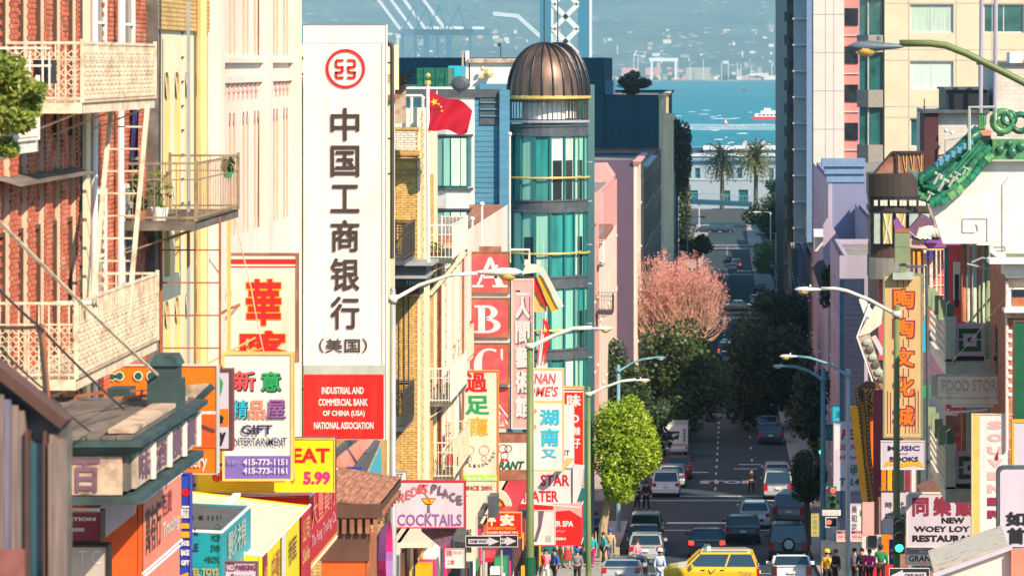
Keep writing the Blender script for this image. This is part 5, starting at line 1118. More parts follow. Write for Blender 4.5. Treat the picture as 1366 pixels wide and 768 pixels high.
# ---- corner building with two domed glass bays
YF=137.5;ztop=PZ(130,YF)
r=thing('corner_building','pale corner building with teal bay window, shaded blue wall and roof clutter behind the flag','building',(-16,150,-24))
mass(r,-40,-10.45,YF+.3,168,-27,ztop,'slatewall',par=0)
mb=MB();mb.box(-40,PX(633,YF),YF,YF+.3,-27,PZ(116,YF));part('pale_wall',mb,'whitewash',r)
mb=MB()
for k in range(62):mb.box(PX(633,YF),-9.5,YF+.006*(k%2),YF+.3,PZ(560,YF)+k*.22,PZ(560,YF)+k*.22+.2)
mb.box(PX(633,YF)+.02,-9.52,YF+.05,YF+.28,-27,ztop);part('siding',mb,'slatewall',r,kind='stuff')
mb=MB();mb.box(PX(518,YF),PX(668,YF),YF-.1,YF+.6,PZ(130,YF),PZ(119,YF));part('dark_parapet',mb,'slate',r)
for a,b,y0,y1 in((640,667,129,166),):mb=MB();mb.box(PX(a,YF),PX(b,YF),YF-.05,YF,PZ(y1,YF),PZ(y0,YF));part('louvre_recess',mb,'slate',r)
for a in(136,145,154):mb=MB();mb.box(PX(641,YF),PX(666,YF),YF-.12,YF-.05,PZ(a+1.6,YF),PZ(a,YF));part('louvre',mb,'slatewall',r)
for a in(668,):mb=MB();mb.box(PX(667,YF),PX(680,YF),YF-.3,YF,-27,PZ(120,YF));part('corner_pier',mb,'slatewall',r)
# bay windows
for y0,y1,lab in((181,250,0),(279,348,1)):
 mb=MB();x0,x1=PX(571,YF),PX(629,YF);mb.prism([(x0,YF),(x0,YF-.35),(x0+.85,YF-.75),(x1-.1,YF-.75),(x1,YF)],'z',PZ(y1,YF),PZ(y0,YF));f_=part('bay_window',mb,'tealframe',r)
 for a,b,ya,yb,m_ in((573,581,-.38,-.46,'tealglass'),(583,593,-.52,-.70,'curtain'),(594,602,-.77,-.77,'curtain'),(604,616,-.77,-.77,'curtainpale'),(617,624,-.77,-.77,'curtainpale')):
  q=MB();q.quad((PX(a,YF),YF+ya-.03,PZ(y1-3,YF)),(PX(b,YF),YF+yb-.03,PZ(y1-3,YF)),(PX(b,YF),YF+yb-.03,PZ(y0+3,YF)),(PX(a,YF),YF+ya-.03,PZ(y0+3,YF)));part('pane',q,m_,f_)
 mb=MB();mb.prism([(x0-.05,YF),(x0-.05,YF-.42),(x0+.8,YF-.85),(x1+.05,YF-.85),(x1+.08,YF)],'z',PZ(y1+3,YF),PZ(y1,YF));mb.prism([(x0-.05,YF),(x0-.05,YF-.42),(x0+.8,YF-.85),(x1+.05,YF-.85),(x1+.08,YF)],'z',PZ(y0,YF),PZ(y0-2,YF));part('sill',mb,'slate',r)
 mb=MB();mb.prism([(x0,YF),(x0,YF-.35),(x0+.85,YF-.74),(x1-.08,YF-.74),(x1,YF)],'z',PZ(y0-2.1,YF),PZ(y0-(30 if lab else 28),YF));part('spandrel',mb,'whitewash',r)
# roof clutter
for lab,px0,px1,y0,y1,Y,m_,nm in(('white rooftop penthouse with brown cornice behind the flag',627,690,79,108,156,'offwhite','penthouse'),('teal green metal tank house on the roof left of the penthouse',556,598,91,116,139,'teal','tank_house'),('blue roof plant housing right of the teal tank house',598,613,88,104,143,'cyan','plant_housing'),('long blue skylight strip behind the penthouse base',640,682,112,123,155,'slatewall','skylight')):
 r2=thing(nm,lab,'roof structure',P((px0+px1)/2,y1,Y));mb=MB();mb.box(PX(px0,Y),PX(px1,Y),Y,Y+3,PZ(y1+8,Y),PZ(y0,Y));part('body',mb,'glaze' if m_=='teal' else m_,r2)
 if nm=='penthouse':
  mb=MB();mb.box(PX(px0-2,Y),PX(px1+2,Y),Y-.2,Y+3.2,PZ(y0+5,Y),PZ(y0-1,Y));part('cornice',mb,'peeling',r2)
  for a,b in((616,618.5),(621,625)):mb=MB();mb.box(PX(a,Y),PX(b,Y),Y,Y+.5,PZ(110,Y),PZ(68,Y));part('chimney',mb,'peeling' if a<620 else 'offwhite',r2)
  mb=MB();mb.bar(P(668,80,Y),P(668,60,Y),.05);mb.ball(P(666,60,Y),.1,6);part('antenna',mb,'iron',r2)
  mb=MB();mb.bar(P(641,104,Y-.4),P(656,92,Y-.4),.15);mb.ball(P(652,98,Y-.4),.24,8);mb.ball(P(644,92,Y-.4),.12,8);part('roof_machine',mb,'gold',r2)
 if nm=='tank_house':
  for a in(566,582,594):mb=MB();mb.box(PX(a,Y),PX(a+1,Y),Y-.05,Y,PZ(y1,Y),PZ(y0,Y));part('seam',mb,'tealframe',r2)
r2=thing('roof_railing','arched pale rooftop railing in front of dark glazing, left of the flag pole','railing',P(545,160,98.5));Y=98.5
for a in(534,549,564):mb=MB();mb.tube([P(a,172,Y),P(a,130,Y)],.05,6);part('post',mb,'paleiron',r2)
mb=MB();mb.tube([P(534,132,Y),P(538,128,Y),P(562,128,Y),P(566,132,Y)],.05,6);part('top_rail',mb,'paleiron',r2)
mb=MB();mb.box(PX(524,Y),PX(569,Y),Y+.6,Y+1,PZ(144,Y),PZ(129,Y));part('glazing',mb,'glassblue',r2);mb=MB();mb.box(PX(521,Y),PX(570,Y),Y+.3,Y+.8,PZ(172,Y),PZ(144,Y));part('base_wall',mb,'whitewash',r2)
r2=thing('satellite_dish','dark satellite dish on the roof to the right of the flag','dish',P(612,122,136));Y=136
mb=MB();mb.lathe([(0,0),(.2,.02),(.34,.1)],(0,0,0),12);mb.v=[(P(614,112,Y).x+p[0]*1.2,Y+p[2],P(614,112,Y).z+p[1])for p in mb.v];part('dish',mb,'slate',r2);mb=MB();mb.bar(P(612,126,Y+.2),P(614,112,Y+.1),.12);part('stand',mb,'slate',r2)
# domed towers
def dome_tower(cx,Y,rad,label,dm='bronze'):
 k=F/Y;z=lambda py:PZ(py,Y);r=thing('domed_bay',label,'tower',(cx,Y,z(560)))
 n=20
 segs_=[(-pi+pi*2*j/n,-pi+pi*2*(j+1)/n)for j in range(n)]
 prof=[(rad*1.04*cos(t),(z(58)-z(128))*sin(t)**.92)for t in[pi/2*i/10 for i in range(11)]]
 for a0,a1 in segs_:
  mb=MB();mb.lathe(prof,(cx,Y,z(128)),2,a0+.03,a1-.03);part('dome_gore',mb,dm,r,smooth=True)
 for j in range(n):
  a=-pi+pi*2*j/n;mb=MB();mb.tube([(cx+p[0]*1.02*cos(a),Y+p[0]*1.02*sin(a),z(128)+p[1]*1.01)for p in prof],.05,5);part('dome_rib',mb,'bronzedark',r)
 mb=MB();mb.lathe([(rad*.98,-.2),(rad*1.1,-.12),(rad*1.1,0),(rad*.98,.05)],(cx,Y,z(128)),32);part('dome_ring',mb,'brass',r)
 mb=MB();mb.cyl((cx,Y,z(60)),.03,6,6);part('spire',mb,'iron',r)
 mb=MB();mb.lathe([(rad*.62,0),(rad*.62,z(130)-z(164))],(cx,Y,z(164)),24);part('drum',mb,'whitewash',r)
 mb=MB();mb.lathe([(0,0),(rad*1.04,0),(rad*1.06,.1),(rad*.6,.12)],(cx,Y,z(163)),32);part('balcony_deck',mb,'lilac',r)
 mb=MB()
 for j in range(44):a=2*pi*j/44;x,y=cx+rad*cos(a),Y+rad*sin(a);mb.bar((x,y,z(163)),(x,y,z(133)),.035)
 mb.lathe([(rad*.98,0),(rad*1.01,0),(rad*1.01,.06),(rad*.98,.06),(rad*.98,0)],(cx,Y,z(136)),32);mb.lathe([(rad*.98,0),(rad*1.01,0),(rad*1.01,.05),(rad*.98,.05),(rad*.98,0)],(cx,Y,z(160)),32);part('balustrade',mb,'iron',r)
 bands=[(166,181),(265,282),(366,382),(462,476)]
 for a,b in bands:mb=MB();mb.lathe([(rad*.9,0),(rad*1.03,0),(rad*1.03,.1),(rad*1.0,.12),(rad*1.0,z(a)-z(b)-.1),(rad*1.03,z(a)-z(b)-.08),(rad*1.03,z(a)-z(b)),(rad*.9,z(a)-z(b))],(cx,Y,z(b)),32);part('band',mb,'slate',r)
 for a in(236,336,437):mb=MB();mb.lathe([(rad*1.05+.035*cos(q),.05*sin(q))for q in[2*pi*i/8 for i in range(9)]],(cx,Y,z(a)),32);part('brass_rail',mb,'brass',r)
 rr=random.Random(int(cx*10));np_=14
 for t,(a,b)in enumerate(((181,265),(282,366),(382,462),(476,560))):
  for j in range(np_):
   a0=-pi+2*pi*j/np_;a1=a0+2*pi/np_
   fr=MB();fr.lathe([(rad*.965,0),(rad*.965,z(a)-z(b))],(cx,Y,z(b)),1,a0,a0+.035);fr.lathe([(rad*.99,0),(rad*.99,z(a)-z(b))],(cx,Y,z(b)),1,a0,a0+.05);fr.box(cx+rad*.99*cos(a0)-.03,cx+rad*.99*cos(a0)+.03,Y+rad*.99*sin(a0)-.03,Y+rad*.99*sin(a0)+.03,z(b),z(a));fo=part('window',fr,'tealframe',r)
   g=MB();g.lathe([(rad*.95,0),(rad*.95,z(a)-z(b))],(cx,Y,z(b)),1,a0+.02,a1);part('pane',g,rr.choice(['curtain','curtain','tealglass','curtainpale','blinds']),fo)
   if rr.random()<.3 and t<3:g=MB();g.lathe([(rad*.953,0),(rad*.953,(z(a)-z(b))*.62)],(cx,Y,z(b)),1,a0+.1,a1-.06);part('open_sash',g,'glass',fo)
 return r
dome_tower(PX(726,150),150,46.5*150/F,'round glass bay tower with striped bronze dome and curtained teal windows')
dome_tower(PX(744,162),162,40.5*162/F,'second darker domed bay tower just behind the first one','bronzedark')  # rear dome in darker bronze, its shade put into the colour
r=thing('teal_building','dark teal framed block right behind the domed bays, above the street trees','building',(-14,190,-28))
mass(r,-34,PX(785,168.5),168.2,176,-30,PZ(122,168.5),'tealframe',par=.3)
for k,(a,b)in enumerate(((170,210),(225,262),(280,320),(335,372),(390,425),(440,470))):
 mb=MB();mb.box(PX(774,168.4),PX(784,168.4),168.05,168.15,PZ(b,168.4),PZ(a,168.4));f_=part('window',mb,'tealframe',r);mb=MB();mb.quad(*[P(x_,y_,168.0)for x_,y_ in((775,b-2),(783,b-2),(783,a+2),(775,a+2))]);part('pane',mb,'glassteal',f_)
 mb=MB();mb.bar(P(782,b+6,168),P(790,b+6,168),.05);part('strut',mb,'lilac',r)
pipe(r,[P(772,200,167.8),P(772,510,167.8)],.09,'slate','downpipe');pipe(r,[P(779,200,167.8),P(779,510,167.8)],.06,'slate','downpipe')
# ---- row of houses further down, left
def house(label,Y0,Y1,py,wm,X_=-9.5,side=-1,win='slate',rows=3,cols=4,back=24,name='house',par=.35,parm=None,cat='building',front=None,w0=1.0,pane=('glassblue','glass','blinds'),frame='offwhite',cornice=None):
 z1=PZ(py,Y0);zb=gz(Y1)-1;r=thing(name,label,cat,(X_+side*6,(Y0+Y1)/2,gz(Y0)))
 a,b=(X_-back,X_-.3)if side<0 else(X_+.3,X_+back);mass(r,a,b,Y0,Y1,zb,z1,wm,par=par,parm=parm)
 st=(z1-gz(Y0)-.5)/rows;sp=(Y1-Y0)/cols
 facade(r,(X_,Y0,zb),(0,1,0),(-side,0,0),Y1-Y0,z1-zb+par,[(sp*(i+.5)-w0/2,gz(Y0)-zb+.6+st*j,sp*(i+.5)+w0/2,gz(Y0)-zb+.6+st*j+st*.58)for i in range(cols)for j in range(rows)],front or wm,frame=frame,pane=list(pane),sill=True)
 mb=MB();xa,xb=sorted((X_,X_+side*.32));mb.box(xa,xb,Y0-.001,Y0+.02,zb,z1+par);part('corner_return',mb,front or wm,r)
 if cornice:
  for o,dz in((.18,.35),(.32,.18),(.45,0)):mb=MB();xa,xb=sorted((X_+side*.4,X_-side*o));mb.box(xa,xb,Y0-o,Y1,z1+par-dz-.17,z1+par-dz);part('cornice',mb,cornice,r)
 return r
house('pink brown low house with dark purple siding just past the teal block',176.3,232,372,'purplewall_shade',rows=3,cols=10,front='pinkwall')
r=house('brick and pink house with small iron balconies behind the dark trees',232.3,268,338,'brickfar',rows=3,cols=7,front='pinkwhite')
balcony('small dark iron balcony on the pink house left of the blossoming tree',PX(787,232),PX(806,232),229,232.2,PZ(352,230),1.6,'paleiron',plate='slate',gap=.25)
balcony('leafy dark balcony low on the purple siding left of the blossoming tree',PX(797,228),PX(818,228),226,229,PZ(414,228),1.2,'iron',gap=.25)
r=house('salmon pink house with zigzag shadows and pale roof edge',268.3,300,262,'pinkwall',X_=-10.6,rows=4,cols=6,front='pink')
r=thing('pink_gable_block','sunlit pink block with brick zigzag edge beside the purple wall','building',P(800,480,318));Y=318
mb=MB();mb.prism([(PX(740,Y),PZ(500,Y)),(PX(740,Y),PZ(222,Y)),(PX(806,Y),PZ(220,Y)),(PX(817,Y),PZ(236,Y)),(PX(817,Y),PZ(500,Y))],'y',Y,Y+7.9);part('body',mb,'pink',r)
for k in range(9):mb=MB();mb.box(PX(788+(k%2)*3,Y),PX(796+(k%2)*3,Y),Y-.2,Y,PZ(248+k*10,Y),PZ(240+k*10,Y));part('zigzag_shadow',mb,'rose',r)  # zigzag of rose boxes stands in for shadows on the pink wall
house('tall purple walled building with a thin sunlit pink street edge',326,352,218,'purplewall_shade',rows=5,cols=5,front='pinkwhite',cornice='pink',w0=1.6)
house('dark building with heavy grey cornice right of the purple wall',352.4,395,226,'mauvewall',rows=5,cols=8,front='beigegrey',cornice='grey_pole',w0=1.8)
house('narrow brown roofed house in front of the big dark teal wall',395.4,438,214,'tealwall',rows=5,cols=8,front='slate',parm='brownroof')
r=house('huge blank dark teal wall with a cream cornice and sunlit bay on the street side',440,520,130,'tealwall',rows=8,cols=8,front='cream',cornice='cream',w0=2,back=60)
mb=MB();mb.box(-70,PX(806,440),439.7,470,PZ(200,440),PZ(77,440));part('raised_block',mb,'tealwall',r)
mb=MB();mb.box(PX(806.5,440),PX(818,440),439.9,446,PZ(126,440),PZ(108,440));part('stair_head',mb,'slatewall',r);mb=MB();mb.box(PX(818.2,440),PX(820.5,440),439.5,440.4,PZ(126,440),PZ(104,440));part('chimney',mb,'white',r)
mb=MB();x0=-9.48;mb.prism([(x0,452),(x0+1.3,454),(x0+1.3,461),(x0,463)],'z',-30,PZ(160,455));mb.prism([(x0,451.5),(x0+1.5,453.8),(x0+1.5,461.2),(x0,463.5)],'z',PZ(160,455)+.01,PZ(158,455)+.6);bw_=part('bay_window',mb,'cream',r)
for z0,z1 in((178,163),(198,182),(208,200)):mb=MB();mb.obox(P(886.5,(z0+z1)/2,452.8),(1.3,2,0),(0,0,1),(2,-1.3,0),1.3,(z0-z1)*.1,.1);part('pane',mb,'glassteal',bw_)
for i in range(9):
 Y0=524+i*38+(14 if i>2 else 0);house(['grey stone','dark brown','dull green','slate blue','tan','shaded cream','dark red','grey plaster','dim white'][i]+' street wall far down on the left behind the conifers',Y0,Y0+36,232+i*3,['slate','darkbrown','sagegrey','slatewall','beigegrey','tealwall','brickfar','towergrey','slate'][i],rows=4,cols=6,w0=2.2,X_=-11)  # shaded cream and dim white walls have their shade put into the colour
# ================================================================ RIGHT SIDE
def slab_px(name,mb_m,r,x0,x1,y0,y1,Y,d=.3,**k):mb=MB();mb.box(PX(x0,Y),PX(x1,Y),Y,Y+d,PZ(y1,Y),PZ(y0,Y));return part(name,mb,mb_m,r,**k)
def poly_px(name,m_,r,pts,Y,d=.2,**k):mb=MB();mb.prism([(PX(a,Y),PZ(b,Y))for a,b in pts],'y',Y,Y+d);return part(name,mb,m_,r,**k)
# ---- beige tower
Y=315;r=thing('beige_tower','tall beige panelled apartment tower with square windows and grey bay column','tower',(30,330,-34))
xl=PX(1180,Y);wn=[]
for a,b in((1214,1272),):
 for t in range(-6,3):wn.append((a,6+t*76,b,44+t*76))
z0=PZ(500,Y);zt=105;sc=Y/F
hl=[((a-1180)*sc,PZ(d,Y)-z0,(b-1180)*sc,PZ(c,Y)-z0)for a,c,b,d in wn]+[((a-1180)*sc,PZ(d,Y)-z0,(b-1180)*sc,PZ(c,Y)-z0)for a,c,b,d in[(1312+0,6+t*76,1366,44+t*76)for t in range(-6,3)]]
facade(r,(xl,Y,z0),(1,0,0),(0,-1,0),36,zt-z0,hl,'beigeconc',frame='towergrey',nx=2,nz=1,pane=['glassteal','blinds','curtainpale','glassteal','blinds'],depth=.3,ft=.12)
mb=MB();mb.box(xl+.3,xl+36,Y+.5,332,-36,zt);mb.box(xl+8,xl+36,332,405,-36,zt);mb.box(xl,xl+.3,Y+.01,Y+.5,-36,zt);mb.box(xl,xl+36,Y+.01,Y+.3,-36,z0);part('body',mb,'beigeconc',r)
mb=MB()
for t in range(-6,7):mb.box(xl,xl+36,Y-.012,Y-.001,PZ(4+t*76+1.2,Y),PZ(4+t*76,Y));mb.box(xl,xl+36,Y-.012,Y-.001,PZ(80-14+t*76+1,Y),PZ(80-14+t*76,Y))
for a in(1212,1275,1323):mb.box(PX(a,Y),PX(a+1.1,Y),Y-.02,Y-.013,-36,zt)
part('panel_joint',mb,'concrete',r,kind='stuff')
mb=MB();mb.box(PX(1145,330),xl-.02,318,324,-36,zt);part('side_body',mb,'beigegrey',r)  # grey puts the shade of the left side into its colour
for t in range(-5,7):
 y0,y1=-35+t*73,44+t*73
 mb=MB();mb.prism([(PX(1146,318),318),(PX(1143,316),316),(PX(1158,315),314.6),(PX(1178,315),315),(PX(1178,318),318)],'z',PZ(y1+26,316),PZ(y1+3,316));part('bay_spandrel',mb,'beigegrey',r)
 for a,b in((1147,1157),(1160,1176)):mb=MB();mb.box(PX(a,315.6),PX(b,315.6),315.5,315.6,PZ(y1+3,316),PZ(y0+29,316));part('bay_window',mb,'glassteal',r)
 mb=MB();mb.box(PX(1157.5,315),PX(1159.5,315),315.2,315.6,PZ(y1+3,316),PZ(y0+27,316));part('mullion',mb,'sagegrey',r)
# ---- pink white tower
Y=469;r=thing('white_tower','tall pinkish white tower with dark balconies and a coral strip of windows','tower',(14,500,-38));s=Y/F
mb=MB();mb.box(PX(1085,Y),PX(1126,Y),Y,640,-40,62);part('body',mb,'towerpink',r)
mb=MB()
for t in range(-8,12):mb.box(PX(1085,Y),PX(1126,Y),Y-.02,Y-.001,PZ(20+t*51,Y),PZ(19+t*51,Y))
for a in(1101,1112):mb.box(PX(a,Y),PX(a+.6,Y),Y-.03,Y-.021,-40,62)
part('panel_joint',mb,'mauvelight',r,kind='stuff')
mb=MB();mb.box(PX(1126.2,Y),PX(1146,Y),Y+1,600,-40,60);part('coral_body',mb,'coral',r)
for t in range(-6,7):
 mb=MB();mb.box(PX(1127,Y),PX(1145,Y),Y+.8,Y+.99,PZ(34+t*51,Y),PZ(11+t*51,Y));part('window',mb,'glass',r)
 mb=MB();mb.box(PX(1126.2,Y),PX(1146,Y),Y+.75,Y+.98,PZ(48+t*51,Y),PZ(47+t*51,Y));part('ledge',mb,'towerpink',r)
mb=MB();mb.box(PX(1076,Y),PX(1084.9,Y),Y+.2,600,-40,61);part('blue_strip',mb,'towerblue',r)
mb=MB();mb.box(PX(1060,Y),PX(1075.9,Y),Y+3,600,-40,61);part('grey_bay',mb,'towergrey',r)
mb=MB();mb.box(PX(1051,Y),PX(1059.9,Y),Y+8,600,-40,61);part('dark_side',mb,'slate',r)  # left side darkened in its colour as the shaded face
for t in range(-7,13):
 y=24+t*35;mb=MB();mb.box(PX(1058,Y),PX(1077,Y),Y+2.2,Y+3,PZ(y+2,Y),PZ(y,Y));part('bay_ledge',mb,'white',r)
for t in range(-6,12):y=15+t*31;mb=MB();mb.box(PX(1047,Y),PX(1054,Y),Y+6,Y+11,PZ(y+13,Y),PZ(y,Y));part('balcony',mb,'slate',r)
# ---- mauve buildings
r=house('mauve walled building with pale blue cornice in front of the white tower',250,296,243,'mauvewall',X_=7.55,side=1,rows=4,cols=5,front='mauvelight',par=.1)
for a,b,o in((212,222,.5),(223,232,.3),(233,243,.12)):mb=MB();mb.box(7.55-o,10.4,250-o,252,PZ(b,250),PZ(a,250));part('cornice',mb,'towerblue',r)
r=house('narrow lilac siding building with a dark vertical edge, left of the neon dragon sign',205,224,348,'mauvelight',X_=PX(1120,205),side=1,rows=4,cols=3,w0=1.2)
house('plain mauve house set back behind the lilac siding building on the right',224.2,249.6,300,'mauvewall',X_=9.6,side=1,rows=3,cols=4)  # hidden house, added so that its shadow covers the road
r=thing('siding_wall','pale lilac clapboard wall strip left of the tall yellow sign','wall',P(1137,690,186));Y=186
mb=MB();mb.box(PX(1120,Y),PX(1153,Y),Y,Y+.4,gz(Y),PZ(372,Y));part('backing',mb,'mauvelight',r)
for k in range(40):mb=MB();mb.box(PX(1125,Y),PX(1150,Y),Y-.05-.01*(k%2),Y,PZ(378+k*7+6.4,Y),PZ(378+k*7,Y));part('siding_board',mb,'mauvelight',r)
slab_px('corner_board','slatewall',r,1120,1124.5,372,690,Y-.08,.08)
r=thing('stepped_parapet','pale blue stepped parapet and slanted roof edges beside the mauve wall','building',P(1120,400,240))
poly_px('gable','mauvelight',r,[(1098,300),(1104,290),(1126,330),(1126,400),(1098,400)],244);poly_px('slope','slate',r,[(1082,352),(1098,346),(1116,382),(1110,400),(1096,392)],238)
slab_px('block','slatewall',r,1118,1142,338,430,236,4);slab_px('cap','white',r,1086,1104,308,316,246,3);slab_px('pale_block','offwhite',r,1087,1103,316,335,247,3);slab_px('pipe_frame','iron',r,1074,1076,285,330,248)
r=thing('roof_shrub','dark shrub growing on the ledge under the mauve wall','plant',P(1129,338,234));mb=MB();leafs(mb,P(1129,330,234),(.75,.6,.7),420,.12);part('foliage',mb,'leaf_dark',r)
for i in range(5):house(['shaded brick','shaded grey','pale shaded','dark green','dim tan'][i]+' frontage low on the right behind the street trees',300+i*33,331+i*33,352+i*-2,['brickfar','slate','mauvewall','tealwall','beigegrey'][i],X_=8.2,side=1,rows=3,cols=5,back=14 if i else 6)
for i in range(6):house(['grey','brown','slate blue','stone','dark','ochre'][i]+' street wall far down on the right past the tall towers',645+i*60,700+i*60,262+i*2,['slate','darkbrown','slatewall','towergrey','tealwall','beigegrey'][i],X_=13,side=1,rows=4,cols=6,w0=2.5)
# ---- brown bay building
Y=160;r=thing('bay_building','black and brown curved bay building with brass lattice windows under a timber roof screen','building',P(1200,600,Y))
def arcpx(x0,x1,bulge,n=10):return[(PX(x0+(x1-x0)*k/n,Y),Y+1.2-bulge*sin(pi*min(1,.15+.85*k/n))**.5)for k in range(n+1)]
def bay(name,m_,y0,y1,grow=0):
 pts=arcpx(1160-grow,1244,1.5+grow*.03);mb=MB();mb.prism(pts+[(PX(1244,Y),Y+3),(PX(1160-grow,Y),Y+3)],'z',PZ(y1,Y),PZ(y0,Y));return part(name,mb,m_,r)
bay('upper_band','inkbrown',232,262,1);bay('frieze','black',262,269);bay('mid_band','inkbrown',276,283,1);bay('window_band','darkbrown',283,344,-2);bay('base_band','beigegrey',344,372);bay('grille_back','black',269,276,-1)
for k in range(11):slab_px('frieze_light','signcream',r,1166+k*6.4+(2 if k%2 else 0),1171+k*6.4+(1 if k%2 else 0),267,274.5,Y-.42,.05)
for k,(a,b)in enumerate(((1166,1174),(1178,1190),(1195,1208),(1213,1225),(1229,1240))):
 f=slab_px('window','black',r,a-1.5,b+1.5,283,326,Y-.36,.1);q=MB();q.quad(*[P(x,y,Y-.38)for x,y in((a,325),(b,325),(b,285),(a,285))]);part('pane',q,['sagegrey','brass','brass','sagegrey','blinds'][k],f)
 if k in(1,2):mb=MB();mb.tube([P(a+1,285,Y-.4),P((a+b)/2-1,305,Y-.4),P(a+1,325,Y-.4)],.05,5);mb.tube([P(b-1,285,Y-.4),P((a+b)/2+1,305,Y-.4),P(b-1,325,Y-.4)],.05,5);part('curtain_tie',mb,'signcream',f)
poly_px('roof_screen','brownroof',r,[(1166,231),(1190,203),(1232,203),(1232,231)],Y+.6,.15)
for k in range(8):mb=MB();mb.bar(P(1194+k*5,205,Y+.55),P(1198+k*5-4*(k%2),229,Y+.55),.03);part('screen_slat',mb,'gold',r)
for a,b in(((1166,231),(1190,203)),((1190,203),(1232,203)),((1197,203),(1197,231))):mb=MB();mb.bar(P(*a,Y+.5),P(*b,Y+.5),.12);part('screen_frame',mb,'inkbrown',r)
mb=MB();mb.box(PX(1176,Y),PX(1290,Y),Y+2.9,Y+16,gz(Y)-2,PZ(345,Y));part('body',mb,'brickfar',r)
slab_px('red_wall','rose',r,1172,1250,345,480,Y+2.4,.4)
# dark brick chimney and block walls above the green roof
Y=170;r=thing('block_wall_building','pale block walled building with a dark red brick pier and black roof box','building',P(1300,500,Y))
slab_px('body','blockwall',r,1252,1420,150,560,Y,20);slab_px('brick_pier','darkbrick',r,1233,1252,149,500,Y-.4,4);slab_px('cap','slate',r,1231,1320,147,151,Y-.6,5)
slab_px('black_box','black',r,1262,1318,119,148,Y+1,6);slab_px('box_edge','slate',r,1260,1320,117,120,Y+.8,6.4)
slab_px('upper_wall','blockwall',r,1328,1420,86,152,Y+2,12);slab_px('upper_cap','slate',r,1326,1420,84,87,Y+1.8,12.5);slab_px('roof_vent','white',r,1347,1364,70,84,Y+4,2)
for px in(1308,1327):mb=MB();mb.tube([P(px,152,Y-.6),P(px+1,60,Y-.6),P(px+1.5,-20,Y-.6)],.11,8);part('flue',mb,'mauvelight',r)
mb=MB();mb.tube([P(1233,150,Y-1),P(1233,132,Y-1)],.03,6);mb.ball(P(1233,143,Y-1),.07,6);part('lightning_rod',mb,'iron',r)
for a,b in((1262,174),(1270,177)):mb=MB();mb.ball(P(a,b,Y-.8),.12,8);mb.tube([P(a,b,Y-.8),P(a,b+14,Y-.8)],.02,5);part('antenna',mb,'paleiron',r)
mb=MB();mb.tube([P(1261,215,Y-.9),P(1261,187,Y-.9),P(1284,183,Y-.9),P(1290,196,Y-.9)],.05,6);mb.bar(P(1274,185,Y-.9),P(1282,200,Y-.9),.03);part('pipe_frame',mb,'sagegrey',r)
# ---- green tiled pagoda roof and white gable
Yg=94;r=thing('pagoda_building','white gabled building with green glazed pagoda roof, green columns and stacked balconies','building',P(1330,700,Yg))
curve=[(1226,248),(1246,262),(1262,250),(1280,236),(1296,222),(1310,204),(1325,190)]
gab=[(1243,279),(1262,272),(1280,258),(1296,243),(1309,227),(1318,213),(1326,214),(1430,214),(1430,338),(1342,338),(1342,346),(1320,346),(1320,327),(1303,327),(1303,325),(1258,325)]
poly_px('gable','whitewash',r,gab,Yg,.5)
mb=MB()
for pts in([(1284,292),(1284,310),(1300,310)],[(1285,291.5),(1317,291.5),(1317,322)],[(1302,299),(1304,303),(1304,308)],[(1337,335),(1337,247),(1345,236)],[(1326,329),(1341,329),(1341,334),(1330,334)]):
 for a,b in zip(pts,pts[1:]):mb.bar(P(*a,Yg-.01),P(*b,Yg-.01),.03)
part('fret_moulding',mb,'concrete',r)
rows_=[((1228,262),(1246,268),(1266,254),(1288,234),(1304,212),(1322,196)),((1240,272),(1256,270),(1276,256),(1294,240),(1308,222),(1324,206))]
for i,pts in enumerate(rows_):
 P3=[P(a,b,Yg-.3-.1*i)for a,b in pts];
 for k,(a,b)in enumerate(zip(P3,P3[1:])):
  for j in range(2):p,q=a.lerp(b,j/2),a.lerp(b,j/2+.5);mb=MB();mb.tube([p,q],.125,10,[.125,.11]);part('ridge_tile',mb,'glaze_light' if(i+j+k)%3==0 else 'glaze',r,smooth=True)
for k in range(4):
 d=k/4;pts=[(1227+9*d,246+14*d),(1245+7*d,250+15*d),(1262+9*d,234+16*d),(1280+9*d,214+18*d),(1296+9*d,196+18*d),(1306+12*d,184+14*d)]
 for(a,b),(c,e)in zip(pts,pts[1:]):mb=MB();mb.tube([P(a,b,Yg+.2-.1*k),P(c,e,Yg+.2-.1*k)],.10,8);part('roof_tile',mb,'glaze',r,smooth=True)
mb=MB();c_=[(1224,240),(1246,256),(1266,243),(1288,224),(1302,206),(1322,186)];n_=len(c_)
for k in range(n_-1):a,b=P(*c_[k],Yg+.2),P(*c_[k+1],Yg+.2);mb.quad(a,b,b+Vector((-.2,3.5,.35)),a+Vector((-.2,3.5,.35)));mb.quad(a,b,b-Vector((0,.3,.4)),a-Vector((0,.3,.4)))
part('roof_surface',mb,'glaze',r)
mb=MB();mb.tube([P(1225,238,Yg),P(1236,235,Yg),P(1262,216,Yg),P(1290,188,Yg),P(1308,176,Yg)],.17,8);part('main_ridge',mb,'glaze',r,smooth=True)
rr=random.Random(9)
for k in range(12):t_=k/11;c=P(1250+44*t_,220-30*t_,Yg-.1);mb=MB();mb.ball(c,.09+.03*(k%2),7,(1,1,1.2));part('ridge_ornament',mb,'slatewall',r)
for px,py,s_ in((1250,238,1),(1257,246,1.2),(1270,242,1),(1276,236,.8),(1287,228,.7),(1240,262,.8)):mb=MB();c=P(px,py,Yg-.45);mb.tube([c+Vector((-.1,0,-.16))*s_,c,c+Vector((.05,0,.12))*s_,c+Vector((.16,0,.05))*s_],.045*s_,6);mb.ball(c+Vector((-.04,0,.15))*s_,.06*s_,6);part('ridge_figure',mb,'sagegrey',r)
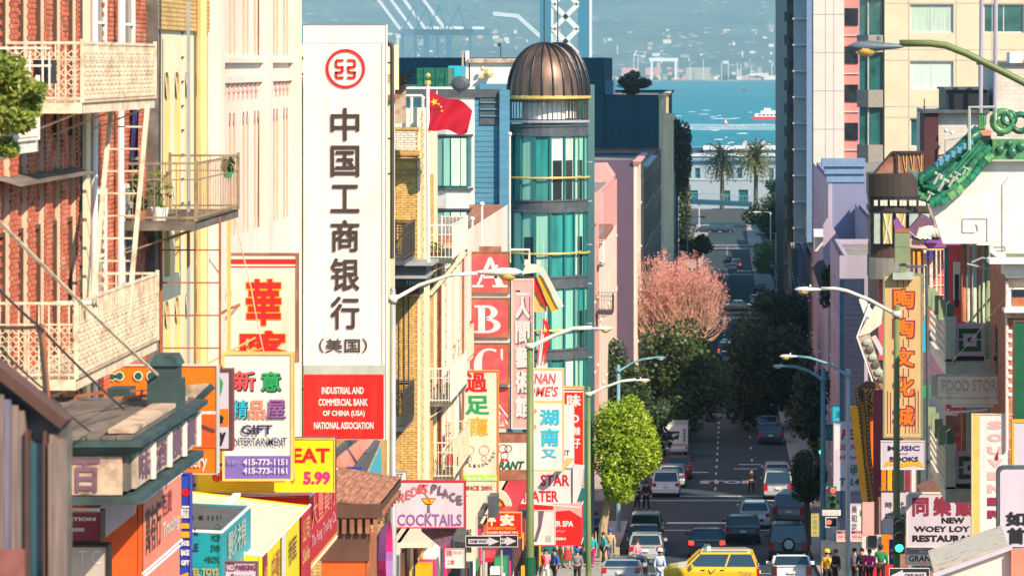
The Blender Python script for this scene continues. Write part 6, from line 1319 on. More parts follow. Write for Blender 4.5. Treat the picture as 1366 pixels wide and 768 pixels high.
mb=MB();mb.tube([P(1229,246,Yg-.3),P(1227,236,Yg-.3),P(1230,230,Yg-.3)],.07,7);part('finial',mb,'glaze',r)
slab_px('ornament_block','glaze_light',r,1324,1430,186,213,Yg-.15,.5);slab_px('coping','sagegrey',r,1322,1430,213,215.5,Yg-.3,.8)
for px,py,s_ in((1334,200,6),(1350,204,7),(1346,192,5),(1362,196,6)):mb=MB();mb.ball(P(px,py,Yg-.2),s_*Yg/F,9,(1,.4,1));part('relief',mb,'glaze',r,smooth=True)
for px,py in((1310,160),(1335,168)):
 poly_px('corn_finial','glaze',r,[(px-4,py+14),(px+4,py+14),(px+5,py+4),(px+4,py-8),(px-5,py-8),(px-5,py+4)],Yg,.3)
 for d in(-3,0,3):mb=MB();mb.tube([P(px+d,py+12,Yg-.02),P(px+d,py-9,Yg-.02)],.035,6);part('leaf_rib',mb,'glaze_light',r)
slab_px('orange_cap','salmon',r,1300,1322,174,181,Yg-.1,.6);slab_px('grey_ridge_base','concrete',r,1302,1322,181,195,Yg+.3,.6)
for px,py,a,b in((1338,162,.18,.4),(1361,164,.16,.34),(1346,158,.12,.26)):mb=MB();mb.lathe([(a+(b-a)*.5+(b-a)*.5*cos(q),.1*sin(q))for q in[2*pi*i/8 for i in range(9)]],(0,0,0),16);mb.v=[(P(px,py,Yg).x+p[0],Yg+p[2],P(px,py,Yg).z+p[1])for p in mb.v];part('scroll',mb,'glaze_light' if a>.17 else 'glaze',r,smooth=True)
mb=MB();mb.tube([P(1293,200,Yg-.2),P(1293,143,Yg-.2),P(1328,143,Yg-.2),P(1328,160,Yg-.2)],.05,6);part('sign_frame',mb,'sagegrey',r);mb=MB();mb.tube([P(1262,218,Yg-.1),P(1263,204,Yg-.1),P(1272,198,Yg-.1),P(1280,198,Yg-.1)],.05,6);part('hoop',mb,'glaze',r)
mb=MB();mb.prism([(PX(1236,Yg+3),PZ(268,Yg+3)),(PX(1246,Yg+3),PZ(304,Yg+3)),(PX(1260,Yg+3),PZ(304,Yg+3)),(PX(1248,Yg+3),PZ(262,Yg+3))],'y',Yg+3,Yg+3.3);part('rear_gable',mb,'concrete',r)
# columns and wall behind
slab_px('body','sage',r,1322,1400,339,720,Yg+7.6,2);slab_px('recess_wall','rose',r,1262,1322,327,660,Yg+2.2,.3)
for a,b,m_ in((1282,1289,'rust'),(1289,1294,'sagegrey'),(1296,1303,'sagegrey'),(1305,1308,'sage'),(1310,1314,'sagegrey'),(1314,1323,'sage')):
 mb=MB();c=P((a+b)/2,0,Yg+.9);mb.cyl((c.x,c.y,PZ(660,Yg)),(b-a)/2*Yg/F,PZ(327,Yg)-PZ(660,Yg),12);part('column',mb,m_,r,smooth=True)
slab_px('window_frame','pinkwhite',r,1272,1281,350,400,Yg+1.6,.2);slab_px('dark_window','glass',r,1274,1279,366,410,Yg+1.5,.1);slab_px('teal_post','tealframe',r,1260,1265,330,402,Yg+1.5,.2)
def green_balcony(y0,dy,cut=1322):
 q=lambda y:y+dy
 for a,b,c,d,m_ in((1262,430,1275,482,'sagegrey'),(1261,422,1276,430,'sagegrey'),(1261,479,1276,484,'sagegrey')):slab_px('corner_post',m_,r,a,c,q(b),q(d),Yg-.3,.35)
 poly_px('post_cap','glaze',r,[(1263,q(422)),(1263,q(406)),(1268,q(402)),(1272,q(408)),(1272,q(422))],Yg-.25,.25)
 for a,b,c,d in((1275,432,1313,438),(1275,469,1313,474.5),(1275,438,1279,469),(1309,438,1313,469)):slab_px('panel_frame','mauvelight',r,a,c,q(b),q(d),Yg-.2,.15)
 slab_px('panel_back','darkgreen',r,1279,1309,q(438),q(469),Yg-.06,.06)
 for a,b,c,d in((1285,445,1303,450),(1285,457,1303,462),(1285,450,1291,457),(1297,450,1303,457),(1279,452,1285,454),(1303,452,1309,454)):slab_px('fret','mauvelight',r,a,c,q(b),q(d),Yg-.18,.12)
 slab_px('gap_shadow','black',r,1275,1313,q(475),q(482),Yg,.1)  # black strip put in as the shade below the panel
 slab_px('floor_beam','sagegrey',r,1262,1322,q(482),q(500),Yg-.25,.5)
 x_=PX(1262,Yg);yf=101.2
 mb=MB();mb.add([(x_-.02,Yg,PZ(q(484),Yg)),(x_-.02,Yg,PZ(q(500),Yg)),(x_-.02,yf,PZ(q(500),Yg)),(x_-.02,yf,PZ(q(484),Yg)),(x_+.1,Yg,PZ(q(484),Yg)),(x_+.1,Yg,PZ(q(500),Yg)),(x_+.1,yf,PZ(q(500),Yg)),(x_+.1,yf,PZ(q(484),Yg))],[(0,1,2,3),(4,7,6,5),(0,3,7,4),(1,5,6,2)]);part('side_beam',mb,'signcream',r)
 zt_,zb_=PZ(q(432),Yg),PZ(q(474),Yg)
 for k in range(5):
  z=zb_+(zt_-zb_)*k/4;mb=MB();mb.box(x_-.04,x_+.04,Yg,yf,z-.03,z+.03);part('rail',mb,'signcream',r)
 for k in range(16):y=Yg+.2+k*.45;mb=MB();mb.box(x_-.03,x_+.03,y,y+.13,zb_,zt_);part('baluster',mb,'signcream',r)
 for k in range(4):y=Yg+1.4+k*1.7;mb=MB();mb.prism([(y,zt_+.02),(y+.34,zt_+.02),(y+.28,zt_+.5),(y+.1,zt_+.6)],'x',x_-.12,x_+.12);part('post_cap',mb,'sage',r)
green_balcony(0,0);green_balcony(0,170)
slab_px('lower_ceiling','brownroof',r,1262,1296,556,582,Yg+1.8,.2);slab_px('lower_shadow','black',r,1262,1296,648,662,Yg+.1,.4)  # the black slab stands in for shade at the lower balcony
mb=MB();mb.tube([P(1262,550,Yg-.3),P(1300,548,Yg-.3),P(1318,546,Yg-.3)],.035,6);mb.tube([P(1266,545,Yg-.3),P(1262,552,Yg-.3),P(1276,553,Yg-.3),P(1280,548,Yg-.3)],.03,6);part('neon_tube',mb,'white',r)
mb=MB();mb.tube([P(1290,352,Yg-.3),P(1324,360,Yg-.3)],.03,6);mb.tube([P(1296,350,Yg-.3),P(1310,344,Yg-.3),P(1324,346,Yg-.3)],.03,6);part('sign_arm',mb,'grey_pole',r)
# ---- purple roofed building with red and white fire stairs, behind
Y=112;r=thing('purple_roof_building','violet pagoda roofed frontage with red and white fire stairs behind the tan sign','building',P(1245,700,Y))
slab_px('body','pinkwhite',r,1248,1330,345,700,Y+14,5);slab_px('salmon_wall','salmon',r,1238,1264,350,440,Y+13.4,.4)
poly_px('violet_roof','purple',r,[(1228,330),(1240,318),(1296,325),(1290,332),(1232,332)],Y,2);slab_px('violet_fascia','purple',r,1236,1282,325,330,Y-.2,.4);poly_px('roof_slope','oldpurple',r,[(1212,306),(1230,285),(1256,300),(1262,325),(1232,325)],Y+1,.5)
poly_px('dragon_curl','purple',r,[(1192,295),(1198,290),(1202,298),(1210,306),(1222,318),(1230,330),(1214,328),(1204,312),(1194,308)],Y-.4,.3);poly_px('pink_panel','pink',r,[(1214,318),(1228,320),(1238,332),(1214,330)],Y-.5,.2);slab_px('gold_soffit','gold',r,1214,1284,331.5,333,Y-.3,.5)
for k in range(3):mb=MB();mb.tube([P(1226+k*6,318,Y-.6),P(1230+k*6,306,Y-.6),P(1236+k*6,304,Y-.6),P(1240+k*6,316,Y-.6)],.14,7);part('white_tile',mb,'signcream',r,smooth=True)
slab_px('tile_shadow','oldpurple',r,1222,1256,317,320,Y-.5,.3)  # dark purple strip put in as shade under the white tiles
for px in(1216,1222,1230,1238,1246,1252,1257):mb=MB();mb.bar(P(px,334,Y+2),P(px+1,430,Y+2),.09);part('stair_post',mb,'rose' if px%4 else 'salmon',r)
for py in(345,358,371,384,397,410):mb=MB();mb.bar(P(1206,py,Y+1.9),P(1260,py-4,Y+1.9),.022);part('stair_rail',mb,'paleiron',r)
slab_px('bright_wall','signcream',r,1232,1256,334,420,Y+4,.3);slab_px('blue_window','blue',r,1236,1248,334,346,Y+3.8,.1);slab_px('flag_panel','amber',r,1214,1228,336,352,Y+3.8,.1)
slab_px('teal_band','cyan',r,1230,1238,400,500,Y+6,.3);slab_px('violet_shop','oldpurple',r,1230,1262,470,505,Y+4,.3);slab_px('green_awning','green',r,1228,1242,516,530,Y+3,.5);slab_px('dark_back','slate',r,1228,1262,400,660,Y+13.8,.3)
for k in range(7):slab_px('striped_door',['orange','amber','sage','glass','maroon','signwhite','sage'][k],r,1176+k*8,1182+k*8,614,700,Y+14,.3)
# ---- brick building at right edge
r=thing('brick_building','orange brick building with white cornice and dentils at the right edge','building',P(1360,700,88));Y=88
mb=MB();mb.box(PX(1345,Y),10.5,Y,Y+5.2,-17,PZ(372,Y));part('body',mb,'mortar',r)
bricks(r,1,'brownbrick_face',PX(1345,Y),8.7,PZ(640,Y),PZ(398,Y),Y,axis='x',seed=6,dep=.02)
mb=MB();mb.prism([(Y,PZ(375,Y)),(Y,PZ(700,Y)),(93.8,PZ(700,Y)),(93.8,PZ(375,Y))],'x',PX(1345,Y)-.02,PX(1345,Y));part('street_wall',mb,'mortar',r)
mb=MB();rr=random.Random(3)
for k in range(88):
 z=PZ(660,Y)+k*.0715
 for j in range(26):y=Y+j*.217+(.1 if k%2 else 0);mb.box(PX(1345,Y)-.045,PX(1345,Y)-.018,y,y+.2,z,z+.058)
part('brickwork',mb,'brownbrick_face',r,kind='stuff')
for a,b,y0,y1,d,m_ in((1320,1430,346,352,.7,'white'),(1338,1430,352,366,.35,'whitewash'),(1343,1430,366,371,.2,'white'),(1340,1430,412,417,.5,'white'),(1342,1430,417,424,.3,'peeling'),(1344,1430,424,432,.15,'rust')):slab_px('cornice',m_,r,a,b,y0,y1,Y-d,d+.3)
mb=MB();mb.quad(P(1324,347,93.5),P(1346,368,Y-.2),P(1346,372,Y-.2),P(1324,351,93.5));mb.quad(P(1320,396,95),P(1343,416,Y),P(1343,424,Y),P(1320,400,95));part('raking_cornice',mb,'whitewash',r)
slab_px('window_frame','whitewash',r,1344,1430,384,411,Y-.1,.1);slab_px('dark_pane','glass',r,1350,1430,386,396,Y-.13,.03);slab_px('brick_pane','rust',r,1350,1430,397,408,Y-.13,.03)
for k in range(8):slab_px('dentil','white',r,1345,1350,440+k*12,444+k*12,Y-.16,.15)
pipe(r,[P(1343,375,Y-.1),P(1343,600,Y-.1)],.045,'pinkwhite','downpipe')
mb=MB();mb.prism([(Y+3,PZ(520,Y)),(Y+3,PZ(452,Y)),(Y+3.5,PZ(446,Y)),(Y+4,PZ(452,Y)),(Y+4,PZ(520,Y))],'x',PX(1345,Y)-.07,PX(1345,Y)-.04);part('side_window',mb,'glass',r)
cable('thin pale wire crossing the green balcony from the white gable',[P(1385,340,86),P(1322,420,90),P(1270,482,93)],.012,'lightiron',.05)
# ---- right hand signs
it=[('l',[(x,374),(x,383)],1,'maroon')for x in(1197,1205,1212)]
for k,ch in enumerate('陶陶文化城'):y=386+k*39;it+=[('t',ch,1192,y,1219,y+25,'maroon',{'bold':.12}),]
it+=[('l',[(x,413+k*39),(x,424+k*39)],1,'maroon')for k in range(4)for x in(1205,1212)]
it+=[('l',[(x,519+abs(x-1204)*-.6+14),(x,578)],1,'maroon')for x in(1184,1188,1221,1225)]+[('l',[(x,566+abs(x-1204)*.2),(x,578)],1,'maroon')for x in(1192,1196,1200,1208,1213,1217)]
for k,ch in enumerate('陶陶文化城'):y=388+k*39;it+=[('t',ch,1193,y-1,1218,y+22,'orange',{'bold':.045})]
r=sign('tall tan vertical sign with yellow Chinese characters outlined in maroon',110.5,1178,365,1231,584,'gold',it,frame='sage',fw=2.2,side='sage')
mat('tan',(.56,.38,.17),var=.1,dirt=(.5,.34,.16),damt=.4,dscale=2,stretch=(2,2,.3));slab_px('face','tan',r,1180.5,1228.5,368,581,110.487,.004);slab_px('top_plate','sagegrey',r,1191,1219,364,373,110.2,.6);slab_px('hanger','sage',r,1200,1209,352,364,110.4,.3)
for a,b,m_ in((306,311,'rust'),(311,330,'sage'),(330,352,'sage')):slab_px('hanger_box',m_,r,1194,1214,a,b-.5,110.3,.5)
mb=MB();mb.tube([P(1200,355,110.8),P(1236,355,110.8),P(1238,560,110.8),P(1238,640,110.8)],.06,8);part('support_pipe',mb,'slate',r)
sign('white MUSIC and BOOKS shop sign over an orange open book',110,1175,588,1234,626,'lilac',
  [('t','MUSIC',1184,594,1227,601,'navy',{'bold':.04}),('t','and',1199,603,1212,606,'oldpurple',{'bold':.01,'shear':.3}),('p',[(1179,623),(1182,616),(1188,612),(1196,613),(1204,617),(1214,613),(1224,612),(1229,617),(1232,623),(1222,620),(1212,621),(1204,623),(1194,620),(1186,620)],'amber'),('t','BOOKS',1187,608.5,1225,615.5,'navy',{'bold':.04})],frame='signwhite',fw=.6,wall=7.5)
sign('maroon restaurant sign with gold letters between the orange fins and the music sign',128,1165,520,1204,662,'maroon',[('t','巴國',1178,626,1196,631,'gold',{'bold':.03}),('t','Z & Y',1174,637,1195,645,'amber',{'bold':.04}),('t','Szechuan',1173,649,1200,654,'gold',{'bold':.03})],frame='maroon',fw=.5)
r=thing('theater_fin_sign','tall orange and yellow curved fin sign with black bulb borders','sign',P(1155,672,136));Y=136
poly_px('orange_panel','orange',r,[(1154,548),(1170,548),(1170,668),(1160,668)],Y,.5);poly_px('yellow_strip','amber',r,[(1134,542),(1144,542),(1157,664),(1150,668),(1146,640)],Y-.5,.4);poly_px('gold_panel','amber',r,[(1145,525),(1154,525),(1160,600),(1168,668),(1160,668)],Y-.1,.3)
for pts in([(1143,520),(1147,560),(1152,620),(1160,668)],[(1154,522),(1157,560),(1160,610),(1168,668)]):
 mb=MB();P3=[P(a,b,Y-.3)for a,b in pts]
 for a,b in zip(P3,P3[1:]):mb.bar(a,b,.16)
 part('dark_border',mb,'darkbrown',r);mb=MB()
 for a,b in zip(P3,P3[1:]):
  for k in range(9):mb.ball(a.lerp(b,k/9)+Vector((0,-.1,0)),.035,5)
 part('light_bulb',mb,'gold',r,kind='stuff')
poly_px('sign_head','darkbrown',r,[(1142,518),(1148,512),(1160,508),(1172,512),(1178,522),(1178,552),(1168,556),(1156,548),(1146,528)],Y-.2,.4);mb=MB();rr=random.Random(2)
for k in range(120):mb.ball(P(rr.uniform(1152,1177),rr.uniform(518,550),Y-.24),.04,5)
part('light_bulb',mb,'amber',r,kind='stuff')
r=thing('dragon_sign','weathered angular dragon shaped neon sign sticking out beside the tall tan sign','sign',P(1160,500,139));Y=139
poly_px('lower_body','peeling',r,[(1144,449),(1160,444),(1168,470),(1178,500),(1178,512),(1166,505),(1156,480)],Y,.4);poly_px('upper_body','signcream',r,[(1144,449),(1160,420),(1168,408),(1178,410),(1176,432),(1160,444)],Y-.05,.4);poly_px('head','offwhite',r,[(1146,400),(1150,396),(1158,406),(1164,414),(1160,424),(1152,418)],Y-.1,.4)
for k in range(6):mb=MB();mb.ball(P(1156+k*4,456+k*10,Y-.05),.2,8,(1,.4,.8));part('scale',mb,'woodgrey' if k%2 else 'sagegrey',r)
mb=MB();mb.tube([P(1160,405,Y-.2),P(1143,449,Y-.2),P(1166,515,Y-.2)],.035,6);part('neon_outline',mb,'white',r);mb=MB();mb.bar(P(1165,448,Y+.5),P(1178,472,Y+.5),.22);part('strut',mb,'lilac',r)
sign('white seafood restaurant sign with red and green letters ending in Tel.4',165,1112,565,1150,654,'lilac',[('r',1113,567,1120,600,'signwhite'),('t','PEARL',1122,572,1166,586,'crimson',{'bold':.05,'shear':.2}),('t','SEAFOOD',1120,592,1160,600,'crimson',{'bold':.03,'shear':.15}),('t','Hong Kong',1120,606,1168,615,'crimson',{'bold':.03,'shear':.15}),('t','承',1132,620,1147,633,'tealframe',{'bold':.04}),('t','Tel.41',1120,637,1152,647,'darkgreen',{'bold':.04,'shear':.15})],frame='lilac',fw=.6,depth=1.2)
sign('small bright blue sign with a dark character above the seafood sign',205,1110,541,1128,564,'cyan',[('t','海',1114,548,1124,558,'navy',{'bold':.02})],frame='tealwall',fw=.8)
sign('dark teal sign with a pale zigzag mark left of the seafood sign',190,1102,566,1112,587,'tealframe',[('l',[(1104,572),(1108,574),(1104,578),(1109,582)],1,'cyan')],frame='tealwall',fw=.5)
sign('narrow white vertical flower shop sign with purple characters beside the grey lamp post',150,1134,672,1150,723,'signwhite',[('t',c,1136,674+k*12,1143,684+k*12,'oldpurple',{'bold':.05})for k,c in enumerate('美和花舖')]+[('r',1147,680,1150,688,'green')],frame='lilac',fw=.6)
sign('pink side panel below the curved orange fins',138,1150,668,1167,714,'pink',[],frame='darkbrown',fw=.4,depth=.8)
sign('white style bar sign with black Chinese characters behind the green lamp post',104,1175,655,1211,712,'lilac',[('t','時',1181,669,1190,677,'inkbrown',{'bold':.03}),('t','代',1197,669,1206,677,'inkbrown',{'bold':.03}),('t','STYLE BAR',1181,684,1211,691,'black',{'bold':.03})],frame='black',fw=.6)
sign('large white restaurant sign reading NEW WOEY LOY in black under maroon characters',100,1209,657,1310,730,'lilac',
  [('t','同',1218,664,1238,687,'maroon',{'bold':.08}),('t','樂',1246,663,1268,687,'maroon',{'bold':.08}),('t','飯',1275,664,1297,687,'maroon',{'bold':.08}),('t','NEW',1256,689.5,1287,697.5,'black',{'bold':.05}),('t','WOEY LOY GOEY',1219,701,1336,709,'black',{'bold':.04}),('t','RESTAURANT',1217,713,1312,722,'black',{'bold':.05})],frame='signcream',fw=1.5,wall=7.9)
poly=thing('entry_roof','dark tiled lean to roof above the NEW WOEY LOY sign','roof',P(1260,660,101));poly_px('roof','brownroof',poly,[(1228,658),(1250,648),(1296,642),(1296,657)],101,2);slab_px('fascia','black',poly,1262,1296,648,657,100.8,.2)
sign('tall souvenir shop sign with faded pink letters and an orange side',88,1296,552,1352,740,'signwhite',
  [('r',1296,552,1307,740,'gold')]+[('t',c,1317,561+k*17,1338,572+k*17,'pink' if k<6 else 'maroon',{'bold':.06})for k,c in enumerate('SOUVENIR S')if c!=' ']+[('p',[(1327,610),(1331,600),(1332,612),(1328,614)],'maroon')],frame='signcream',fw=.8,side='gold')
r=sign('bleached cream neon sign box with faded lettering hanging from the brick wall',91,1249,500,1345,531,'signcream',[('t','FOOD STORE',1256,506,1336,522,'concrete',{'bold':.02}),('l',[(1256,508),(1264,524),(1280,524)],.5,'peeling'),('l',[(1300,508),(1320,524)],.5,'peeling')],frame='peeling',fw=1,side='sagegrey',depth=.35)
slab_px('lower_box','signcream',r,1259,1335,531.2,539,90.95,.35);slab_px('side_plate','concrete',r,1243,1249,502,528,91,.4);slab_px('lowest_box','signcream',r,1270,1325,539.2,543,90.97,.3)
sign('dark green hanging sign with brown frame at the right edge',80,1352,428,1400,562,'darkgreen',[],frame='darkbrown',fw=1.5)
sign('amber framed grey sign at the right edge above the rounded white one',78,1350,560,1400,685,'lilac',[('p',[(1358,665),(1366,662),(1372,664),(1362,668)],'cyan'),('c',1372,590,0,5,'amber'),('c',1364,634,4,5,'mauvelight')],frame='amber',fw=3)
r=thing('shop_sign','round cornered lilac sign with bold black characters at the right edge','sign',P(1365,734,74));Y=74
def rrect(x0,y0,x1,y1,c):return[(x0+c*(1-cos(t)),y0+c*(1-sin(t)))for t in(0,.5,1,pi/2)]+[(x1-c+c*sin(t),y0+c*(1-cos(t)))for t in(0,.5,1,pi/2)]+[(x1-c*(1-cos(t)),y1-c*(1-sin(t)))for t in(0,.5,1,pi/2)]+[(x0+c*(1-sin(t)),y1-c*(1-cos(t)))for t in(0,.5,1,pi/2)]
poly_px('cabinet','slate',r,rrect(1330,622,1420,733,9),Y,.3);poly_px('panel','lilac',r,rrect(1334,626,1416,729,6),Y-.02,.03);art(face_cam(Y-.02),[('t','如',1343,683,1368,700,'black',{'bold':.08}),('t','首',1345,704,1366,724,'black',{'bold':.08}),('t','意',1372,683,1396,700,'black',{'bold':.08}),('t','飾',1372,704,1396,724,'black',{'bold':.08})],r)
r=thing('awning_roof','cream corrugated lean to roof with a grey gutter at the lower right corner','roof',P(1300,768,66));Y=66
mb=MB();mb.add([P(1238,734,72),P(1335,700,72),P(1345,728,Y),P(1247,766,Y)],[(0,1,2,3)]);mb.v+=[(x,y,z-.06)for x,y,z in mb.v];mb.f+=[(7,6,5,4),(0,3,7,4),(3,2,6,7),(1,0,4,5)];mb.i+=[0]*4;part('sheet',mb,'signcream',r)
for k in range(6):mb=MB();mb.bar(P(1240+k*1.5,738+k*5,71.5-k)+Vector((0,0,.03)),P(1337+k*1.4,704+k*4.6,71.5-k)+Vector((0,0,.03)),.03,.03);part('sheet_seam',mb,'peeling',r)
mb=MB();mb.bar(P(1245,767,Y-.1),P(1350,729,Y-.1),.09);part('gutter',mb,'lilac',r);poly_px('wall','pinkwhite',r,[(1246,780),(1246,768),(1349,733),(1349,800),(1246,800)],Y,.3);poly_px('salmon_wall','salmon',r,[(1349,734),(1440,728),(1440,800),(1349,800)],Y-.2,.3)
one_way('white ONE WAY sign with arrow to the left above the right foreground roof',87,1186,757,1240,777,flip=True)
r=thing('street_name_sign','white street name sign reading GRANT on a green lamp post','street sign',P(1222,755,90),None);pl=face_cam(90);board(pl,1208,738,1250,751,r,'signwhite','slate',.5,.05);art(pl,[('t','GRANT',1212,740,1248,748.5,'black',{'bold':.03})],r)
r=thing('street_name_sign','pale street sign with small Chinese characters under the GRANT sign','street sign',P(1222,763,90),None);board(pl,1216,753,1246,761,r,'sagegrey','signcream',.4,.05);art(pl,[('t','都板街',1220,754.5,1243,759.5,'inkbrown',{'bold':.04})],r)
r=thing('street_name_sign','small lettered board with red script above the GRANT sign','street sign',P(1222,738,92),None);pl=face_cam(92);board(pl,1208,730,1244,737.6,r,'lilac','lilac',.3,.05);art(pl,[('t','Discount',1209,731,1226,736.5,'crimson',{'bold':.02,'shear':.3}),('t','- City',1228,731,1240,736,'mauvewall')],r)
sign('small blue transit sign with white lettering beside the green traffic light',94.8,1186,719,1198,752,'blue',[('t','M',1192,721,1196,727,'white'),('t','BUS',1188,731,1196,735,'white'),('t','30',1188,739,1195,744,'white')],frame='blue',fw=.3,depth=.05)
for i,x in enumerate((1116,1135)):sign(['pink parking restriction sign left of the grey lamp post','pink parking restriction sign right of the grey lamp post'][i],146,x,707,x+18,722,'pink',[('r',x,707.5,x+6,711,'maroon'),('t','NO STOPPING',x+6.5,708,x+17,711,'crimson'),('t','7-9',x+2,714,x+8,717,'oldpurple'),('t','4-6',x+10,714,x+16,717,'oldpurple')],frame='signwhite',fw=.4,depth=.04)
sign('olive yellow vertical banner under the dark tree by the parked black vehicle',160,1082,684,1093,715,'brass',[('t',c,1084,686+k*7,1090,692+k*7,'sage',{'bold':.02})for k,c in enumerate('中國城街')],frame='sage',fw=.4,depth=.05)
shopfront_r=thing('shopfront','white and red storefront behind pedestrians on the right pavement','shop front',P(1175,770,140));slab_px('wall','signwhite',shopfront_r,1150,1186,715,752,140,.5);slab_px('red_base','red',shopfront_r,1150,1192,752,800,139.8,.5);slab_px('window','glass',shopfront_r,1158,1170,714,730,139.9,.08);slab_px('orange_door','orange',shopfront_r,1176,1188,712,740,139.8,.1);slab_px('dark_band','slate',shopfront_r,1095,1150,722,800,146,.4)
# ================================================================ WATERFRONT END OF THE STREET
Y=1000;r=thing('waterfront_building','long pale two storey building with tall dark windows behind the palm trees','building',(0,Y,gz(Y)));x0,x1=PX(890,Y),PX(1066,Y);zb=PZ(278,Y);k=Y/F
hl=[((px-890)*k,PZ(c,Y)-zb,(px+w_-890)*k,PZ(a,Y)-zb)for px,w_,a,c in[(915,7,224,238),(927,7,224,238),(970,8,224,238),(983,7,224,238),(1026,6,224,238),(1037,7,224,238),(920,11,254,270),(964,10,254,270),(985,13,253,270)]]
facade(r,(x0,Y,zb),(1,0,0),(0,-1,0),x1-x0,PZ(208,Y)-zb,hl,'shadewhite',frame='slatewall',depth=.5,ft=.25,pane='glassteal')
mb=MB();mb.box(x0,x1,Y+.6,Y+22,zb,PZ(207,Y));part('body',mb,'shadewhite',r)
for a,b,o,m_ in((205,208.5,.6,'towergrey'),(212.5,215,1.2,'slatewall'),(239,240,.3,'towergrey')):mb=MB();mb.box(x0,x1,Y-o,Y-.001,PZ(b,Y),PZ(a,Y));part('cornice',mb,m_,r)
for a in range(6):mb=MB();mb.box(PX(941,Y),PX(953,Y),Y-.12,Y,PZ(238-a*5+4,Y),PZ(238-a*5,Y));part('ashlar_block',mb,'shadewhite',r)
r=thing('pier_shed','long low pier shed with a bright white roof at the water edge','building',(0,1240,-48));Y=1240
mb=MB();mb.box(PX(940,Y),PX(1066,Y),Y,Y+25,-49,PZ(200,Y));part('wall',mb,'slatewall',r);mb=MB();mb.box(PX(938,Y),PX(1066,Y),Y-1,Y+26,PZ(199.9,Y),PZ(196.5,Y));part('roof',mb,'white',r);mb=MB();mb.box(PX(905,Y),PX(939,Y),Y+2,Y+20,-49,PZ(197,Y));part('glass_annex',mb,'glassblue',r)
for px in(991,1016):mb=MB();mb.box(PX(px,Y),PX(px+6,Y),Y+2,Y+6,PZ(196,Y),PZ(190,Y));mb.ball(P(px+3,191,Y+4),.9,8);part('roof_pod',mb,'lilac',r)
def palm(px,py,Y,label,lm,h_=9,R_=4.4,seed=1):
 rr=random.Random(seed);c=P(px,py,Y);r=thing('palm_tree',label,'palm tree',(c.x,Y,gz(Y)),'palm trees in front of the waterfront building')
 mb=MB();mb.tube([(c.x,Y,gz(Y)-.2),(c.x+.1,Y,c.z-3),(c.x,Y,c.z)],.6,10,[.75,.55,.85]);part('trunk',mb,'bark',r);mb=MB()
 for f in range(150):
  a=rr.uniform(0,2*pi);e=rr.uniform(-.75,1.4);L_=R_*rr.uniform(.8,1.15);prev=c+Vector((0,0,.4));d=Vector((cos(a)*cos(e),sin(a)*cos(e),sin(e)))
  for k in range(6):
   nx=prev+d*L_/6;sd=d.cross(Vector((0,0,1))).normalized()if abs(d.z)<.98 else Vector((1,0,0));w_=.9*(1-k/7)
   for q in range(3):t0=prev.lerp(nx,q/3);mb.add([t0,t0.lerp(nx,.8)+sd*w_-Vector((0,0,.25)),t0.lerp(nx,.45)],[(0,1,2)]);mb.add([t0,t0.lerp(nx,.8)-sd*w_-Vector((0,0,.25)),t0.lerp(nx,.45)],[(0,1,2)])
   prev=nx;d=(d+Vector((0,0,-.20-.06*k))).normalized()
 part('crown',mb,lm,r)
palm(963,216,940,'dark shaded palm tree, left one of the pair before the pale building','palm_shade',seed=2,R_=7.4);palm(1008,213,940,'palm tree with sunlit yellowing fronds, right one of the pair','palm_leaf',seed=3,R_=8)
Y=900;r=thing('footbridge','dark pedestrian bridge with thin railings crossing the street end below the palms','bridge',(0,Y,-42));mb=MB();mb.add([P(a,b,y)for y in(Y,Y+5)for a,b in((895,264),(1003,269),(1003,276),(895,271))],[(0,1,2,3),(7,6,5,4),(0,4,5,1),(3,2,6,7)]);part('deck',mb,'tealwall',r)
mb=MB();mb.bar(P(920,257,Y),P(1002,262,Y),.15)
for k in range(20):mb.bar(P(920+k*4.2,257+k*.26,Y),P(920+k*4.2,266+k*.26,Y),.1)
part('railing',mb,'blue_pole',r)
for px in(932,999):mb=MB();mb.box(PX(px,Y),PX(px+1.6,Y),Y+.5,Y+1.5,gz(Y),PZ(255,Y));part('pier',mb,'lilac',r)
r=thing('retaining_wall','wide dark maroon wall and parked train closing the street end','wall',(0,930,-46));Y=930;slab_px('wall','slate',r,880,1075,281,297,Y,4);slab_px('ledge','tealwall',r,880,1075,297,300,Y-3,3);slab_px('lower_wall','tealwall',r,880,1075,300,322,Y-.5,1)
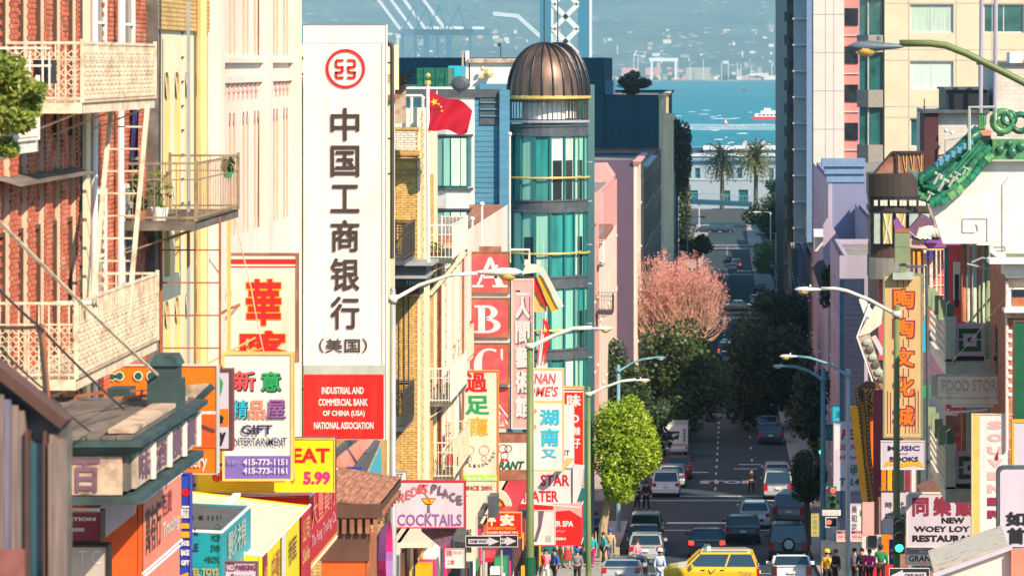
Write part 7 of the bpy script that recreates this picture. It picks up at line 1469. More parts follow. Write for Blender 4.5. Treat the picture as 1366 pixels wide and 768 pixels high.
# ================================================================ TREES
def tree(label,px,base_px,Y,x0,x1,y0,y1,lm,n,ls,bark='bark',group=None,seed=1,blobs=14,depth=None,trunk_r=.22,name='street_tree',ground=None,hole=.25,inner=None):
 """tapered trunk, limbs, and leaves scattered in many uneven clumps through the crown volume"""
 rr=random.Random(seed);gz_=gz(Y)+.1 if ground is None else ground;bx=PX(base_px,Y);A,B=P(x0,y0,Y),P(x1,y1,Y);cx,cz=(A.x+B.x)/2,(A.z+B.z)/2;rx,rz=abs(B.x-A.x)/2,abs(A.z-B.z)/2;ry=depth or rx
 r=thing(name,label,'tree',(bx,Y,gz_),group or 'trees along the street');cl=[]
 for i in range(blobs):
  a=rr.uniform(0,2*pi);e=rr.uniform(-1,1);q=rr.uniform(.4,.86);s_=rr.uniform(.26,.42)
  cl.append((Vector((cx+rx*q*cos(a)*sqrt(1-e*e),Y+ry*q*sin(a)*sqrt(1-e*e),cz+rz*q*e)),s_))
 mb=MB();fork=Vector((bx+(cx-bx)*.25,Y,max(gz_+.5,cz-rz*1.02)));mb.tube([(bx,Y,gz_-.3),(bx+.05,Y,(gz_+fork.z)/2),fork],trunk_r,9,[trunk_r*1.25,trunk_r,trunk_r*.85]);part('trunk',mb,bark,r)
 mb=MB()
 for c,s_ in cl[:9]:m_=fork.lerp(c,.5)+Vector((rr.uniform(-.2,.2),rr.uniform(-.2,.2),.1));mb.tube([fork-Vector((0,0,.1)),m_,c],trunk_r*.5,6,[trunk_r*.55,trunk_r*.35,trunk_r*.12])
 part('limbs',mb,bark,r,kind='stuff');mb=MB()
 for c,s_ in cl+[(Vector((cx,Y,cz)),.62)]:leafs(mb,c,(rx*s_*1.25,ry*s_*1.25,rz*s_*1.2),int(n/(blobs+1)),ls,rr,.6,hole)
 part('crown',mb,lm,r);return r
tree('bright green round street tree with a pale twisting trunk in full sun',832,803,172,783,882,536,664,'leaf_bright',24000,.085,'palebark',blobs=30,trunk_r=.24,seed=3,hole=.8)
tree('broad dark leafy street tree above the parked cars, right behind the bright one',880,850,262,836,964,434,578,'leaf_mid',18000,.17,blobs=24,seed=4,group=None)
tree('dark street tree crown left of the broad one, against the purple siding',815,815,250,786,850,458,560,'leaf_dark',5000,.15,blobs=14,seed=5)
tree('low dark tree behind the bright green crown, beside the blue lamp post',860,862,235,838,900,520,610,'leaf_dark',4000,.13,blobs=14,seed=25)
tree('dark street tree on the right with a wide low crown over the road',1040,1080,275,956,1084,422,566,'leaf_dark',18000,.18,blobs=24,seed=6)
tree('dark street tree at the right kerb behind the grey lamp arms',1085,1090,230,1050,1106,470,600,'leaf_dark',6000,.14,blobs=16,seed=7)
tree('upper dark green tree on the right reaching under the battery street sign',1040,1062,345,1000,1090,380,470,'leaf_dark',7000,.18,blobs=18,seed=8)
tree('small dark tree low on the right beside the yellow banner',1076,1076,180,1052,1100,590,672,'leaf_dark',4500,.10,blobs=14,seed=9)
tree('olive green lit tree beside the far right curved lamp',1035,1040,640,1003,1057,318,372,'leaf_olive',3000,.28,blobs=14,seed=10)
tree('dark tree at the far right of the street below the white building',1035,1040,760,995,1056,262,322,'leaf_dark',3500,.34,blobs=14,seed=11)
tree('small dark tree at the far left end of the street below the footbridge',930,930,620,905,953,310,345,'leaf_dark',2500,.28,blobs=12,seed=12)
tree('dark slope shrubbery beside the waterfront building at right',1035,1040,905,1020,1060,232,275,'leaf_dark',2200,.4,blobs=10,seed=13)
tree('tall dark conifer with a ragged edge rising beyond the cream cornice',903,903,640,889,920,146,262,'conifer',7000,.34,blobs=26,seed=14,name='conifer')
tree('second conifer lower down beside the footbridge, dull olive green',905,905,680,888,925,215,335,'conifer',5000,.34,blobs=20,seed=15,name='conifer')
tree('rounded dark roof tree showing above the teal wall cornice',843,843,470,820,868,95,125,'conifer',3200,.2,blobs=14,seed=16,ground=PZ(130,470))
tree('dark bush beside the shaded mauve frontages on the right',1110,1112,236,1096,1122,350,420,'leaf_dark',2200,.12,blobs=10,seed=17,ground=PZ(425,236))
# blossoming tree: upright twigs fanning out, buds at the tips
Y=330;r=thing('blossom_tree','large pinkish budding tree with upright bare twigs glowing in the sun','tree',(PX(880,Y),Y,gz(Y)));rr=random.Random(5);mb=MB();tw=MB();bl=MB();c0=P(905,465,Y)
mb.tube([(PX(884,Y),Y,gz(Y)),(PX(886,Y),Y,(gz(Y)+c0.z)/2),c0],.3,8,[.4,.3,.25]);part('trunk',mb,'bark',r)
for k in range(640):
 a=rr.gauss(0,.62);a=max(-1.15,min(1.15,a));dpt=rr.uniform(-3.2,3.2);base=c0+Vector((rr.uniform(-2.6,2.6),dpt*.4,rr.uniform(-.2,1.8)));L_=rr.uniform(5.5,8.6)*(1-.18*abs(a));e=base+Vector((sin(a)*L_*.72,dpt*.6,cos(a)*L_))
 ex=905+(e.x-c0.x)*F/Y;top=328+((ex-905)/72)**2*44
 if e.z>PZ(top,Y):e.z=PZ(top,Y)-rr.uniform(0,.9)
 if abs(ex-904)>68:e.x=PX(904+(66 if ex>904 else-66)*rr.uniform(.85,1.03),Y)
 m_=base.lerp(e,.5)+Vector((rr.uniform(-.3,.3)+sin(a)*.3,0,-.1));tw.tube([base,m_,e],.03,4,[.05,.032,.014])
 for j in range(3):f=base.lerp(e,rr.uniform(.45,.9));g=f+Vector((rr.uniform(-.6,.6),rr.uniform(-.4,.4),rr.uniform(.4,1)));tw.bar(f,g,.022);leafs(bl,g,(.3,.3,.3),5,.075,rr)
 leafs(bl,e,(.42,.42,.45),16,.085,rr)
part('twigs',tw,'twig',r,kind='stuff');part('blossom',bl,'blossom',r,kind='stuff')
# ================================================================ LAMPS AND SIGNALS
def lamp(label,xp,Y,ytop,arm,head,pole,hm='lamp_shell',glass='lamp_glass',hl=.85,pr=.11,base=None,headm=None):
 """arm: list of (px, py) from pole to head; head: (px0, px1, py) ends"""
 x=PX(xp,Y);r=thing('street_lamp',label,'street lamp',(x,Y,gz(Y)),'street lamps');mb=MB();zt=PZ(ytop,Y);mb.tube([(x,Y,gz(Y)),(x,Y,gz(Y)+1),(x,Y,zt)],pr,12,[pr*1.15,pr,pr*.75]);mb.ball((x,Y,zt),pr*.8,8);part('pole',mb,pole,r,smooth=True)
 mb=MB();mb.tube([P(a,b,Y)for a,b in arm],pr*.5,8);mb.bar((x,Y,PZ(arm[0][1],Y)-.06),(x,Y,PZ(arm[0][1],Y)+.12),pr*2.2);part('arm',mb,hm if headm is None else headm,r,smooth=True)
 a,b,c=head;A,B=P(a,c,Y),P(b,c,Y);d=B-A;L_=d.length;mb=MB();prof=[(0,.03),(.12,.07),(.35,.10),(.6,.15),(.85,.13),(1,.03)];n=10;vs=[]
 for t,rad in prof:p=A+d*t;s_=L_/.9;vs+=[(p.x,p.y+rad*s_*cos(2*pi*j/n),p.z+rad*s_*.62*sin(2*pi*j/n))for j in range(n)]
 mb.add(vs,[(i*n+j,i*n+(j+1)%n,(i+1)*n+(j+1)%n,(i+1)*n+j)for i in range(5)for j in range(n)]);mb.cyl((A.x+d.x*.45,Y,A.z+.1*L_),.03,.06,8);h=part('head',mb,hm,r,smooth=True)
 mb=MB();q=A+d*.68;mb.ball((q.x,Y,q.z-.07*L_),.19*L_,10,(1,.8,.62));part('glass_bowl',mb,glass,h,smooth=True)
 if base:mb=MB();mb.tube([(x,Y,gz(Y)),(x,Y,PZ(base[0],Y))],pr*1.25,12);part('base_sleeve',mb,base[1],r)
 return r
lamp('big foreground lamp head on a dark green curved arm, upper right corner',1452,45,-10,[(1452,158),(1400,128),(1340,97),(1290,72),(1262,61),(1240,58),(1200,58)],(1206,1131,62),'olive_pole','lampgrey',hl=1,pr=.1,headm='olive_pole')
lamp('grey lamp post with long curved arm crossing the red letter A',524,73,387,[(524,400),(560,380),(600,367),(640,364)],(634,697,363),'grey_pole',pr=.085,headm='paleiron')
lamp('olive green lamp post with arm reaching right in front of the pink sign',707,106,455,[(708,462),(740,447),(765,438),(790,437)],(786,818,438),'olive_pole',pr=.14,base=(742,'darkgreen'))
lamp('slim olive lamp post in front of the bright green tree',785,148,518,[(785,526),(810,515),(830,508),(848,506)],(844,867,507),'olive_pole',pr=.13)
lamp('blue lamp post in the shade, left of the road',825,188,488,[(825,495),(843,484),(858,479),(872,477)],(868,888,477),'blue_pole','blue_pole','lamp_shell',pr=.13)
lamp('green lamp post in front of the tall tan sign, carrying the green traffic light',1196,94.5,410,[(1196,420),(1160,400),(1130,388),(1115,385),(1095,385)],(1098,1060,386),'olive_pole',pr=.11,headm='lamp_shell')
lamp('grey blue lamp post with the higher of two lit arms at right',1131,133,494,[(1131,500),(1105,485),(1080,477),(1062,475)],(1066,1040,475),'grey_pole','lamp_shell',pr=.11,headm='blue_pole')
lamp('blue lamp post with the lower of the two arms at right',1098,171,496,[(1098,506),(1080,495),(1062,489),(1048,488)],(1052,1031,488),'blue_pole','lamp_shell',pr=.16,headm='blue_pole')
for lb,xp,Y,yt,pts,hd in(('pale curved lamp at the far right of the street above the green street sign',1035,560,312,[(1035,314),(1033,311),(1025,310)],(1022,1007,311)),('pale curved lamp far down on the left above the blossoming tree',917,600,290,[(917,293),(919,290),(928,289)],(930,942,289)),
        ('faint curved lamp further away on the right',1028,720,284,[(1028,286),(1026,283),(1018,283)],(1016,1004,283))):lamp(lb,xp,Y,yt,pts,hd,'white',pr=.14)
r=thing('street_name_sign','small green street sign on the far curved lamp post','street sign',P(1035,358,558));pl=face_cam(558);board(pl,1024,351,1047,358,r,'tealframe','signwhite',.3,.1);art(pl,[('t','Battery',1027,352.5,1044,357,'signwhite',{'bold':.03})],r)
r=thing('post_sign','tiny red and white sign on the far lamp post below the green one','sign',P(1036,388,558));board(pl,1033,372,1039,386,r,'crimson','signwhite',.5,.1);board(pl,1036,365,1050,369,r,'lilac',None,0,.1)
mb=MB();mb.cyl((PX(1036,556),556,gz(556)),.12,PZ(366,556)-gz(556),8);part('post',mb,'white',r)
def signal(label,px,py,Y,on,s=1.0,arm=None):
 c=P(px,py,Y);r=thing('traffic_light',label,'traffic light',c,'traffic lights');mb=MB();mb.box(c.x-.17*s,c.x+.17*s,Y,Y+.2*s,c.z,c.z+1.02*s);part('housing',mb,'darkgreen',r)
 for k in range(3):
  z=c.z+(.17+.34*(2-k))*s;mb=MB();mb.cyl((c.x,Y-.02*s,z),.12*s,.03*s,14,ax='y');part('lens',mb,('stop_on' if k==0 else 'go_on')if k==on else 'lensoff',r)
  mb=MB();mb.lathe([(.14*s,0),(.14*s,.22*s)],(0,0,0),10,0,pi);mb.v=[(c.x+p[0],Y-p[2],z+p[1])for p in mb.v];part('visor',mb,'sagegrey' if k!=2 else 'darkgreen',r)
 if arm:mb=MB();mb.bar((c.x,Y+.1,c.z+.5*s),(arm,Y+.1,c.z+.5*s),.05);part('arm',mb,'iron',r)
signal('traffic light showing green on the green lamp post at right',1199.5,738,94.2,2,1.0,PX(1196,94.4));signal('traffic light showing red on a thin pole left of the seafood sign',1111,678,151,0,1.0,PX(1103,151));signal('tiny far traffic light showing green under the right hand trees',1095,606,203,2,1)
r=thing('pedestrian_signal','pedestrian signal with a lit red hand in a white frame','signal',P(1108,703,151));pl=face_cam(151);board(pl,1101,689,1117,703,r,'black','signwhite',1.2,.2);art(pl,[('c',1106,696,0,3.2,'stop_on')],r)
mb=MB();mb.cyl((PX(1103,151.3),151.3,gz(151)),.05,PZ(650,151)-gz(151),8);part('pole',mb,'sagegrey',r)
r=thing('arrow_sign','white one way arrow sign pointing left above the red hand signal','road sign',P(1108,688,150.8));board(pl,1096,678,1123,688,r,'signwhite','black',.8,.04);art(pl,[('p',[(1098,683),(1103,679.5),(1103,681.5),(1120,681.5),(1120,684.5),(1103,684.5),(1103,686.5)],'signcream')],r)
# ================================================================ VEHICLES (built facing -Y = seen from behind when rot 0: rear towards the camera)
def car(label,kind,paint,L_=4.5,W_=1.8,H_=1.45,lights='tail',loc=(0,0,0),rz=0,group='cars on the street',pitch=0,extra=None,name='car',cat='car'):
 r=thing(name,label,cat,(0,0,0),group or 'vehicles on the street');h=W_/2;g=.28
 K={'sedan':([(0,.62),(0.02,.98),(.17,1.02),(.30,H_),(.62,H_),(.76,.98),(.97,.82),(1,.55)],(.17,.30,.62,.76)),'hatch':([(0,.55),(.01,.95),(.05,1.0),(.14,H_),(.60,H_),(.76,1.0),(.97,.85),(1,.55)],(.05,.14,.60,.76)),
   'suv':([(0,.6),(.005,1.08),(.02,1.1),(.07,H_),(.62,H_),(.75,1.12),(.97,.98),(1,.6)],(.02,.07,.62,.75)),'van':([(0,.5),(.005,1.0),(.01,1.05),(.06,H_),(.68,H_),(.84,1.1),(.98,.9),(1,.5)],(.01,.06,.68,.84))}[kind]
 pr,(b0,t0,t1,b1)=K;belt=max(pr[2][1],pr[5][1]);bz=pr[2][1]
 def sec(t,z,s):return[(-h*s,t*L_,z),(h*s,t*L_,z)]
 st=[(0,.94,g+.1,pr[0][1]),(.03,.98,g,pr[1][1]),(b0+.005,1,g,bz),(.5,1.0,g,(bz+pr[5][1])/2),(b1,1.0,g,pr[5][1]),(.93,.97,g,pr[6][1]+.03),(.99,.88,g+.05,pr[6][1]-.12),(1,.84,g+.12,pr[7][1])]
 mb=MB();vs=[]
 for t,s,z0,z1 in st:
  for f,z in((.96,z0),(1,z0+(z1-z0)*.35),(1,z0+(z1-z0)*.72),(.93,z1)):vs.append((h*s*f,t*L_,z))
  for f,z in((.93,z1),(1,z0+(z1-z0)*.72),(1,z0+(z1-z0)*.35),(.96,z0)):vs.append((-h*s*f,t*L_,z))
 fs=[(i*8+j,i*8+(j+1)%8,i*8+8+(j+1)%8,i*8+8+j)for i in range(len(st)-1)for j in range(8)]+[tuple(range(8)),tuple(range(56,64))]
 mb.add(vs,fs);body=part('body',mb,paint,r)
 i_=.80;mb=MB();z_=bz-.02;Hh=H_
 bq=[(-h*.92,b0*L_,z_),(h*.92,b0*L_,z_),(h*.92,b1*L_,pr[5][1]-.02),(-h*.92,b1*L_,pr[5][1]-.02)];tq=[(-h*i_,t0*L_,Hh-.05),(h*i_,t0*L_,Hh-.05),(h*i_,t1*L_,Hh-.05),(-h*i_,t1*L_,Hh-.05)]
 mb.add(bq+tq,[(0,1,5,4),(1,2,6,5),(2,3,7,6),(3,0,4,7)]);part('glazing',mb,'carglass',r)
 mb=MB();m_=[(x*1.02,y,z+.005)for x,y,z in tq];top=[(-h*i_*.8,(t0+.02)*L_,Hh+.02),(h*i_*.8,(t0+.02)*L_,Hh+.02),(h*i_*.8,(t1-.02)*L_,Hh+.02),(-h*i_*.8,(t1-.02)*L_,Hh+.02)];mb.add(m_+top,[(4,5,6,7),(0,1,5,4),(1,2,6,5),(2,3,7,6),(3,0,4,7),(3,2,1,0)]);part('roof',mb,paint,r)
 for s in(-1,1):
  for k,(p,q)in enumerate(((0,4),(3,7))if s<0 else((1,5),(2,6))):mb=MB();mb.bar(Vector(bq[p]),Vector(tq[q-4]),.085,.07);part('pillar',mb,paint,r)
  mb=MB();m2=Vector(bq[0 if s<0 else 1]).lerp(Vector(bq[3 if s<0 else 2]),.45);m3=Vector(tq[0 if s<0 else 1]).lerp(Vector(tq[3 if s<0 else 2]),.42);mb.bar(m2,m3,.07);part('door_pillar',mb,paint,r)
  mb=MB();mb.box(s*h-.09+s*.09,s*h+.09+s*.09,(b1-.07)*L_,(b1-.045)*L_,bz-.02,bz+.14);part('mirror',mb,paint,r)
  a,b=sorted((s*h*.97,s*h*.70));z1=bz-.02;mb=MB();mb.box(a,b,-.02,.1,z1-(.26 if kind in('sedan','hatch')else.46),z1-.05);part('tail_light',mb,'tail_on' if lights=='on' else 'tail',r)
  mb=MB();mb.box(*sorted((s*h*.84,s*h*.58)),L_*.975,L_*.995,.62,.78);part('headlight',mb,'headlamp',r)
  for y in(.19,.81):
   mb=MB();x=s*(h-.11);mb.cyl((x-.11,y*L_,.33),.33,.22,18,ax='x');w_=part('wheel',mb,'tyre',r)
   mb=MB();mb.cyl((x+(.105 if s>0 else-.125),y*L_,.33),.21,.02,12,ax='x');part('rim',mb,'rim',w_)
 mb=MB();mb.box(-h*.95,h*.95,-.08,.14,.3,.55);part('rear_bumper',mb,paint if kind!='suv' else 'trim',r)
 mb=MB();mb.box(-.17,.17,-.1,-.082+.04,.66 if kind!='suv' else.7,.8);part('number_plate',mb,'plate',r)
 mb=MB();mb.box(-h*.9,h*.9,-.03,L_*.99,.2,g+.12);part('underbody',mb,'trim',r)
 mb=MB();mb.box(-h*.6,h*.6,-.025,.02,bz-.05,bz-.02);part('tailgate_strip',mb,'chrome' if kind!='hatch' else paint,r)
 if kind in('suv',):
  for s in(-1,1):mb=MB();mb.bar((s*h*.66,(t0+.05)*L_,H_+.06),(s*h*.66,(t1-.03)*L_,H_+.06),.04);part('roof_rail',mb,'chrome',r)
 if extra:extra(r,L_,h,H_,bz)
 r.location=loc;r.rotation_euler=(pitch,0,rz);return r
def put(label,kind,paint,px,py,rz=0,group='cars on the street',**k):
 Y=k.pop('Y',None)or row_y(py);sl_=(gz(Y+3)-gz(Y))/3
 return car(label,kind,'paint_'+paint,loc=(PX(px,Y),Y,gz(Y)+.01),rz=rz,group=group,pitch=atan2(sl_,1)if abs(rz)<.3 else 0,**k)
PK='cars parked along the kerb'
def spare(r,L_,h,H_,bz):
 mb=MB();mb.cyl((0,-.26,.95),.34,.2,20,ax='y');t_=part('spare_tyre',mb,'tyre',r);mb=MB();mb.cyl((0,-.265,.95),.24,.02,16,ax='y');mb.cyl((0,-.29,.95),.07,.03,10,ax='y')
 for k in range(6):a=k*pi/3;mb.obox((.15*cos(a),-.275,.95+.15*sin(a)),(cos(a),0,sin(a)),(0,1,0),(-sin(a),0,cos(a)),.2,.02,.07)
 part('rim',mb,'lamp_shell',t_)
def taxi(r,L_,h,H_,bz):
 mb=MB();mb.prism([(-.3,H_+.02),(.3,H_+.02),(.22,H_+.2),(-.22,H_+.2)],'y',L_*.5,L_*.54);part('roof_sign',mb,'signwhite',r)
 for s in(-1,1):
  mb=MB();mb.box(*sorted((s*h,s*(h+.02))),.2,L_*.9,.52,.6);part('side_strip',mb,'trim',r)
  pl=Plane((s*(h+.012),L_*.5,1.0),(0,s,0),(0,0,-1),(s,0,0));art(pl,[('l',[(-.12,0),(.0,.2),(.22,-.02)],.04,'trim'),('t','TAXI',-1.95 if s>0 else 1.3,.08,-1.35 if s>0 else 1.9,.26,'brass',{'bold':.03})],r)
  for y in(.36,.56):mb=MB();mb.box(*sorted((s*h,s*(h+.03))),L_*y,L_*y+.18,.95,.99);part('door_handle',mb,'trim',r)
Yt=150;car('yellow taxi crossing the junction sideways with a roof sign','suv','paint_taxi',4.45,1.8,1.72,loc=(PX(1012,Yt),Yt,gz(Yt)),rz=pi/2,group=None,extra=taxi,name='taxi',cat='taxi')
put('black sedan with glowing red brake lights just behind the taxi','sedan','carblack',943,755,lights='on',W_=2.0,Y=173,group=None)
put('black sedan waiting right of the one with lit brake lights','sedan','carblack',991,740,W_=2.0,Y=182,group=None)
put('blue silver sedan ahead of the black sedans','sedan','carsilver',1007,705,Y=190,group=None)
put('grey minivan parked askew on the right before the crossing','van','cargrey',1052,705,rz=-.14,Y=193,H_=1.75,L_=4.8,W_=1.95,group=None)
put('pale silver minivan parked on the right past the crossing','van','carsilver',1038,668,Y=208,H_=1.78,W_=1.9,group=None);put('white car parked ahead of the silver minivan on the right','hatch','carwhite',1037,648,Y=218,group=None)
put('dark sedan parked far right under the dark trees','sedan','cardark',1028,602,Y=256,W_=1.95,group=None)
put('black off road car with a silver wheel rim spare tyre on its back','suv','carblack',1052,755,Y=171,H_=1.95,W_=2.1,L_=4.2,extra=spare,group=None)
put('white pickup seen from behind at the bottom edge, right of the taxi','suv','carwhite',1056,790,Y=141,H_=1.5,group=None)
put('silver hatchback parked at the left kerb behind the woman in pink','hatch','carsilver',861,750,Y=169.5,H_=1.5,group=None)
put('dark green sedan parked ahead of the silver hatchback','sedan','cardark',858,735,Y=174.8,H_=1.5,group=None);put('grey SUV with roof rails parked ahead of the dark sedan','suv','cargreen',861,722,Y=180.2,H_=1.8,W_=1.9,group=None)
put('rounded white car parked at the left kerb past the crossing','hatch','carwhite',888,664,Y=209.5,H_=1.6,group=None);put('pale car directly ahead of the rounded white one at left','hatch','carsilver',896,640,Y=216,group=None);put('dark red car parked ahead in the left row, partly showing','sedan','carred',905,633,Y=223,group=None)
for i,(px,Y,kd,p,lb)in enumerate(((899,250,'van','carwhite','white van roof just ahead of the mail truck'),(903,257,'hatch','carsilver','silver car second ahead of the mail truck'),(906,264,'sedan','cardark','dark car third ahead of the mail truck under the tree'),(910,271,'sedan','cardark','dark car fourth ahead of the mail truck under the tree'),(913,278,'hatch','carblue','dull blue car deepest in the shade of the left trees'))):put(lb,kd,p,px,560,Y=Y,group=None)
for i,(px,Y,p,lb)in enumerate(((1024,268,'carblue','blue grey car parked in the shade ahead of the dark sedan at right'),(1021,276,'cardark','dark car second ahead of the dark sedan at right'),(1017,290,'carsilver','silver car parked deep under the right hand trees'),(921,318,'carwhite','white car parked past the side street on the left'),(925,328,'cardark','dark car past the side street on the left, under the blossoming tree'),(1001,322,'cardark','dark car past the side street on the right kerb'))):put(lb,'hatch' if i%2 else 'sedan',p,px,560,Y=Y,group=None)
put('dark SUV with red tail lights driving away beside the blossoming tree','suv','cardark',968,450,Y=385,lights='on',W_=1.9,H_=1.75,group=None);put('silver car just ahead of the red lit SUV','hatch','carsilver',970,440,Y=396,group=None);put('teal grey car following behind the red lit SUV','hatch','carblue',970,462,Y=372,group=None)
car('silver sedan crossing sideways at the far junction','sedan','paint_carsilver',4.7,1.8,1.5,loc=(PX(966,500),500,gz(500)),rz=-pi/2,group=None)
put('pinkish silver car beyond the far crossing at left','hatch','carsilver',977,384,Y=655,W_=2,group=None);put('dark brown SUV driving up the middle of the far block','suv','cargrey',982,352,Y=668,H_=1.9,W_=2,lights='on',group=None)
put('black car parked at the far right behind the dark tree','sedan','carblack',1013,392,Y=560,W_=2,group=None);put('white car parked right of the far junction','hatch','carwhite',1008,408,Y=518,group=None);put('dark car at the far left before the distant crossing','sedan','carblack',972,368,Y=700,group=None)
for i,px in enumerate((952,966,979)):car(['leftmost of three dark vehicles crossing the street end','middle one of three dark vehicles crossing the street end','rightmost of three dark vehicles crossing the street end'][i],'van','paint_cardark',5,1.9,1.9,loc=(PX(px,880),880,gz(880)),rz=pi/2,group=None)
put('silver car roof at the bottom left, nearest the crossing people','sedan','carsilver',828,780,H_=1.3,Y=143.5,group=None);put('grey car roof ahead of the silver one at the bottom','hatch','cargrey',838,768,Y=149.8,H_=1.35,group=None)
r=thing('mail_truck','white boxy mail truck with a dark blue eagle emblem parked at the left kerb','truck',(0,0,0));mb=MB();mb.box(-1.0,1.0,0,3.1,.55,2.45);part('cargo_box',mb,'paint_carwhite',r);mb=MB();mb.prism([(3.1,.5),(3.1,2.2),(3.6,2.1),(4.0,1.3),(4.5,1.1),(4.5,.5)],'x',-.9,.9);part('cab',mb,'paint_carwhite',r)
mb=MB();mb.box(-.78,.58,-.03,-.002,1.0,2.2);part('rear_door',mb,'white',r);mb=MB();mb.box(-.95,.95,-.15,.0,.45,.62);part('rear_bumper',mb,'lilac',r);mb=MB();mb.box(-.95,.95,-.02,-.004,.9,.95);part('stripe',mb,'crimson',r)
for s in(-1,1):
 for y in(.8,3.8):mb=MB();mb.cyl((s*.8-.1,y,.33),.33,.2,16,ax='x');part('wheel',mb,'tyre',r)
 mb=MB();mb.box(*sorted((s*.82,s*.97)),-.03,-.003,.66,.8);part('tail_light',mb,'tail',r);mb=MB();mb.bar((s*.9,3.2,1.8),(s*1.3,3.3,1.8),.04);mb.box(*sorted((s*1.22,s*1.4)),3.28,3.34,1.6,2.0);part('mirror',mb,'trim',r)
pl=Plane((0,-.03,0),(1,0,0),(0,0,1),(0,-1,0));art(pl,[('p',[(-.55,1.35),(.28,1.35),(.38,1.95),(-.45,1.95)],'navy'),('p',[(-.2,1.45),(.24,1.7),(.33,1.8),(-.1,1.78),(-.3,1.6)],'signwhite')]+[('r',.68,1.2+k*.25,.8,1.36+k*.25,'navy')for k in range(4)],r,.004)
Y=243;r.location=(PX(900,Y),Y,gz(Y)+.02)
# ================================================================ PEOPLE
def skin_mesh(nodes,edges,rad,m_,name,parent,sub=1):
 me=bpy.data.meshes.new(name);me.from_pydata(nodes,edges,[]);o=bpy.data.objects.new(name,me);COL.objects.link(o);me.materials.append(M[m_]);o.parent=parent;md=o.modifiers.new('skin','SKIN');md.use_smooth_shade=True
 if not me.skin_vertices:me.skin_vertices.new()
 for i,q in enumerate(rad):me.skin_vertices[0].data[i].radius=(q,q)if not isinstance(q,tuple)else q
 me.skin_vertices[0].data[0].use_root=True;s_=o.modifiers.new('sub','SUBSURF');s_.levels=sub;s_.render_levels=sub;return o
def person(label,px,Y,top='teal_cloth',legs='black_cloth',hair='hair_black',skin='skin',h=1.65,rz=0,stride=.12,hat=None,bag=None,skirt=False,xo=None,arm=.0,group=None):
 r=thing('person',label,'person',(0,0,0),'people in the street');s=h/1.7;st=stride
 leg=[(0,0,.92),(.09,0,.88),(.10,-st*.5,.49),(.10,-st,.09),(.10,-st-.13,.04),(-.09,0,.88),(-.10,st*.4,.49),(-.10,st,.10),(-.10,st-.13,.04)]
 bodyn=leg+[(0,0,1.1),(0,0,1.32),(0,-.01,1.45),(0,-.02,1.53),(0,-.03,1.62)];be=[(0,1),(1,2),(2,3),(3,4),(0,5),(5,6),(6,7),(7,8),(0,9),(9,10),(10,11),(11,12),(12,13)];rad=[.12,.085,.06,.045,.04,.085,.06,.045,.04,.11,.13,.055,.09,.095]
 for sgn in(1,-1):
  n0=len(bodyn);f=arm if sgn>0 else arm*.3;bodyn+=[(sgn*.18,0,1.38),(sgn*.25,.02-f*.3,1.12),(sgn*.26,-.08-f,.90+f*.8),(sgn*.26,-.10-f,.83+f*.85)];be+=[(10,n0),(n0,n0+1),(n0+1,n0+2),(n0+2,n0+3)];rad+=[.06,.045,.035,.032]
  for j in range(5):bodyn.append((sgn*(.255+.012*(j-2)),-.10-f-.02*(j==0),.75+.012*abs(j-2)+f*.9+(.035 if j==0 else 0)));be.append((n0+3,len(bodyn)-1));rad.append(.009)
 S_=lambda ns:[(x*s,y*s,z*s)for x,y,z in ns]
 skin_mesh(S_(bodyn),be,[q*s for q in rad],skin,'body',r)
 skin_mesh(S_([(0,0,1.0),(0,0,1.15),(0,0,1.34),(0,-.005,1.43),(.18,0,1.39),(.25,.02-arm*.3,1.12),(.26,-.06-arm*.8,.95+arm*.7),(-.18,0,1.39),(-.25,.02-arm*.1,1.12),(-.26,-.06-arm*.25,.95)]),[(0,1),(1,2),(2,3),(2,4),(4,5),(5,6),(2,7),(7,8),(8,9)],[q*s for q in(.17,.15,.165,.08,.08,.062,.05,.08,.062,.05)],top,'jacket',r)
 if skirt:mb=MB();mb.lathe([(.14*s,1.02*s),(.2*s,.8*s),(.26*s,.5*s)],(0,0,0),12);part('skirt',mb,legs,r,smooth=True)
 else:skin_mesh(S_([(0,0,.95)]+leg[1:4]+leg[5:8]),[(0,1),(1,2),(2,3),(0,4),(4,5),(5,6)],[q*s for q in(.155,.1,.075,.06,.1,.075,.06)],legs,'trousers',r)
 mb=MB();mb.ball((0,-.01*s,1.635*s),.118*s,10,(.92,1,1.05));mb.v=[(x,y if y>-.09*s else y*.6,z if z>1.56*s or y>0 else 1.60*s)for x,y,z in mb.v];part('hair',mb,hair,r,smooth=True)
 mb=MB()
 for sx in(-1,1):mb.ball((sx*.035*s,-.118*s,1.63*s),.011*s,6)
 part('eyes',mb,'black',r);mb=MB();mb.ball((0,-.128*s,1.60*s),.016*s,6,(.8,1,1.4));part('nose',mb,skin,r);mb=MB();mb.box(-.025*s,.025*s,-.12*s,-.11*s,1.562*s,1.572*s);part('mouth',mb,'rose',r)
 for sgn,a in((1,leg[3]),(-1,leg[7])):mb=MB();mb.ball((a[0]*s,(a[1]-.07)*s,.045*s),.06*s,8,(.8,2,.75));part('shoe',mb,'black',r,smooth=True)
 if hat:mb=MB();mb.lathe([(.135*s,1.66*s),(.135*s,1.70*s),(.11*s,1.79*s),(0,1.82*s)],(0,-.02*s,0),10);mb.box(-.07*s,.07*s,-.22*s,-.1*s,1.67*s,1.685*s);part('hat',mb,hat,r,smooth=True)
 if bag:mb=MB();mb.box(.24*s,.5*s,-.14*s,.02*s,.42*s,.8*s);mb.bar((.3*s,-.06*s,.8*s),(.27*s,-.1*s,.92*s),.02);part('carried_bag',mb,bag,r)
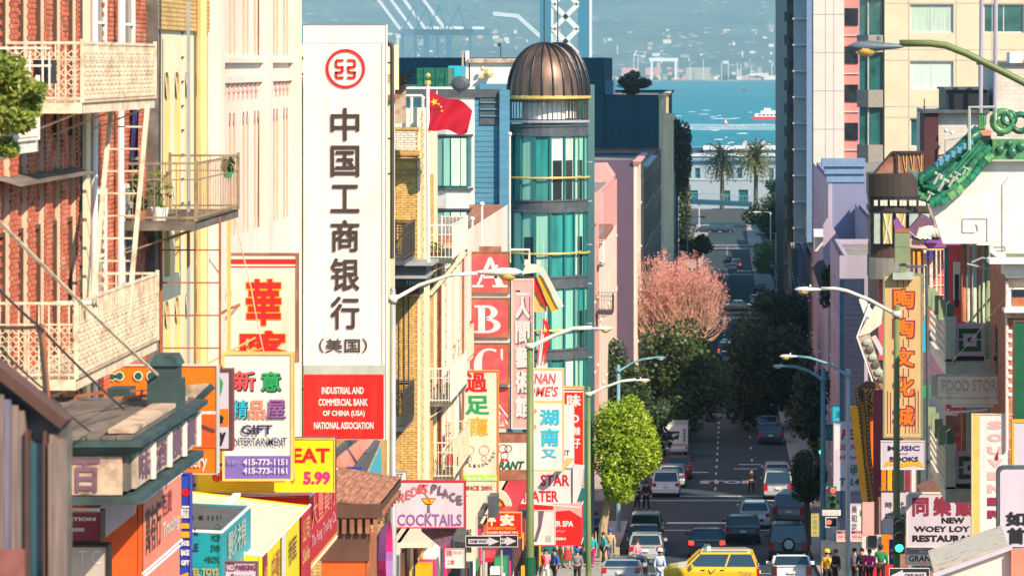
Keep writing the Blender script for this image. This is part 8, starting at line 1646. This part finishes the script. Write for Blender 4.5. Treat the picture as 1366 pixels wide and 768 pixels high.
 r.location=(PX(px,Y)if xo is None else xo,Y,gz(Y)+.15 if PX(px,Y)<KL or PX(px,Y)>KR else gz(Y));r.rotation_euler=(0,0,rz+(RU(-1.1,1.1)if rz==0 else 0));return r
for a in(('person in a bright teal jacket with magenta trousers in the sidewalk crowd',790,165,'teal_cloth','magenta_cloth','hair_brown'),('person in a turquoise coat open over a blue top, beside the tree trunk',805,167,'teal_cloth','black_cloth','hair_brown'),('person with a blue cap carrying a tan bag right of the turquoise coat',814,169,'tan_cloth','grey_cloth','hair_black','skin',1.7,0,.1,'blue_cloth','tan_cloth'),
   ('person in a pink plaid shirt and mustard trousers under the red spa awning',746,164,'plaid_cloth','mustard_cloth'),('person in a pale pink patterned top with a red skirt next to the plaid shirt',757,163.5,'pink_cloth','red_cloth','hair_black','skin',1.6,.3,.1,None,None,True),('person in a black top carrying an orange scarf, left of the slim lamp post',773,165,'black_cloth','black_cloth','hair_black','skin',1.7,0,.16),
   ('person in a pink coat holding a cream bag in front of the silver hatchback',850,163,'pink_cloth','blue_cloth','hair_brown','skin',1.6,0,.14,None,'tan_cloth'),('man with a pale cap and light blue shirt left of the taxi',880,147.5,'lightblue_cloth','lightblue_cloth','hair_black','skin_dark',1.75,.5,.1,'white_cloth'),
   ('dark clothed person crossing in the shade behind the parked SUV, left one',850,201,'black_cloth','black_cloth'),('taller dark clothed person crossing in the shade behind the parked SUV',862,200,'black_cloth','black_cloth','hair_black','skin',1.85,.4,.2),('man in dark clothes stepping off beside the silver minivan',1002,211,'black_cloth','cardark' if 0 else 'black_cloth','hair_black','skin',1.75,.3,.25),
   ('person in a red jacket with light trousers low at the left among the crowd',728,146,'pink_cloth','white_cloth'),('dark haired person in a navy jacket at the bottom edge below the spa sign',740,144,'blue_cloth','black_cloth'),('person in a white hat at the bottom edge, right of the navy jacket',770,145,'grey_cloth','black_cloth','hair_black','skin',1.6,0,.1,'blue_cloth'),
   ('person in a pink top at the bottom edge left of the navy jacket',722,145.5,'red_cloth','grey_cloth','hair_brown'),('person in a bright green shirt seen from behind near the red storefront',1175,137,'green_cloth','black_cloth','hair_black','skin_dark',1.8,pi),('person in black with dark hair left of the green shirt',1150,138,'black_cloth','black_cloth'),
   ('person in a dark pink scarf low at the bottom between two dark coats',1160,135,'magenta_cloth','black_cloth','hair_black','skin',1.6),('person with a yellow hat by the pedestrian signal',1103,139,'mustard_cloth','black_cloth','hair_black','skin',1.7,.4,.1,'yellow_cloth'),('person in a yellow and black top right of the yellow hat',1110,138,'yellow_cloth','black_cloth'),
   ('person in a long dark coat right of the yellow top',1115,137,'black_cloth','black_cloth','hair_brown','skin',1.6),('person in dark clothes near the grey lamp post base',1140,139.5,'grey_cloth','black_cloth'),('shadowed person walking on the left pavement behind the tree trunk',795,180,'blue_cloth','black_cloth','hair_black','skin',1.8,0,.25)):person(*a)
# ---------------------------------------------------------------- haze
m=bpy.data.materials.new('haze');m.use_nodes=True;t=m.node_tree;t.nodes.remove(t.nodes['Principled BSDF'])
pv=t.nodes.new('ShaderNodeVolumePrincipled');pv.inputs['Color'].default_value=(.46,.80,.95,1);pv.inputs['Density'].default_value=7.4e-5;pv.inputs['Anisotropy'].default_value=0
t.links.new(pv.outputs[0],t.nodes['Material Output'].inputs['Volume']);M['haze']=m
mb=MB();mb.box(-4600,4600,-250,15500,-60,720);single('haze',mb,'haze','thin blue sea haze filling the air over street, bay and hills',kind='stuff')
